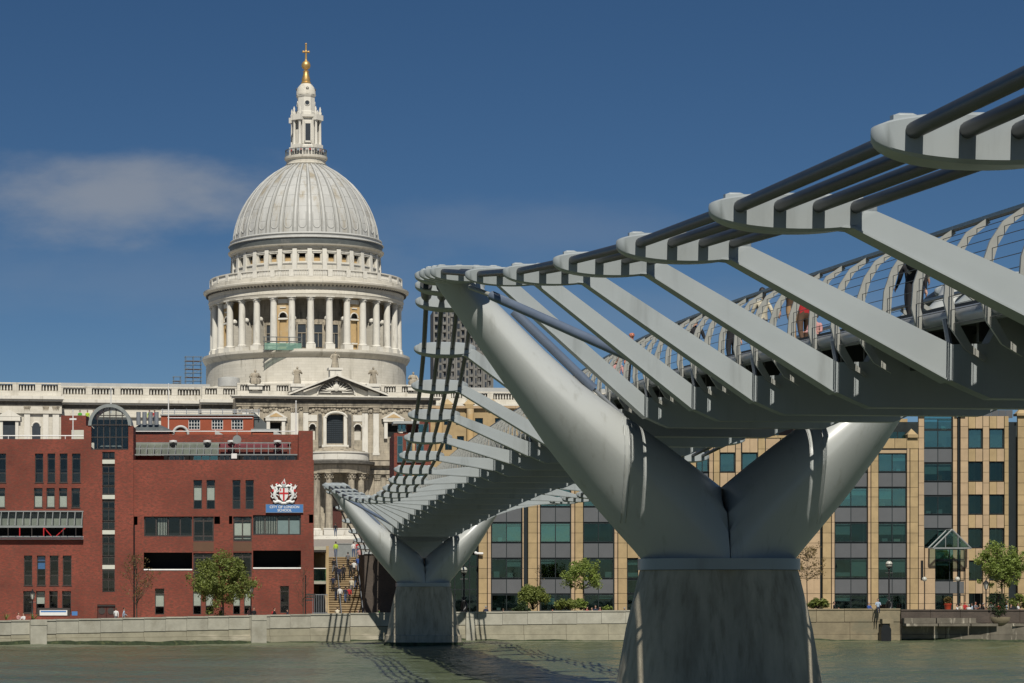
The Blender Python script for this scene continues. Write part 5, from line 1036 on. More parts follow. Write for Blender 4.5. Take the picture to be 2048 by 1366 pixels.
# ---------------------------------------------------------------- blocks right of the transept
KD = 330.0; ko = Vector((X(820, KD), CY + KD, 8.6)); KB = root('brick_building', ko, 'narrow red brick block with grey glazed bays seen behind the bridge cables', 'building')
kx = lambda p: X(p, KD); kz = lambda p: Z(p, KD)
mb = MB(ko); mb.box(kx(788), kx(862), CY + KD, CY + KD + 12, 8.4, kz(866)); mb.box(kx(815), kx(862), CY + KD + 1, CY + KD + 11, kz(866), kz(842)); mb.build('wall', M['brick'], KB)
block('steel_canopy', KB, 'coping', kx(786), kx(838), CY + KD - .8, CY + KD + 3, kz(848), kz(843), ko)
for i, (a, b_, c, d) in enumerate(((794, 806, 925, 872), (794, 806, 985, 932), (812, 824, 925, 874), (812, 824, 985, 932), (832, 848, 925, 874), (832, 848, 985, 932), (795, 812, 864, 848), (836, 858, 866, 848))):
    block('window_backing', KB, 'dark_in', kx(a), kx(b_), CY + KD - .05, CY + KD + .02, kz(c), kz(d), ko); window(KB, kx(a), kx(b_), kz(c), kz(d), CY + KD - .2, 1 if i < 6 else 2, [.33, .66] if i < 6 else None, 'lead_dark', 'g_sky', .1, off=ko)
for px in (826, 828): MB(ko).tube([(kx(px), CY + KD - .3, kz(985)), (kx(px), CY + KD - .3, kz(870))], .12, 6).build('orange_pipe', M['stone_yellow'], KB)
ED = 372.0; eo = Vector((X(930, ED), CY + ED, 9.5)); EB = root('stone_building', eo, 'buff stone office block with small pyramid pinnacles behind the bridge arms', 'building')
ex_ = lambda p: X(p, ED); ez = lambda p: Z(p, ED)
EW = [(888, 902, 850, 836), (912, 926, 850, 836), (950, 966, 850, 836), (890, 904, 900, 872), (914, 928, 900, 872), (952, 966, 900, 872), (990, 1006, 850, 836)]
mb = MB(eo); grid_wall(mb, ex_(858), ex_(1120), 9.3, ez(816), [(ex_(a), ex_(b_), ez(c), ez(d)) for a, b_, c, d in EW], CY + ED, .4); mb.box(ex_(858), ex_(1120), CY + ED + .9, CY + ED + 12, 9.3, ez(817)); mb.build('wall', M['clad'], EB)
for a, b_, c, d in EW: window(EB, ex_(a), ex_(b_), ez(c), ez(d), CY + ED + .2, 2, None, 'frame_black', 'g_teal', .1, off=eo)
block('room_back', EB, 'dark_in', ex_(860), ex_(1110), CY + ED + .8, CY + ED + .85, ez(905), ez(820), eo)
for i in range(9): block('cornice_stone', EB, 'clad_pink', ex_(856 + i * 29), ex_(856 + i * 29 + 28.6), CY + ED - .5, CY + ED + .5, ez(817), ez(812), eo)
for px in (938, 985, 895): MB(eo).box(ex_(px - 8), ex_(px + 8), CY + ED - .6, CY + ED + 1.5, ez(817), ez(809)).build('pinnacle_block', M['clad'], EB); MB(eo).lathe([(1.25, ez(808.8)), (.02, ez(797))], 4, (ex_(px), CY + ED + .4), R(45), R(405)).build('pinnacle', M['clad'], EB)
for px in (878, 940): MB(eo).tube([(ex_(px), CY + ED - .5, ez(905)), (ex_(px), CY + ED - .5, ez(818))], .55, 12).build('column', M['stone_yellow'], EB, 50)
# ---------------------------------------------------------------- tall concrete tower block in the distance
TD = 960.0; to_ = Vector((X(930, TD), CY + TD, 17)); TB = root('tower_block', to_, 'distant tall grey concrete tower block behind the bridge pier', 'tower block')
tx = lambda p: X(p, TD); tz = lambda p: Z(p, TD)
for (a, b_, top, dy) in ((868, 912, 618, 0), (905, 968, 596, 3), (962, 988, 665, 6)):
    block('shaft', TB, 'tower', tx(a), tx(b_), CY + TD + dy, CY + TD + dy + 22, 15, tz(top), to_)
    wm_ = MB(to_); bl = MB(to_); fl = int((tz(top) - tz(800)) / 3.0); cols = max(2, round((b_ - a) / 9))
    for f_ in range(fl):
        z_ = tz(top) - 3.0 * (f_ + 1) + .6
        for c in range(cols):
            x0_ = tx(a + 2 + (b_ - a - 4) * c / cols); x1_ = tx(a + 2 + (b_ - a - 4) * (c + .62) / cols)
            wm_.box(x0_, x1_, CY + TD + dy - .15, CY + TD + dy + .1, z_, z_ + 1.9)
            if c % 2 == 0: bl.box(x0_ - .2, x1_ + .2, CY + TD + dy - 1.3, CY + TD + dy - .2, z_ - .7, z_ + .25)
    wm_.build('windows', M['tower_win'], TB, kind='stuff'); bl.build('balconies', M['tower'], TB, kind='stuff')
    for q in range(cols + 1): block('mullion', TB, 'tower', tx(a + (b_ - a) * q / cols) - .25, tx(a + (b_ - a) * q / cols) + .25, CY + TD + dy - .9, CY + TD + dy, 17, tz(top) - .5, to_)
# ---------------------------------------------------------------- ochre stone offices right of the bridge
OD = 262.0; OY = CY + OD
ox = lambda p: X(p, OD); oz = lambda p: Z(p, OD)
ROWS = [(907, 943.5, 'g'), (945, 974, 's'), (975.5, 1013, 'g'), (1014.5, 1044.5, 's'), (1046, 1084.5, 'g'), (1086, 1116, 's'), (1117.5, 1156.5, 'g'), (1158, 1187.5, 's'), (1189, 1222, 'g')]
OFR = random.Random(99)
def strip(parent, off, a, b_, rows, gm=None, y=None, blinds=()):
    y = OY if y is None else y
    for i, (c, d, k) in enumerate(rows):
        if k == 's':
            m = (ox(a) + ox(b_)) / 2
            for x0_, x1_ in ((ox(a) + .05, m - .04), (m + .04, ox(b_) - .05)): block('spandrel_panel', parent, 'spandrel', x0_, x1_, y + .16, y + .24, oz(d) + .05, oz(c) - .05, off)
            block('spandrel_rail', parent, 'frame_black', ox(a), ox(b_), y + .2, y + .3, oz(d) - .02, oz(c) + .02, off)
        else:
            g_ = (gm or {}).get(i, 'g_teal'); wv = window(parent, ox(a), ox(b_), oz(d), oz(c), y + .14, 2, None, 'frame_black', g_, .085, off=off)
            W2 = ox(b_) - ox(a); H2 = oz(c) - oz(d)
            for hf in (0, .5):                       # blinds, desks and bright corners inside each half
                if not any(bq[0] == i for bq in blinds) and OFR.random() < .38: h_ = OFR.choice((.25, .4, .6, .9)); block('blind', wv, 'teal_blind', ox(a) + W2 * hf + .07, ox(a) + W2 * (hf + .5) - .07, y + .36, y + .38, oz(c) - H2 * h_, oz(c) - .06, off)
                if OFR.random() < .6: xq = ox(a) + W2 * (hf + OFR.uniform(.05, .3)); block('office_furniture', wv, OFR.choice(('cream', 'teal_blind', 'brownpanel', 'coping')), xq, xq + OFR.uniform(.25, .7), y + OFR.uniform(.6, 1.3), y + 1.5, oz(d) + .05, oz(d) + OFR.uniform(.25, .75), off)
            for (bi, h0, h1, f0, f1) in blinds:
                if bi == i: block('blind', wv, 'teal_blind', ox(a) + (ox(b_) - ox(a)) * f0 + .06, ox(a) + (ox(b_) - ox(a)) * f1 - .06, y + .34, y + .36, oz(d) + (oz(c) - oz(d)) * h0, oz(d) + (oz(c) - oz(d)) * h1, off)
def panels(parent, off, a, b_, top, bot, m='clad', y=None, step=22.5, jog=0.0, edges=None):
    y = OY if y is None else y
    ys_ = edges or [top + (bot - top) * i / max(1, round((bot - top) / step)) for i in range(max(1, round((bot - top) / step)) + 1)]
    for c, d in zip(ys_, ys_[1:]): block('cladding_panel', parent, m, ox(a) + .018, ox(b_) - .018, y - .08 + random.uniform(-.008, .008), y + .3, oz(d) + .018, oz(c) - .018, off)
JE = [876, 898, 922, 944.5, 975, 994, 1014, 1044.5, 1066, 1086, 1116, 1137, 1157, 1187, 1207, 1228]
JL = [q for q in JE if q >= 876]
oo = Vector((ox(1100), OY, 1.4)); OB = root('office_building', oo, 'ochre stone office building with dark glass strips, left of the near bridge pier', 'office building')
block('wall_backing', OB, 'joint', ox(946), ox(1640), OY + 3.2, OY + 14, 1.3, oz(878), oo); block('room_back', OB, 'room_teal', ox(952), ox(1640), OY + 2.9, OY + 3.15, 1.4, oz(880), oo)
GM1 = {0: 'g_sky', 2: 'g_sky', 4: 'g_teal', 6: 'g_teal'}
strip(OB, oo, 983, 1043.5, ROWS, {0: 'g_sky', 2: 'g_sky', 4: 'g_sky'}, blinds=((4, .1, .8, .5, 1),)); strip(OB, oo, 1081, 1141.5, ROWS, {0: 'g_sky', 2: 'g_sky', 4: 'g_sky'}, blinds=((4, .0, .98, 0, 1),)); strip(OB, oo, 1167, 1227.5, ROWS, {0: 'g_sky', 2: 'g_sky'})
for a, b_, m in ((957, 974, 'clad'), (975, 982, 'clad_pink'), (1044.5, 1047.5, 'clad_pink'), (1056, 1074, 'clad'), (1075, 1080, 'clad_pink'), (1142, 1149, 'clad_pink'), (1150, 1166, 'clad'), (1228.5, 1235, 'clad_pink'), (1236, 1254, 'clad')): panels(OB, oo, a, b_, 0, 0, m, edges=JL)
for a, b_ in ((1047.5, 1056),): block('dark_recess', OB, 'frame_black', ox(a), ox(b_), OY + .5, OY + .6, 1.4, oz(890), oo)
panels(OB, oo, 1254.5, 1276, 0, 0, 'clad', edges=[q for q in JL if q <= 1116])
strip(OB, oo, 1254.5, 1300, [(1118, 1157, 'g'), (1159, 1187, 'g'), (1189, 1222, 'g')], blinds=((0, .7, .9, 0, .8), (0, .1, .3, 0, .7)))
# upper floors seen through the fork of the near pier
for a, b_, m in ((1276, 1300, 'clad_pink'), (1302, 1330, 'clad'), (1332, 1360, 'clad'), (1362, 1392, 'clad'), (1418, 1426, 'clad_pink'), (1427, 1439, 'clad'), (1471, 1482, 'clad_pink'), (1516, 1530, 'clad'), (1531, 1560, 'clad_pink'), (1561, 1590, 'clad'), (1591, 1640, 'clad_pink')): panels(OB, oo, a, b_, 0, 0, m, edges=JL)
strip(OB, oo, 1393, 1417, [(905, 944, 'g'), (946, 975, 's')] + ROWS[2:], {0: 'g_sky'})
for a, b_ in ((1440, 1470), (1484, 1515)):
    window(OB, ox(a), ox(b_), oz(944), oz(906), OY + .15, 1, None, 'frame_black', 'g_sky', .1, off=oo)
    for c, d in ((976, 1013), (1046, 1084), (1117, 1156), (1189, 1222)): window(OB, ox(a), ox(b_), oz(d), oz(c), OY + .15, 1, None, 'frame_black', 'g_teal', .1, off=oo)
    for c, d in ((876, 905), (945.5, 975), (1014, 1045), (1085, 1116), (1157, 1188)): 
        for j in range(2): block('cladding_panel', OB, 'clad_pink', ox(a + (b_ - a) * j / 2) + .015, ox(a + (b_ - a) * (j + 1) / 2) - .015, OY - .08, OY + .3, oz(d) + .015, oz(c) - .015, oo)
for i in range(24): block('parapet_stone', OB, 'clad', ox(957 + 28.5 * i), ox(957 + 28.5 * (i + 1)) - .03, OY - .15, OY + .5, oz(876) + .01, oz(871), oo)
for i in range(9): 
    block('terrace_pane', OB, 'g_green', ox(1400 + 18 * i) + .05, ox(1400 + 18 * (i + 1)) - .05, OY + 1.0, OY + 1.02, oz(871), oz(858), oo)
MB(oo).tube([(ox(1400), OY + 1.0, oz(858)), (ox(1562), OY + 1.0, oz(858))], .04, 6).build('terrace_rail', M['greyframe'], OB)
MB(oo).box(ox(1534), ox(1550), OY - .2, OY + 1, oz(871), oz(866)).build('pinnacle_block', M['clad'], OB); MB(oo).lathe([(.75, oz(866)), (.02, oz(855))], 4, (ox(1542), OY + .4), R(45), R(405)).build('pinnacle', M['clad'], OB)
# dark glazed link beside the far pier
lo = Vector((ox(930), OY + 1, 1.4)); LK = root('glass_link', lo, 'dark glazed link building between the far pier and the ochre offices', 'building')
block('core', LK, 'dark_in', ox(880), ox(956), OY + 1.6, OY + 9, 1.3, oz(990), lo)
for j in range(5): 
    for k in range(5): block('pane', LK, 'g_teal', ox(881 + 15 * j) + .04, ox(881 + 15 * (j + 1)) - .04, OY + 1.2, OY + 1.22, oz(1225 - 46 * k) + .04, oz(1225 - 46 * (k + 1)) - .04, lo)
for j in range(6): block('mullion', LK, 'frame_black', ox(881 + 15 * j) - .05, ox(881 + 15 * j) + .05, OY + 1.1, OY + 1.3, 1.4, oz(992), lo)
for k in range(6): block('transom', LK, 'frame_black', ox(881), ox(956), OY + 1.12, OY + 1.28, oz(1225 - 46 * k) - .05, oz(1225 - 46 * k) + .05, lo)
# right-hand building
po = Vector((ox(1850), OY, 1.4)); OR = root('office_building', po, 'ochre stone office building with an arched glass bay and gabled glass porch on the right', 'office building')
block('wall_backing', OR, 'joint', ox(1600), ox(2110), OY + 3.2, OY + 16, 1.3, oz(840), po); block('room_back', OR, 'room_teal', ox(1602), ox(2105), OY + 2.9, OY + 3.15, 1.4, oz(840), po)
block('wall_inner', OR, 'joint', ox(1906), ox(1936), OY + .35, OY + .4, 1.4, oz(834), po)
strip(OR, po, 1590, 1629, ROWS); strip(OR, po, 1670, 1735, ROWS, {0: 'g_sky', 2: 'g_sky'}, blinds=((6, .1, .95, .5, 1), (6, .1, .3, 0, .5))); strip(OR, po, 1757, 1813, ROWS, {0: 'g_sky', 2: 'g_sky'}, blinds=((6, .3, .98, .5, 1), (6, .45, .98, 0, .5)))
block('dark_recess', OR, 'frame_black', ox(1630), ox(1645), OY + .5, OY + .6, 1.4, oz(890), po)
JH = [832, 853, 876, 898, 922, 944.5, 966, 990, 1010, 1030, 1051, 1072, 1093, 1116, 1137, 1157, 1187, 1207, 1228]
for a, b_, m, top in ((1626, 1629.5, 'clad_pink', 896), (1645, 1662, 'clad', 896), (1663, 1669, 'clad_pink', 896), (1735.5, 1741, 'clad_pink', 896), (1742, 1756.5, 'clad', 896), (1813.5, 1819, 'clad_pink', 896), (1820, 1836, 'clad', 876), (1836.8, 1848, 'clad_pink', 832), (1905.5, 1914, 'clad_pink', 832), (1920.5, 1936, 'clad_pink', 832), (1965.5, 1978, 'clad_pink', 832), (2008.5, 2017, 'clad', 832), (2035, 2052, 'clad', 828), (2052.5, 2100, 'clad_pink', 828)): panels(OR, po, a, b_, 0, 0, m, edges=[q for q in JH if q >= top] if top <= 832 else [top] + [q for q in JE if q > top + 4])
for i in range(8): block('header_panel', OR, 'clad', ox(1645 + 24 * i) + .02, ox(1645 + 24 * (i + 1)) - .02, OY - .1, OY + .3, oz(896.5) + .0, oz(877), po)
block('header_dark_strip', OR, 'frame_black', ox(1740), ox(1815), OY - .02, OY + .2, oz(899.5), oz(896.6), po); panels(OR, po, 1757, 1813, 0, 0, 'clad_pink', edges=[899.8, 906.5])  # thin dark strip below the header panels
for i in range(5): block('terrace_pane', OR, 'g_green', ox(1735 + 16 * i) + .05, ox(1735 + 16 * (i + 1)) - .05, OY + .8, OY + .82, oz(877), oz(863), po)
for j in range(5): block('upper_wall_stone', OR, 'clad', ox(1735 + 20 * j) + .02, ox(1735 + 20 * (j + 1)) - .02, OY + 4.0, OY + 6, oz(880), oz(852), po); block('upper_wall_stone', OR, 'clad', ox(1735 + 20 * j) + .02, ox(1735 + 20 * (j + 1)) - .02, OY + 4.0, OY + 6, oz(851.6), oz(832), po)
block('terrace_door', OR, 'dark_in', ox(1798), ox(1816), OY + 3.9, OY + 4.0, oz(876), oz(858), po)
MB(po).box(ox(1814), ox(1835), OY - .35, OY + 1.0, oz(875.5), oz(869)).build('pinnacle_block', M['clad'], OR); MB(po).lathe([(.72, oz(868.8)), (.02, oz(857))], 4, (ox(1824.5), OY + .4), R(45), R(405)).build('pinnacle', M['clad'], OR)
for a, b_ in ((1832, 1848), (1908, 1930), (2032, 2056)):
    MB(po).box(ox(a), ox(b_), OY - .35, OY + 1.0, oz(831.5), oz(827)).build('pinnacle_block', M['clad'], OR); MB(po).lathe([((ox(b_) - ox(a)) * .62, oz(826.8)), (.02, oz(814))], 4, ((ox(a) + ox(b_)) / 2, OY + .4), R(45), R(405)).build('pinnacle', M['clad'], OR)
strip(OR, po, 1848, 1905, [(837, 858.5, 'g'), (860, 895.5, 'g'), (897, 925, 's'), (926.5, 962.5, 'g'), (964, 990.5, 's'), (992, 1028.5, 'g'), (1030, 1056.5, 's'), (1058, 1095, 'g')], {0: 'g_sky', 1: 'g_sky'})
q = MB(po); aps = [(ox(1876.5) + (ox(1905) - ox(1848)) / 2 * math.cos(t), OY + .15, oz(837) + 1.0 * math.sin(t)) for t in [math.pi * k / 16 for k in range(17)]]; q.extr(aps, (0, .03, 0)); q.build('arched_pane', M['g_sky'], OR); MB(po).tube(aps, .07, 6).build('arch_bar', M['frame_black'], OR)
MB(po).tube([(ox(1917), OY - .05, 1.4), (ox(1917), OY - .05, oz(830))], .1, 8).build('downpipe', M['frame_black'], OR, 50)
for i, (c, d) in enumerate(((858, 896.5), (924, 962.5), (990, 1028.5), (1057, 1095.5), (1122, 1160))):
    for a, b_ in ((1937, 1964.5), (1979, 2007.5)): window(OR, ox(a), ox(b_), oz(d), oz(c), OY + .16, 1, None, 'frame_black', 'g_sky' if i == 0 else 'g_teal', .1, off=po)
for c, d in ((832, 857), (897.5, 923), (963.5, 989), (1029.5, 1056), (1096.5, 1121), (1161, 1187)):
    for a, b_ in ((1936.5, 1965), (1978.5, 2008)):
        for j in range(2): block('cladding_panel', OR, 'clad_pink' if j else 'clad', ox(a + (b_ - a) * j / 2) + .018, ox(a + (b_ - a) * (j + 1) / 2) - .018, OY - .06, OY + .3, oz(d) + .018, oz(c) - .018, po)
block('dark_recess', OR, 'frame_black', ox(2017.5), ox(2034.5), OY + .5, OY + .7, 1.4, oz(845), po)
for i in range(7): block('roof_screen', OR, 'spandrel', ox(1936 + 14 * i) + .02, ox(1936 + 14 * (i + 1)) - .02, OY + 1.5, OY + 1.6, oz(834), oz(818), po)
# gabled glass porch
g0, g1, gy = ox(1856), ox(1931), OY - 2.0; zg, za_ = oz(1097), oz(1060)
pr = MB(po); 
for p, q in (((g0, zg), ((g0 + g1) / 2, za_)), ((g1, zg), ((g0 + g1) / 2, za_))): pr.tube([(p[0], gy, p[1]), (q[0], gy, q[1])], .09, 6); pr.tube([(p[0], OY, p[1]), (q[0], OY, q[1])], .09, 6); pr.tube([(p[0], gy, p[1]), (p[0], OY, p[1])], .09, 6)
pr.tube([((g0 + g1) / 2, gy, za_), ((g0 + g1) / 2, OY, za_)], .09, 6); pr.box(g0, g1, gy - .05, gy + .05, zg - .08, zg + .08)
for t in (.33, .66): pr.tube([(g0 + (g1 - g0) * t, gy, zg), (g0 + (g1 - g0) * t, gy, za_ - .62)], .05, 5)
pr = pr.build('porch_frame', M['greyframe'], OR)
for p in (g0, g1): MB(po).add([(p, gy, zg), (p, OY, zg), ((g0 + g1) / 2, OY, za_), ((g0 + g1) / 2, gy, za_)], [(0, 1, 2, 3)]).build('porch_pane', M['g_sky'], pr)
MB(po).extr([(g0, gy + .02, zg), (g1, gy + .02, zg), ((g0 + g1) / 2, gy + .02, za_)], (0, .02, 0)).build('porch_gable_pane', M['g_teal'], pr)
for a, b_ in ((1848, 1868.5), (1929, 1936)): panels(OR, po, a, b_, 0, 0, 'clad_pink', y=OY - .3, edges=[1096, 1116, 1137, 1157, 1187, 1207, 1228])
strip(OR, po, 1869, 1928.5, [(1098, 1119.5, 'g'), (1121, 1161, 'g'), (1162, 1187.5, 's'), (1189, 1222, 'g')], {0: 'g_sky'}, y=OY - .25, blinds=((0, .05, .98, 0, 1),))
block('porch_slot', OR, 'dark_in', ox(1841), ox(1846), OY - .12, OY - .09, oz(1160), oz(1121), po)

# ---------------------------------------------------------------- steps up the hill, side walls
st0 = Vector((X(690, 252), CY + 253, 1.45)); ST = root('stone_stairs', st0, 'broad sandstone stairs climbing between the school and the bridge', 'stairs')
NS = 30; y0, y1, z0_, z1_ = CY + 253.0, CY + 274.5, 1.45, 8.62
xa, xb = X(656, 253), X(727, 253)
for i in range(NS):
    ya = y0 + (y1 - y0) * i / NS; zt = z0_ + (z1_ - z0_) * (i + 1) / NS
    block('step', ST, 'step', xa + random.uniform(-.01, .01), xb, ya - .09, ya + (y1 - y0) / NS + .25, zt - .09, zt, st0); block('riser', ST, 'step', xa, xb, ya, ya + .3, zt - .4, zt - .095, st0)
block('landing', ST, 'step', xa - 3, xb + 9, y1 + .01, y1 + 16, 8.2, 8.62, st0)
for px in (655, 683, 727):
    xx = X(px, 253); MB(st0).tube([(xx, y0 - .3, z0_ + .95), (xx, y1, z1_ + .95)], .05, 8).build('handrail', M['tubegrey'], ST)
    for j in range(5): MB(st0).tube([(xx, y0 + (y1 - y0) * j / 4, z0_ + (z1_ - z0_) * j / 4), (xx, y0 + (y1 - y0) * j / 4, z0_ + (z1_ - z0_) * j / 4 + .95)], .03, 6).build('handrail_post', M['tubegrey'], ST)
for px in (652,): MB(st0).extr([(X(px, 253), y0, 1.4), (X(px, 253), y1, 8.0), (X(px, 253), y1, 9.5), (X(px, 253), y0, 2.6)], (.35, 0, 0)).build('stair_wall', M['clad'], ST)
rwo = Vector((X(760, 254), CY + 254, 1.4)); RWL = root('ramp_wall', rwo, 'brick ramp wall coloured dark for the deck shade, left of the far pier', 'wall')
block('wall', RWL, 'brick_dark', X(729, 254), X(880, 254), CY + 254, CY + 274, 1.35, Z(1108, 254), rwo)  # shade under the deck is put into the wall's dark colour
for i in range(10): block('coping_stone', RWL, 'coping', X(729 + 15 * i, 254), X(729 + 15 * (i + 1), 254) - .03, CY + 253.85, CY + 254.5, Z(1108, 254) + .005, Z(1104, 254), rwo)
# glazed landings between school and stairs
wo = Vector((X(640, 262), CY + 262, 1.4)); WK = root('glazed_walkway', wo, 'small beige link with green glass balcony beside the school corner', 'building')
block('back_wall', WK, 'clad', X(627, 266), X(656, 266), CY + 266, CY + 268, 1.35, Z(1100, 266), wo)
for py in (1093, 1161): block('slab', WK, 'wall_con', X(628, 258), X(655, 258), CY + 258, CY + 266, Z(py + 7, 258), Z(py, 258), wo)
block('slab', WK, 'frame_dark', X(628, 258), X(655, 258), CY + 257.8, CY + 265.9, Z(1104, 258), Z(1101, 258), wo); block('dark_door', WK, 'dark_in', X(640, 262), X(654, 262), CY + 265.6, CY + 265.9, 1.4, Z(1172, 262), wo)
for j in range(2): block('balcony_pane', WK, 'g_green', X(628 + 13.5 * j, 258) + .03, X(628 + 13.5 * (j + 1), 258) - .03, CY + 257.9, CY + 257.93, Z(1160, 258), Z(1138, 258), wo)
MB(wo).tube([(X(627, 258), CY + 257.9, Z(1137, 258)), (X(656, 258), CY + 257.9, Z(1137, 258))], .05, 8).build('balcony_rail', M['white'], WK)
for px in (654.5,): block('post', WK, 'clad', X(px, 258) - .12, X(px, 258) + .15, CY + 257.7, CY + 258, 1.4, Z(1092, 258), wo)
gt = root('metal_gate', P(640, 1228, 252), 'pale grey vertical bar gate at the foot of the stairs', 'gate')
for j in range(9): MB().tube([(-.72 + .18 * j, 0, 0), (-.72 + .18 * j, 0, 2.0)], .028, 6).build('bar', M['tubegrey'], gt)
for z in (.1, 1.95): MB().box(-.78, .78, -.03, .03, z - .035, z + .035).build('rail', M['tubegrey'], gt)
bxr = root('grey_kiosk', (X(690, 283), CY + 283, 8.6), 'plain grey box standing at the top of the stairs', 'box'); MB().box(-.88, .88, 0, 1.2, 0, 1.62).build('body', M['greyframe'], bxr); MB().box(-.93, .93, -.05, 1.25, 1.62, 1.7).build('lid', M['greyframe'], bxr)
hb = MB(); hb.box(-3.2, 3.0, 0, .5, 0, .9); rr = root('low_stone_wall', (X(690, 380), CY + 380, 13.6), 'low pale stone wall on the hill below the cathedral portico', 'wall'); hb.build('wall', M['stone_clean'], rr); MB().box(-3.3, 3.1, -.06, .56, .9, 1.05).build('coping', M['stone_clean'], rr)
# ---------------------------------------------------------------- lamps, signs and small things on the walk
def lantern_lamp(px, py_top, d, label, zb=1.45):
    r_ = root('street_lamp', (X(px, d), CY + d, zb), label, 'lamp', 'lamps along the river walk'); H = Z(py_top, d) - zb
    MB().lathe([(.22, 0), (.24, .15), (.14, .3), (.12, .9), (.15, .95), (.07, 1.05), (.055, H - 1.15), (.12, H - 1.08), (.05, H - 1.0)], 10).tube([(-.32, 0, H - 1.3), (.32, 0, H - 1.3)], .03, 6).build('post', M['black'], r_, 40)
    l = MB().lathe([(.13, H - 1.0), (.27, H - .45), (.27, H - .42), (.02, H - .42)], 6, caps=False).build('lantern_glass', M['lampglass'], r_)
    f_ = MB()
    for k in range(6): a = 2 * math.pi * k / 6; f_.tube([(.135 * math.cos(a), .135 * math.sin(a), H - 1.0), (.28 * math.cos(a), .28 * math.sin(a), H - .43)], .02, 4)
    f_.lathe([(.33, H - .43), (.30, H - .38), (.10, H - .18), (.06, H - .12), (.07, H - .06), (.01, H)], 8); f_.build('lantern_frame', M['black'], l)
lantern_lamp(65, 1178, 246, 'black lantern lamp in front of the ground floor windows at far left'); lantern_lamp(502, 1167, 247, 'black lantern lamp at the right side of the green tree'); lantern_lamp(1972, 1158, 250, 'black lantern lamp left of the tree trunk at far right')
def globe_lamp(px, py_top, d, label):
    r_ = root('globe_lamp', (X(px, d), CY + d, 1.45), label, 'lamp', 'slim globe lamps by the glass porch'); H = Z(py_top, d) - 1.45
    MB().lathe([(.12, 0), (.1, .3), (.05, .4), (.045, H - .5)], 8).build('post', M['black'], r_, 40); MB().ball((0, 0, H - .27), .25, 14, 10).build('globe', M['lampglass'], r_, 60)
globe_lamp(1849, 1153, 257, 'slim post lamp with pale globe left of the glass porch'); globe_lamp(1915, 1153, 257, 'slim post lamp with pale globe right below the glass porch')
def dolphin_lamp(px, py_top, d, label):
    r_ = root('ornate_lamp', (X(px, d), CY + d, 1.45), label, 'lamp', 'ornate cast iron lamps on the embankment'); H = Z(py_top, d) - 1.45
    MB().lathe([(.62, 0), (.62, .35), (.5, .45), (.45, .8), (.3, .95)], 8).build('plinth', M['black'], r_); 
    for k in range(2):
        mb = MB(); pts = []; rs = []
        for i in range(26):
            t = i / 25; a = math.pi * k + t * 4.2; rr = .36 - .2 * t; pts.append((rr * math.cos(a), rr * math.sin(a), .95 + t * 1.55)); rs.append(.23 * (1 - t) ** .8 + .045)
        mb.tube(pts, rs, 9); h = pts[0]; mb.ball((h[0] * 1.25, h[1] * 1.25, .98), (.28, .28, .24), 9, 6); mb.ball((h[0] * 1.75, h[1] * 1.75, .92), (.13, .13, .09), 7, 5); mb.extr([(pts[-1][0], pts[-1][1], 2.45), (pts[-1][0] + .22, pts[-1][1], 2.75), (pts[-1][0] - .2, pts[-1][1] + .05, 2.78)], (0, .04, 0)); mb.build('dolphin', M['black'], r_, 60)
    MB().lathe([(.14, .9), (.13, 2.3), (.17, 2.4), (.09, 2.55), (.075, H - 1.05), (.14, H - .98), (.1, H - .86), (.24, H - .8), (.26, H - .72)], 10).tube([(-.38, 0, H - 1.3), (.38, 0, H - 1.3)], .035, 6).build('post', M['black'], r_, 40)
    g_ = MB().ball((0, 0, H - .42), .34, 16, 10).build('globe', M['lampglass'], r_, 60); MB().lathe([(.36, H - .45), (.37, H - .42), (.36, H - .39)], 20, caps=False).lathe([(.13, H - .1), (.06, H - .02), (.09, H + .05), (.01, H + .16)], 8).build('crown', M['black'], g_)
dolphin_lamp(928, 1132, 247, 'ornate black dolphin lamp with globe right of the far pier'); dolphin_lamp(1778, 1120, 250, 'ornate black dolphin lamp with globe in front of the office on the right')
cm = root('security_camera', (X(957, OD), OY - .1, oz(1107)), 'white security camera mounted on the stone pillar right of the far pier', 'camera'); MB().tube([(-.3, -.25, 0), (.45, -.3, -.02)], .13, 10).build('housing', M['white'], cm, 50); MB().ball((-.32, -.25, .05), .17, 10, 7).build('dome', M['white'], cm, 50); MB().tube([(0, .05, 0), (0, -.25, 0)], .04, 6).build('bracket', M['white'], cm)
bd = root('notice_board', P(107, 1233, 245), 'low white and red information board on the walk in front of the school', 'board'); MB().box(-1.35, 1.35, -.05, .05, .1, .62).build('panel', M['white'], bd); MB().box(-1.6, 1.6, .06, .12, 0, .85).build('frame', M['frame_dark'], bd); MB().box(1.8, 2.35, -.05, .05, .1, .5).build('blue_panel', M['sign_blue'], bd); MB().box(-1.25, 1.25, -.06, -.052, .42, .56).build('blue_stripe', M['sign_blue'], bd)
fp = root('finger_post', (X(611, 248), CY + 248, 1.45), 'dark finger post sign at the right corner of the school', 'sign'); Hh = Z(1150, 248) - 1.45; MB().tube([(0, 0, 0), (0, 0, Hh)], .05, 8).build('post', M['black'], fp)
for i, z in enumerate((Hh - 1.95, Hh - 2.2, Hh - 2.5)): MB().box(.05, 1.0 - .3 * (i == 2), -.02, .02, z - .09, z + .09).build('finger', M['frame_dark'], fp)
pp = root('potted_plant', P(1896, 1224, 249), 'round clipped bush in a bright red pot beside the glass porch', 'plant'); MB().lathe([(.26, 0), (.36, .72), (.40, .76), (.40, .84), (.33, .84), (.3, .7)], 14).build('pot', M['terracotta'], pp, 40)

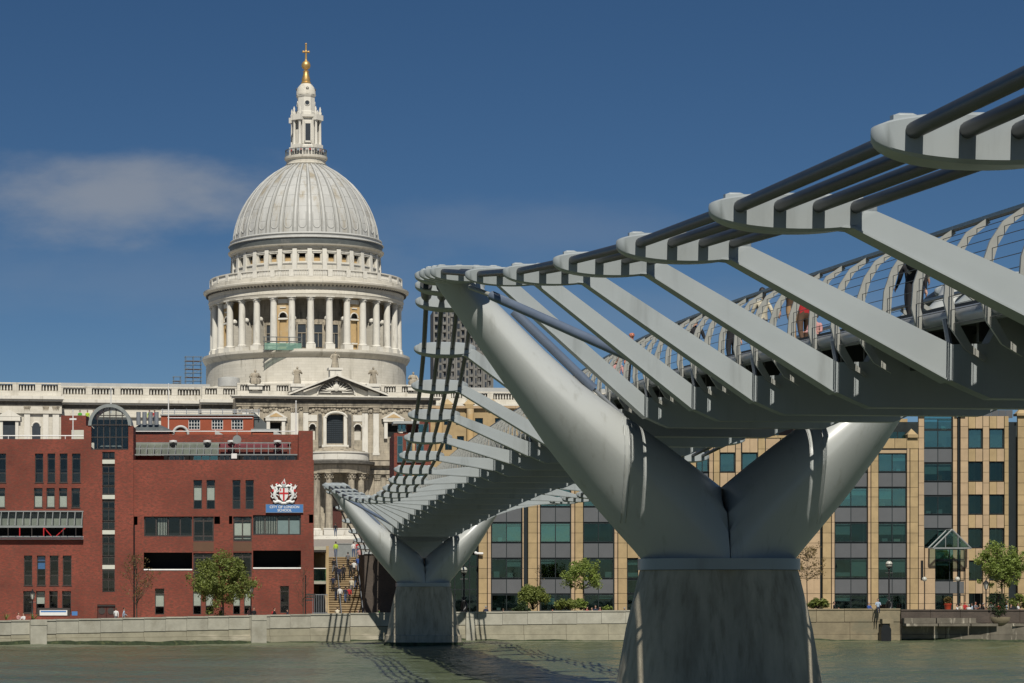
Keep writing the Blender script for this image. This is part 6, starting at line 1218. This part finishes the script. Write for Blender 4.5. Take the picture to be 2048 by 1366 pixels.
# ---------------------------------------------------------------- trees and shrubs
def leaves(n, centres, size, rg, flat=.6, shape=1.6):
    v = np.empty((n, 4, 3)); ci = rg.integers(0, len(centres), n); C_ = np.array([c[0] for c in centres])[ci]; Rr = np.array([c[1] for c in centres])[ci][:, None]
    d = rg.normal(size=(n, 3)); d /= np.linalg.norm(d, axis=1)[:, None]; p = C_ + d * Rr * (rg.random((n, 1)) ** .45)
    a = rg.normal(size=(n, 3)); a[:, 2] *= flat; a /= np.linalg.norm(a, axis=1)[:, None]; b_ = np.cross(a, rg.normal(size=(n, 3))); b_ /= np.linalg.norm(b_, axis=1)[:, None]
    s = size * rg.uniform(.6, 1.3, (n, 1)); v[:, 0] = p - a * s * shape * .5; v[:, 1] = p + b_ * s * .5; v[:, 2] = p + a * s * shape * .5; v[:, 3] = p - b_ * s * .5
    return v.reshape(-1, 3)
def leaf_obj(v, m, parent, name='crown'):
    n = len(v) // 4; me = bpy.data.meshes.new(name); me.vertices.add(4 * n); me.vertices.foreach_set('co', v.ravel()); me.loops.add(4 * n); me.loops.foreach_set('vertex_index', np.arange(4 * n, dtype=np.int32)); me.polygons.add(n); me.polygons.foreach_set('loop_start', np.arange(0, 4 * n, 4, dtype=np.int32)); me.update(calc_edges=True); me.materials.append(m)
    o = bpy.data.objects.new(name, me); COL.objects.link(o); o.parent = parent; return o
def tree(px, d, py_top, half_w, py_low, label, lm, n, size, seed, cat='tree', dens=26, zb=1.45, trunk=.12, spread=.55, twig=True, group='trees on the river walk'):
    rg = np.random.default_rng(seed); r_ = root('tree', (X(px, d), CY + d, zb), label, cat, group)
    k = d / F; H = Z(py_top, d) - zb; hw = half_w * k; zl = Z(py_low, d) - zb; cz = (H + zl) / 2; hz_ = (H - zl) / 2
    mb = MB(); mb.tube([(0, 0, 0), (.03, .02, zl * .5), (-.02, 0, zl + hz_ * .2), (.02, .03, cz + hz_ * .3)], [trunk, trunk * .8, trunk * .6, trunk * .25], 8); tips = []
    for i in range(dens):
        a = rg.random() * 6.28; t = rg.uniform(-.85, 1.0); e = math.sqrt(max(.05, 1 - t * t)); rr = hw * e * rg.uniform(.55, 1.0); tip = np.array([rr * math.cos(a), rr * math.sin(a) * .8, cz + hz_ * t * .9])
        st = np.array([0, 0, max(zl * .75, min(tip[2] - spread * rr, cz + hz_ * .4))]); mid = (st + tip) / 2 + rg.normal(0, .12, 3) + np.array([0, 0, -.1 * rr]); mb.tube([st, mid, tip], [trunk * .42, trunk * .24, trunk * .06], 5, caps=False); tips.append((tip, hw * rg.uniform(.2, .4)))
        if twig:
            for q in range(3): t2 = tip + rg.normal(0, hw * .22, 3); mb.tube([mid * .4 + tip * .6, t2], [trunk * .14, trunk * .04], 4, caps=False); tips.append((t2, hw * rg.uniform(.12, .25)))
    mb.build('trunk', M['bark'], r_, 50)
    if n: leaf_obj(leaves(n, tips, size, rg), M[lm], r_)
    return r_
tree(446, 246, 1117, 56, 1206, 'full round green tree in front of the school', 'leaf', 15000, .125, 3, dens=44, trunk=.13)
tree(273, 248, 1112, 34, 1200, 'slender sparse tree just leafing beside the school stair tower', 'leaf_brown', 700, .11, 4, dens=34, trunk=.085, spread=1.4)
tree(606, 248, 1122, 20, 1205, 'bare thin sapling in front of the right end of the school', 'leaf_brown', 60, .08, 5, dens=22, trunk=.06, spread=1.8)
tree(1167, 248, 1126, 37, 1177, 'small fresh green tree with a flat topped crown before the offices', 'leaf_light', 4200, .125, 6, dens=26, trunk=.11)
tree(1079, 249, 1128, 10, 1190, 'bare reddish sapling behind the bushes before the offices', 'leaf_brown', 40, .07, 8, dens=16, trunk=.05, spread=2)
tree(2004, 251, 1088, 42, 1172, 'round light green tree in front of the office at far right', 'leaf_light', 10500, .125, 9, dens=40, trunk=.12)
tree(1614, 250, 1092, 32, 1165, 'sparse brownish tree at the right edge of the near pier', 'leaf_brown', 900, .12, 10, dens=26, trunk=.07)
def bush(px, d, py_top, half_w, py_base, label, lm, n, size, seed, cat='shrub', hang=False, zb=None):
    rg = np.random.default_rng(seed); k = d / F; z0_ = Z(py_base, d); H = Z(py_top, d) - z0_; hw = half_w * k; r_ = root('shrub', (X(px, d), CY + d, z0_), label, cat, 'shrubs on the river walk'); mb = MB(); cs_ = []
    for i in range(24):
        a = rg.random() * 6.28; rr = hw * rg.random() ** .5 * .85; h = H * (1 - .45 * (rr / hw) ** 2) * rg.uniform(.35, .92); tip = np.array([rr * math.cos(a), rr * math.sin(a) * .6, h]); mb.tube([(0, 0, 0 if not hang else H * .8), tip * .5 + rg.normal(0, .05, 3), tip], [.03, .02, .006], 4, caps=False); cs_.append((tip, max(.12, min(hw, H) * .3)))
    mb.build('stems', M['bark'], r_); leaf_obj(leaves(n, cs_, size, rg, shape=2.0), M[lm], r_, 'foliage')
bush(1066, 245.5, 1172, 38, 1220, 'large rounded dark green shrub on the river wall before the offices', 'leaf', 6500, .12, 21); bush(1131, 246.5, 1197, 28, 1220, 'low wide green shrub between the big shrub and the small tree', 'leaf', 1500, .14, 22); bush(1162, 246.5, 1196, 14, 1220, 'small leafy shrub at the foot of the small fresh green tree', 'leaf_light', 600, .13, 23)
bush(1043, 243.6, 1203, 20, 1246, 'dark trailing plant hanging over the river wall', 'leaf_dark', 2300, .12, 24, hang=True); bush(1214, 246.5, 1211, 12, 1221, 'low yellow green shrub left of the lone standing person', 'leaf_light', 350, .1, 25)
bush(1638, 246, 1196, 24, 1218, 'dark green shrub on the wall right of the near pier', 'leaf', 1300, .13, 26); bush(1995, 241.5, 1178, 26, 1244, 'thin straggling shrub growing from the bracket in the stained wall', 'leaf_dark', 900, .11, 27); bush(2038, 250, 1190, 20, 1218, 'dense dark shrub at the right edge of the picture', 'leaf', 900, .15, 28)
rg = np.random.default_rng(31); leaf_obj(leaves(900, [(np.array([0, 0, 1.15]), .42)], .1, rg), M['leaf_brown'], pp, 'foliage')
def spiky(px, d, py_base, label, seed):
    rg = random.Random(seed); r_ = root('spiky_plant', P(px, py_base, d), label, 'plant', 'spiky plants on the far left of the walk')
    for i in range(26):
        a = rg.random() * 6.28; L = rg.uniform(.5, .95); sp = rg.uniform(.35, .9); c_, s_ = math.cos(a), math.sin(a); w_ = .035
        pts = [(c_ * sp * L * t, s_ * sp * L * t, L * (t * 1.0 - .35 * sp * t * t)) for t in (0, .35, .7, 1)]; mb = MB(); mb.add([(p[0] - s_ * w_ * (1 - j / 3.2), p[1] + c_ * w_ * (1 - j / 3.2), p[2]) for j, p in enumerate(pts)] + [(p[0] + s_ * w_ * (1 - j / 3.2), p[1] - c_ * w_ * (1 - j / 3.2), p[2]) for j, p in enumerate(pts)], [(j, j + 1, j + 5, j + 4) for j in range(3)]); mb.build('leaf', M['leaf'], r_)
spiky(12, 243, 1240, 'spiky green plant at the far left end of the walk', 1); spiky(68, 243, 1240, 'spiky green plant at the foot of the leftmost lamp', 2)
# ---------------------------------------------------------------- people
# skeleton: name -> (parent, x, y, z, radius, slot); slots 0 skin 1 top 2 legs 3 shoes 4 sleeve(forearm)
def skeleton(pose):
    J = {'pel': (None, 0, 0, .93, .150, 2), 'wst': ('pel', 0, 0, 1.08, .135, 1), 'chs': ('wst', 0, -.01, 1.30, .165, 1), 'nkb': ('chs', 0, .01, 1.46, .085, 1), 'nk': ('nkb', 0, 0, 1.53, .055, 0), 'jaw': ('nk', 0, -.025, 1.60, .072, 0), 'skl': ('jaw', 0, -.005, 1.68, .094, 0), 'crn': ('skl', 0, .005, 1.74, .070, 0), 'nose': ('skl', 0, -.112, 1.655, .016, 0)}
    W = .012
    for s, n in ((-1, 'l'), (1, 'r')):
        J['ear' + n] = ('skl', s * .092, .005, 1.665, .018, 0)
        J['sh' + n] = ('chs', s * .185, 0, 1.42, .072, 1); J['el' + n] = ('sh' + n, s * .235, .02, 1.13, .048, 1); J['wr' + n] = ('el' + n, s * .245, -.05, .89, .034, 4); J['hd' + n] = ('wr' + n, s * .245, -.07, .82, .036, 0)
        for i, (dx, L) in enumerate(((-.027, .072), (-.009, .085), (.009, .080), (.027, .062))): J['f%d%s' % (i, n)] = ('hd' + n, s * .245 + s * .006 * i, -.075 + dx, .82 - L * .55, .0095, 0); J['t%d%s' % (i, n)] = ('f%d%s' % (i, n), s * .238, -.085 + dx, .82 - L, .0085, 0)
        J['th' + n] = ('wr' + n, s * .225, -.105, .815, .011, 0)
        J['hp' + n] = ('pel', s * .095, 0, .88, .105, 2); J['kn' + n] = ('hp' + n, s * .10, -.015, .50, .068, 2); J['an' + n] = ('kn' + n, s * .10, .02, .10, .046, 2); J['hl' + n] = ('an' + n, s * .10, .04, .045, .042, 3); J['to' + n] = ('hl' + n, s * .115, -.15, .035, .038, 3)
    def shift(names, dx, dy, dz):
        for q in names: p, x, y, z, r, m = J[q]; J[q] = (p, x + dx, y + dy, z + dz, r, m)
    def rot(pivot, names, ax, ang):
        c = Vector(J[pivot][1:4]); Mx = Matrix.Rotation(ang, 3, ax)
        for q in names: p, x, y, z, r, m = J[q]; v = Mx @ (Vector((x, y, z)) - c) + c; J[q] = (p, *v, r, m)
    def arm(n): return ['el' + n, 'wr' + n, 'hd' + n, 'th' + n] + ['%s%d%s' % (a, i, n) for a in 'ft' for i in range(4)]
    def leg(n): return ['kn' + n, 'an' + n, 'hl' + n, 'to' + n]
    if pose == 'walk':
        rot('hpl', leg('l'), 'X', R(-24)); rot('knl', leg('l')[1:], 'X', R(14)); rot('hpr', leg('r'), 'X', R(18)); rot('knr', leg('r')[1:], 'X', R(24)); rot('shl', arm('l'), 'X', R(22)); rot('shr', arm('r'), 'X', R(-24)); rot('elr', arm('r')[1:], 'X', R(-18))
    if pose == 'sit':
        for n in 'lr': rot('hp' + n, leg(n), 'X', R(-84)); rot('kn' + n, leg(n)[1:], 'X', R(80)); rot('sh' + n, arm(n), 'X', R(-28)); rot('el' + n, arm(n)[1:], 'X', R(-40))
    if pose == 'phone':
        rot('shr', arm('r'), 'X', R(-50)); rot('elr', arm('r')[1:], 'X', R(-105)); rot('shl', arm('l'), 'X', R(-12))
    if pose == 'lean':
        for n in 'lr': rot('sh' + n, arm(n), 'X', R(-42)); rot('el' + n, arm(n)[1:], 'X', R(-55))
        rot('pel', [q for q in J if q not in ('pel',) and q[:2] not in ('hp', 'kn', 'an', 'hl', 'to')], 'X', R(12))
    lo = min(z - r * .9 for q, (p, x, y, z, r, m) in J.items()); 
    if pose == 'sit': lo = J['pel'][3] - .14
    shift(list(J), 0, 0, -lo); return J
TPL = {}
def template(pose):
    if pose in TPL: return TPL[pose]
    J = skeleton(pose); names = list(J); me = bpy.data.meshes.new('sk'); me.from_pydata([J[n][1:4] for n in names], [(names.index(J[n][0]), i) for i, n in enumerate(names) if J[n][0]], [])
    o = bpy.data.objects.new('sk', me); COL.objects.link(o); md = o.modifiers.new('skin', 'SKIN'); md.use_smooth_shade = True; md.branch_smoothing = .5
    for i, n in enumerate(names): sv = me.skin_vertices[0].data[i]; r_ = J[n][4]; sv.radius = (r_ * 1.12 if n in ('chs', 'wst', 'pel') else r_, r_ * (.78 if n in ('chs', 'wst', 'pel') else 1)); sv.use_root = (n == 'pel')
    sb = o.modifiers.new('sub', 'SUBSURF'); sb.levels = 1; sb.render_levels = 1
    bpy.context.view_layer.update(); ev = o.evaluated_get(bpy.context.evaluated_depsgraph_get()); nm = bpy.data.meshes.new_from_object(ev); bpy.data.objects.remove(o)
    segs = [(np.array(J[J[n][0]][1:4]), np.array(J[n][1:4]), J[n][5], n) for n in names if J[n][0]]
    idx = []
    for f_ in nm.polygons:
        c = np.array(f_.center); best = (9, 0)
        for a, b_, m, n in segs:
            ab = b_ - a; t = min(1, max(0, np.dot(c - a, ab) / np.dot(ab, ab))); dd = np.linalg.norm(c - a - t * ab)
            if n == 'wst': m = 2 if t < .45 else 1
            if n[:2] == 'hl': m = 2 if t < .3 else 3
            if n in ('nk',): m = 1 if t < .3 else 0
            if dd < best[0]: best = (dd, m)
        idx.append(best[1])
    nm.polygons.foreach_set('material_index', idx); nm.shade_smooth(); TPL[pose] = (nm, J); return TPL[pose]
SKIN = [mat('skin_light', (0.52, 0.30, 0.21), .55, .06, 9), mat('skin_mid', (0.36, 0.19, 0.12), .55, .06, 9), mat('skin_sunburnt', (0.55, 0.20, 0.12), .5, .06, 9)]
CLO = {}
def cloth(c):
    if c not in CLO: CLO[c] = mat('cloth_%s' % c, {'black': (.012, .012, .015), 'navy': (.015, .022, .05), 'white': (.72, .72, .70), 'grey': (.16, .16, .17), 'red': (.45, .02, .025), 'blue': (.04, .10, .34), 'paleblue': (.40, .50, .62), 'cream': (.62, .56, .42), 'brown': (.10, .055, .03), 'green': (.10, .45, .05), 'lime': (.45, .65, .04), 'tan': (.40, .25, .13), 'pink': (.55, .28, .26), 'jean': (.06, .10, .19), 'yellow': (.65, .48, .05)}[c], .85, .12, 12)
    return CLO[c]
HAIR = {'dark': (.018, .012, .009), 'brown': (.07, .04, .02), 'fair': (.30, .2, .09), 'grey': (.32, .31, .30)}
for k, c in list(HAIR.items()): HAIR[k] = mat('hair_' + k, c, .6, .2, 30)
PM = {}
def person(loc, facing, pose, top, legs, label, hair='dark', sleeve=True, skin=0, group=None, h=1.0, bald=False, long=False, bag=None):
    nm, J = template(pose); key = (pose, top, legs, sleeve, skin)
    if key not in PM:
        me = nm.copy()
        for m in (SKIN[skin], cloth(top), cloth(legs), cloth('black'), cloth(top) if sleeve else SKIN[skin]): me.materials.append(m)
        PM[key] = me
    r_ = root('person', loc, label, 'person', group, rz=facing); r_.scale = (h, h, h)
    inst(PM[key], 'body', r_)
    sk = Vector(J['skl'][1:4])
    if not bald:
        mb = MB(); rings = []
        for j in range(8):
            t = j / 7 * math.pi * .52; rr = .104 * math.sin(max(t, .02)); zz_ = .125 * math.cos(t)
            rings.append([(sk.x + rr * math.cos(a), sk.y + .014 + rr * 1.06 * math.sin(a) * (1.0 if math.sin(a) > 0 else max(.55, 1 - .12 * j)), sk.z - .005 + zz_ - (.045 * max(0, math.sin(a)) * j / 7)) for a in [2 * math.pi * k / 16 for k in range(16)]])
        mb.loft(list(reversed(rings)))
        if long: mb.loft([[(sk.x + (.10 - .03 * q) * math.cos(a), sk.y + .055 + .055 * math.sin(a), sk.z + .03 - .14 * q) for a in [2 * math.pi * k / 10 for k in range(10)]] for q in range(3)])
        mb.build('hair', HAIR[hair], r_, 60)
    ey = MB()
    for s in (-1, 1): ey.ball((sk.x + s * .032, sk.y - .088, sk.z + .0), .011, 6, 4)
    ey.box(sk.x - .024, sk.x + .024, sk.y - .086, sk.y - .080, sk.z - .082, sk.z - .074); ey.build('face_detail', HAIR['dark'], r_)
    if bag: b0 = J['chs']; MB().ball((b0[1], b0[2] + .21, b0[3] - .1), (.16, .11, .22), 10, 7).build('backpack', cloth(bag), r_, 60)
    return r_
# on the walk, seen over the wall
WZ = 1.45; N_ = math.pi
def walk(px, d, *a, **k): return person((X(px, d), CY + d, k.pop('z', WZ)), *a, **k)
wg = 'people on the river walk'
walk(232, 248, N_, 'walk', 'white', 'grey', 'person in a white shirt walking away by the brown arched door', hair='brown', group=wg); walk(248, 249.5, R(100), 'walk', 'paleblue', 'grey', 'person in a pale blue shirt right of the brown arched door', group=wg)
walk(443, 249.5, R(30), 'stand', 'black', 'black', 'person in a dark suit standing under the green tree', hair='grey', group=wg); walk(455, 249, R(60), 'sit', 'black', 'black', 'person in dark clothes sitting low under the green tree', group=wg)
walk(499, 249, R(-40), 'stand', 'pink', 'black', 'person in a pink top left of the lamp by the tree', group=wg, long=True, hair='brown'); walk(508, 250, R(30), 'stand', 'black', 'black', 'person in a dark jacket right of the lamp by the tree', group=wg)
walk(549, 249, R(80), 'walk', 'black', 'black', 'person in black with a red bag near the right ground floor window', group=wg, bag='red'); walk(575, 249.5, R(-70), 'walk', 'navy', 'black', 'person in navy stooping by the right ground floor window', group=wg, h=.9)
walk(37, 245, R(40), 'sit', 'pink', 'brown', 'person in pink sitting left of the leftmost lamp', group=wg, z=1.75, long=True); walk(47, 245, R(-30), 'sit', 'white', 'navy', 'person in white sitting next to the person in pink by the leftmost lamp', group=wg, z=1.7)
walk(972, 247.5, N_, 'lean', 'navy', 'navy', 'grey haired person in a navy jacket seen from behind right of the far pier', hair='grey', group=wg, z=1.62); walk(1006.5, 249, N_, 'stand', 'pink', 'grey', 'person in a pink shirt right of the one in the navy jacket', group=wg, hair='brown', h=.93); walk(1025, 249, R(20), 'stand', 'red', 'black', 'person in dark red half hidden by the large shrub', group=wg, h=.9)
walk(1105, 249, R(0), 'stand', 'pink', 'grey', 'person in salmon seen between the large and low shrubs', group=wg, h=.88, skin=2)
for i, (px, t, dz, lb) in enumerate(((1174, 'red', 2.32, 'person in a red top sitting at the left end of the group on the wall'), (1184, 'white', 2.25, 'person in white bending forward in the group on the wall'), (1191, 'navy', 2.45, 'person in navy in the middle of the group on the wall'), (1200, 'red', 2.3, 'person in dark red right of the middle of the group on the wall'))): walk(px, 246.6, R((40, -60, 10, -20)[i]), 'sit', t, 'black', lb, group=wg, z=dz, sleeve=i % 2 == 0)
walk(1213, 248, R(10), 'stand', 'black', 'black', 'person in black standing at the right end of the group on the wall', group=wg, hair='brown'); walk(1249, 248, N_, 'stand', 'black', 'black', 'lone person in a black jacket just left of the near pier', hair='grey', group=wg)
walk(1756, 242.55, R(-8), 'sit', 'paleblue', 'navy', 'person in a pale shirt sitting on the brown wall with legs dangling over the river', group=wg, z=3.1, sleeve=True); walk(1738, 246.5, R(30), 'sit', 'blue', 'blue', 'person in a blue top low on the wall left of the dangling legs', group=wg, z=2.75, hair='grey')
walk(1668, 246.5, R(80), 'sit', 'black', 'black', 'person in black reclining on the wall right of the near pier', group=wg, z=2.8); walk(1849, 247.5, R(160), 'stand', 'black', 'black', 'person with a white collar and black jacket below the left globe lamp', group=wg, h=.93)
cs = ['white', 'cream', 'red', 'white', 'paleblue', 'grey', 'black', 'black', 'white', 'navy', 'red', 'paleblue', 'black', 'white']
ds = ['in a white shirt nearest the red pot', 'in cream, second from the red pot', 'in red, third from the red pot', 'in white, fourth from the red pot', 'in pale blue, fifth from the red pot', 'in grey, sixth from the red pot', 'in black left of the black lantern lamp', 'in black just right of the black lantern lamp', 'in white half hidden by the straggling shrub', 'in navy just right of the straggling shrub', 'in red under the tree at far right', 'in pale blue right of the tree trunk at far right', 'in black, second from the right edge', 'in white, nearest the right edge']
for i, px in enumerate((1914, 1921, 1930, 1938, 1944, 1951, 1960, 1967, 1983, 1990, 1997, 2013, 2022, 2036)): walk(px, 248.2 + (i % 3) * .5, R((70, -60, 20, 150, -100, 30, 60)[i % 7]), 'sit', cs[i], 'grey' if i % 2 else 'black', 'seated person ' + ds[i], group='people sitting on the terrace at far right', z=2.55 + .12 * (i % 3), sleeve=i % 2 == 0, skin=i % 3, hair=('dark', 'brown', 'fair', 'grey')[i % 4])
# on the stairs (backs turned, climbing)
def stair(px, py, *a, **k):
    # find the step under the feet
    best = None
    for i in range(NS):
        ya = y0 + (y1 - y0) * (i + .5) / NS; d_ = ya - CY; zt = z0_ + (z1_ - z0_) * (i + 1) / NS
        e = abs(Z(py, d_) - zt)
        if best is None or e < best[0]: best = (e, ya, zt, d_)
    return person((X(px, best[3]), best[1], best[2]), *a, **k)
sg_ = 'people on the sandstone stairs'
for px, py, t, l, pose, lb, kw in ((666, 1182, 'navy', 'black', 'walk', 'person in navy on the far left of the stairs, between the two groups', {}), (712, 1178, 'black', 'jean', 'walk', 'person in black and jeans on the right of the stairs', {'hair': 'fair'}), (703, 1190, 'cream', 'grey', 'walk', 'person in cream right of the handrail on the stairs', {'hair': 'grey'}), (719, 1128, 'pink', 'black', 'walk', 'person in pink near the top right of the stairs', {'hair': 'brown'}), (668, 1150, 'black', 'grey', 'walk', 'person in black a few steps above the three side by side on the stairs', {}), (698, 1207, 'red', 'black', 'walk', 'person in red low on the right of the stairs', {'hair': 'brown'}), (696, 1135, 'grey', 'black', 'walk', 'person in grey high in the middle of the stairs', {'h': .96}), (672, 1163, 'black', 'black', 'walk', 'person in a black suit, left of the three side by side on the stairs', {}), (679, 1164, 'navy', 'black', 'stand', 'person in a dark suit, middle of the three side by side on the stairs', {}), (687, 1163, 'black', 'black', 'walk', 'person in a black suit, right of the three side by side on the stairs', {}), (701, 1156, 'black', 'black', 'walk', 'person in black carrying a jacket below the white shirt on the stairs', {}), (708, 1151, 'white', 'black', 'walk', 'person in a white shirt high on the stairs', {'sleeve': False}), (716, 1145, 'blue', 'navy', 'walk', 'person in a sleeveless blue top highest at the right of the stairs', {'sleeve': False, 'hair': 'fair', 'long': True}), (672, 1204, 'black', 'navy', 'walk', 'person in a black top low on the left of the stairs', {'hair': 'brown'}), (680, 1207, 'white', 'black', 'stand', 'person in a white shirt low in the middle of the stairs', {}), (691, 1205, 'navy', 'jean', 'walk', 'person in a dark coat and jeans low on the stairs', {})): stair(px, py, N_ + R(random.uniform(-14, 14)), pose, t, l, lb, group=sg_, **kw)
walk(675, 250.5, N_, 'lean', 'cream', 'tan', 'person in beige bending at the foot of the stairs', group=sg_, hair='brown', z=1.5); walk(700, 250.5, R(40), 'sit', 'white', 'red', 'small figure in white sitting at the foot of the stairs', group=sg_, z=1.9); walk(717, 250, R(-60), 'sit', 'brown', 'grey', 'person in brown sitting right of the stair foot', group=sg_, z=1.95, hair='grey'); walk(760, 249.5, R(-80), 'lean', 'green', 'grey', 'person in a bright green jacket left of the far pier', group=wg, h=.95)
for px, t, lb in ((671.5, 'lime', 'person in a lime vest at the top left of the stairs'), (707, 'white', 'person in white at the top of the stairs'), (714.5, 'red', 'person in red and jeans at the top right of the stairs'), (671, 'black', 'person in black behind the lime vest on the hill')): person((X(px, 278 if t != 'black' else 330), CY + (278 if t != 'black' else 330), 8.62 if t != 'black' else 12.2), N_, 'stand', t, 'jean', lb, group='people at the top of the stairs')
# on the bridge deck
bgp = 'people crossing the footbridge'
def deck(x, y, *a, **k): return person((x, y, zd(y) + .005), *a, group=bgp, **k)
deck(-1.95, 5.8, R(10), 'stand', 'black', 'black', 'bald person in a dark suit on the bridge, head above the handrail', bald=True, skin=2, h=1.07)
deck(-1.2, -2, R(20), 'walk', 'black', 'black', 'person in a black suit with white shirt behind the ribs, left of the bridge centre'); deck(-.6, -4.5, N_, 'walk', 'black', 'black', 'person in black walking away behind the balustrade ribs'); deck(-1.3, 14, 0, 'walk', 'pink', 'grey', 'person in pink on the bridge behind the damper strut', hair='brown')
deck(-1.45, -13.2, R(-150), 'walk', 'cream', 'grey', 'dark haired person in a cream top on the bridge', h=.98, long=True); deck(-.9, -15.5, N_, 'walk', 'red', 'brown', 'person in red on the bridge beside the one in cream'); deck(-1.5, -17.0, R(30), 'walk', 'brown', 'tan', 'person in dark brown on the bridge just behind the red one', hair='dark'); deck(-1.5, -19.5, R(-30), 'sit', 'pink', 'tan', 'small figure in pink low behind the balustrade', h=.7)
deck(-1.35, -27.6, R(160), 'phone', 'cream', 'black', 'long haired person in cream raising a hand on the bridge', hair='brown', long=True, bag='black'); deck(-.6, -24.5, N_, 'walk', 'black', 'black', 'person in black half hidden by a steel arm on the bridge'); deck(-1.4, -37.5, R(90), 'lean', 'white', 'grey', 'person in white with a dark bag near the right end of the bridge', bag='black')
# gallery at the lantern and roof workers
ORD = ['first', 'second', 'third', 'fourth', 'fifth', 'sixth', 'seventh', 'eighth', 'ninth', 'tenth', 'eleventh', 'twelfth', 'thirteenth', 'fourteenth']
for k in range(14):
    a = -math.pi / 2 + R(-62 + 9.5 * k); p = Matrix.Rotation(TH, 3, 'Z') @ Vector((4.4 * math.cos(a), 4.4 * math.sin(a), 109.56)) + Vector((DX, DY, 0))
    t = ('red', 'white', 'black', 'paleblue', 'pink', 'navy', 'white')[k % 7]
    person(p, R((-62 + 9.5 * k)) + TH, 'stand', t, 'black', 'tiny visitor in ' + t + ', ' + ORD[k] + ' from the left along the lantern gallery railing', group='visitors on the lantern gallery', hair=('dark', 'brown', 'fair')[k % 3])
for px, t, lb in ((160, 'green', 'worker in green on the roof left of the arched tower'), (175, 'lime', 'worker in a lime vest on the roof left of the arched tower'), (187, 'yellow', 'worker in yellow beside the arched tower hood'), (299, 'lime', 'worker in lime behind the steel flues'), (309, 'red', 'worker in red behind the steel flues')): person((X(px, 300), CY + 300, Z(845, 300) - .3), 0, 'stand', t, 'navy', lb, group='workers on the roofs')
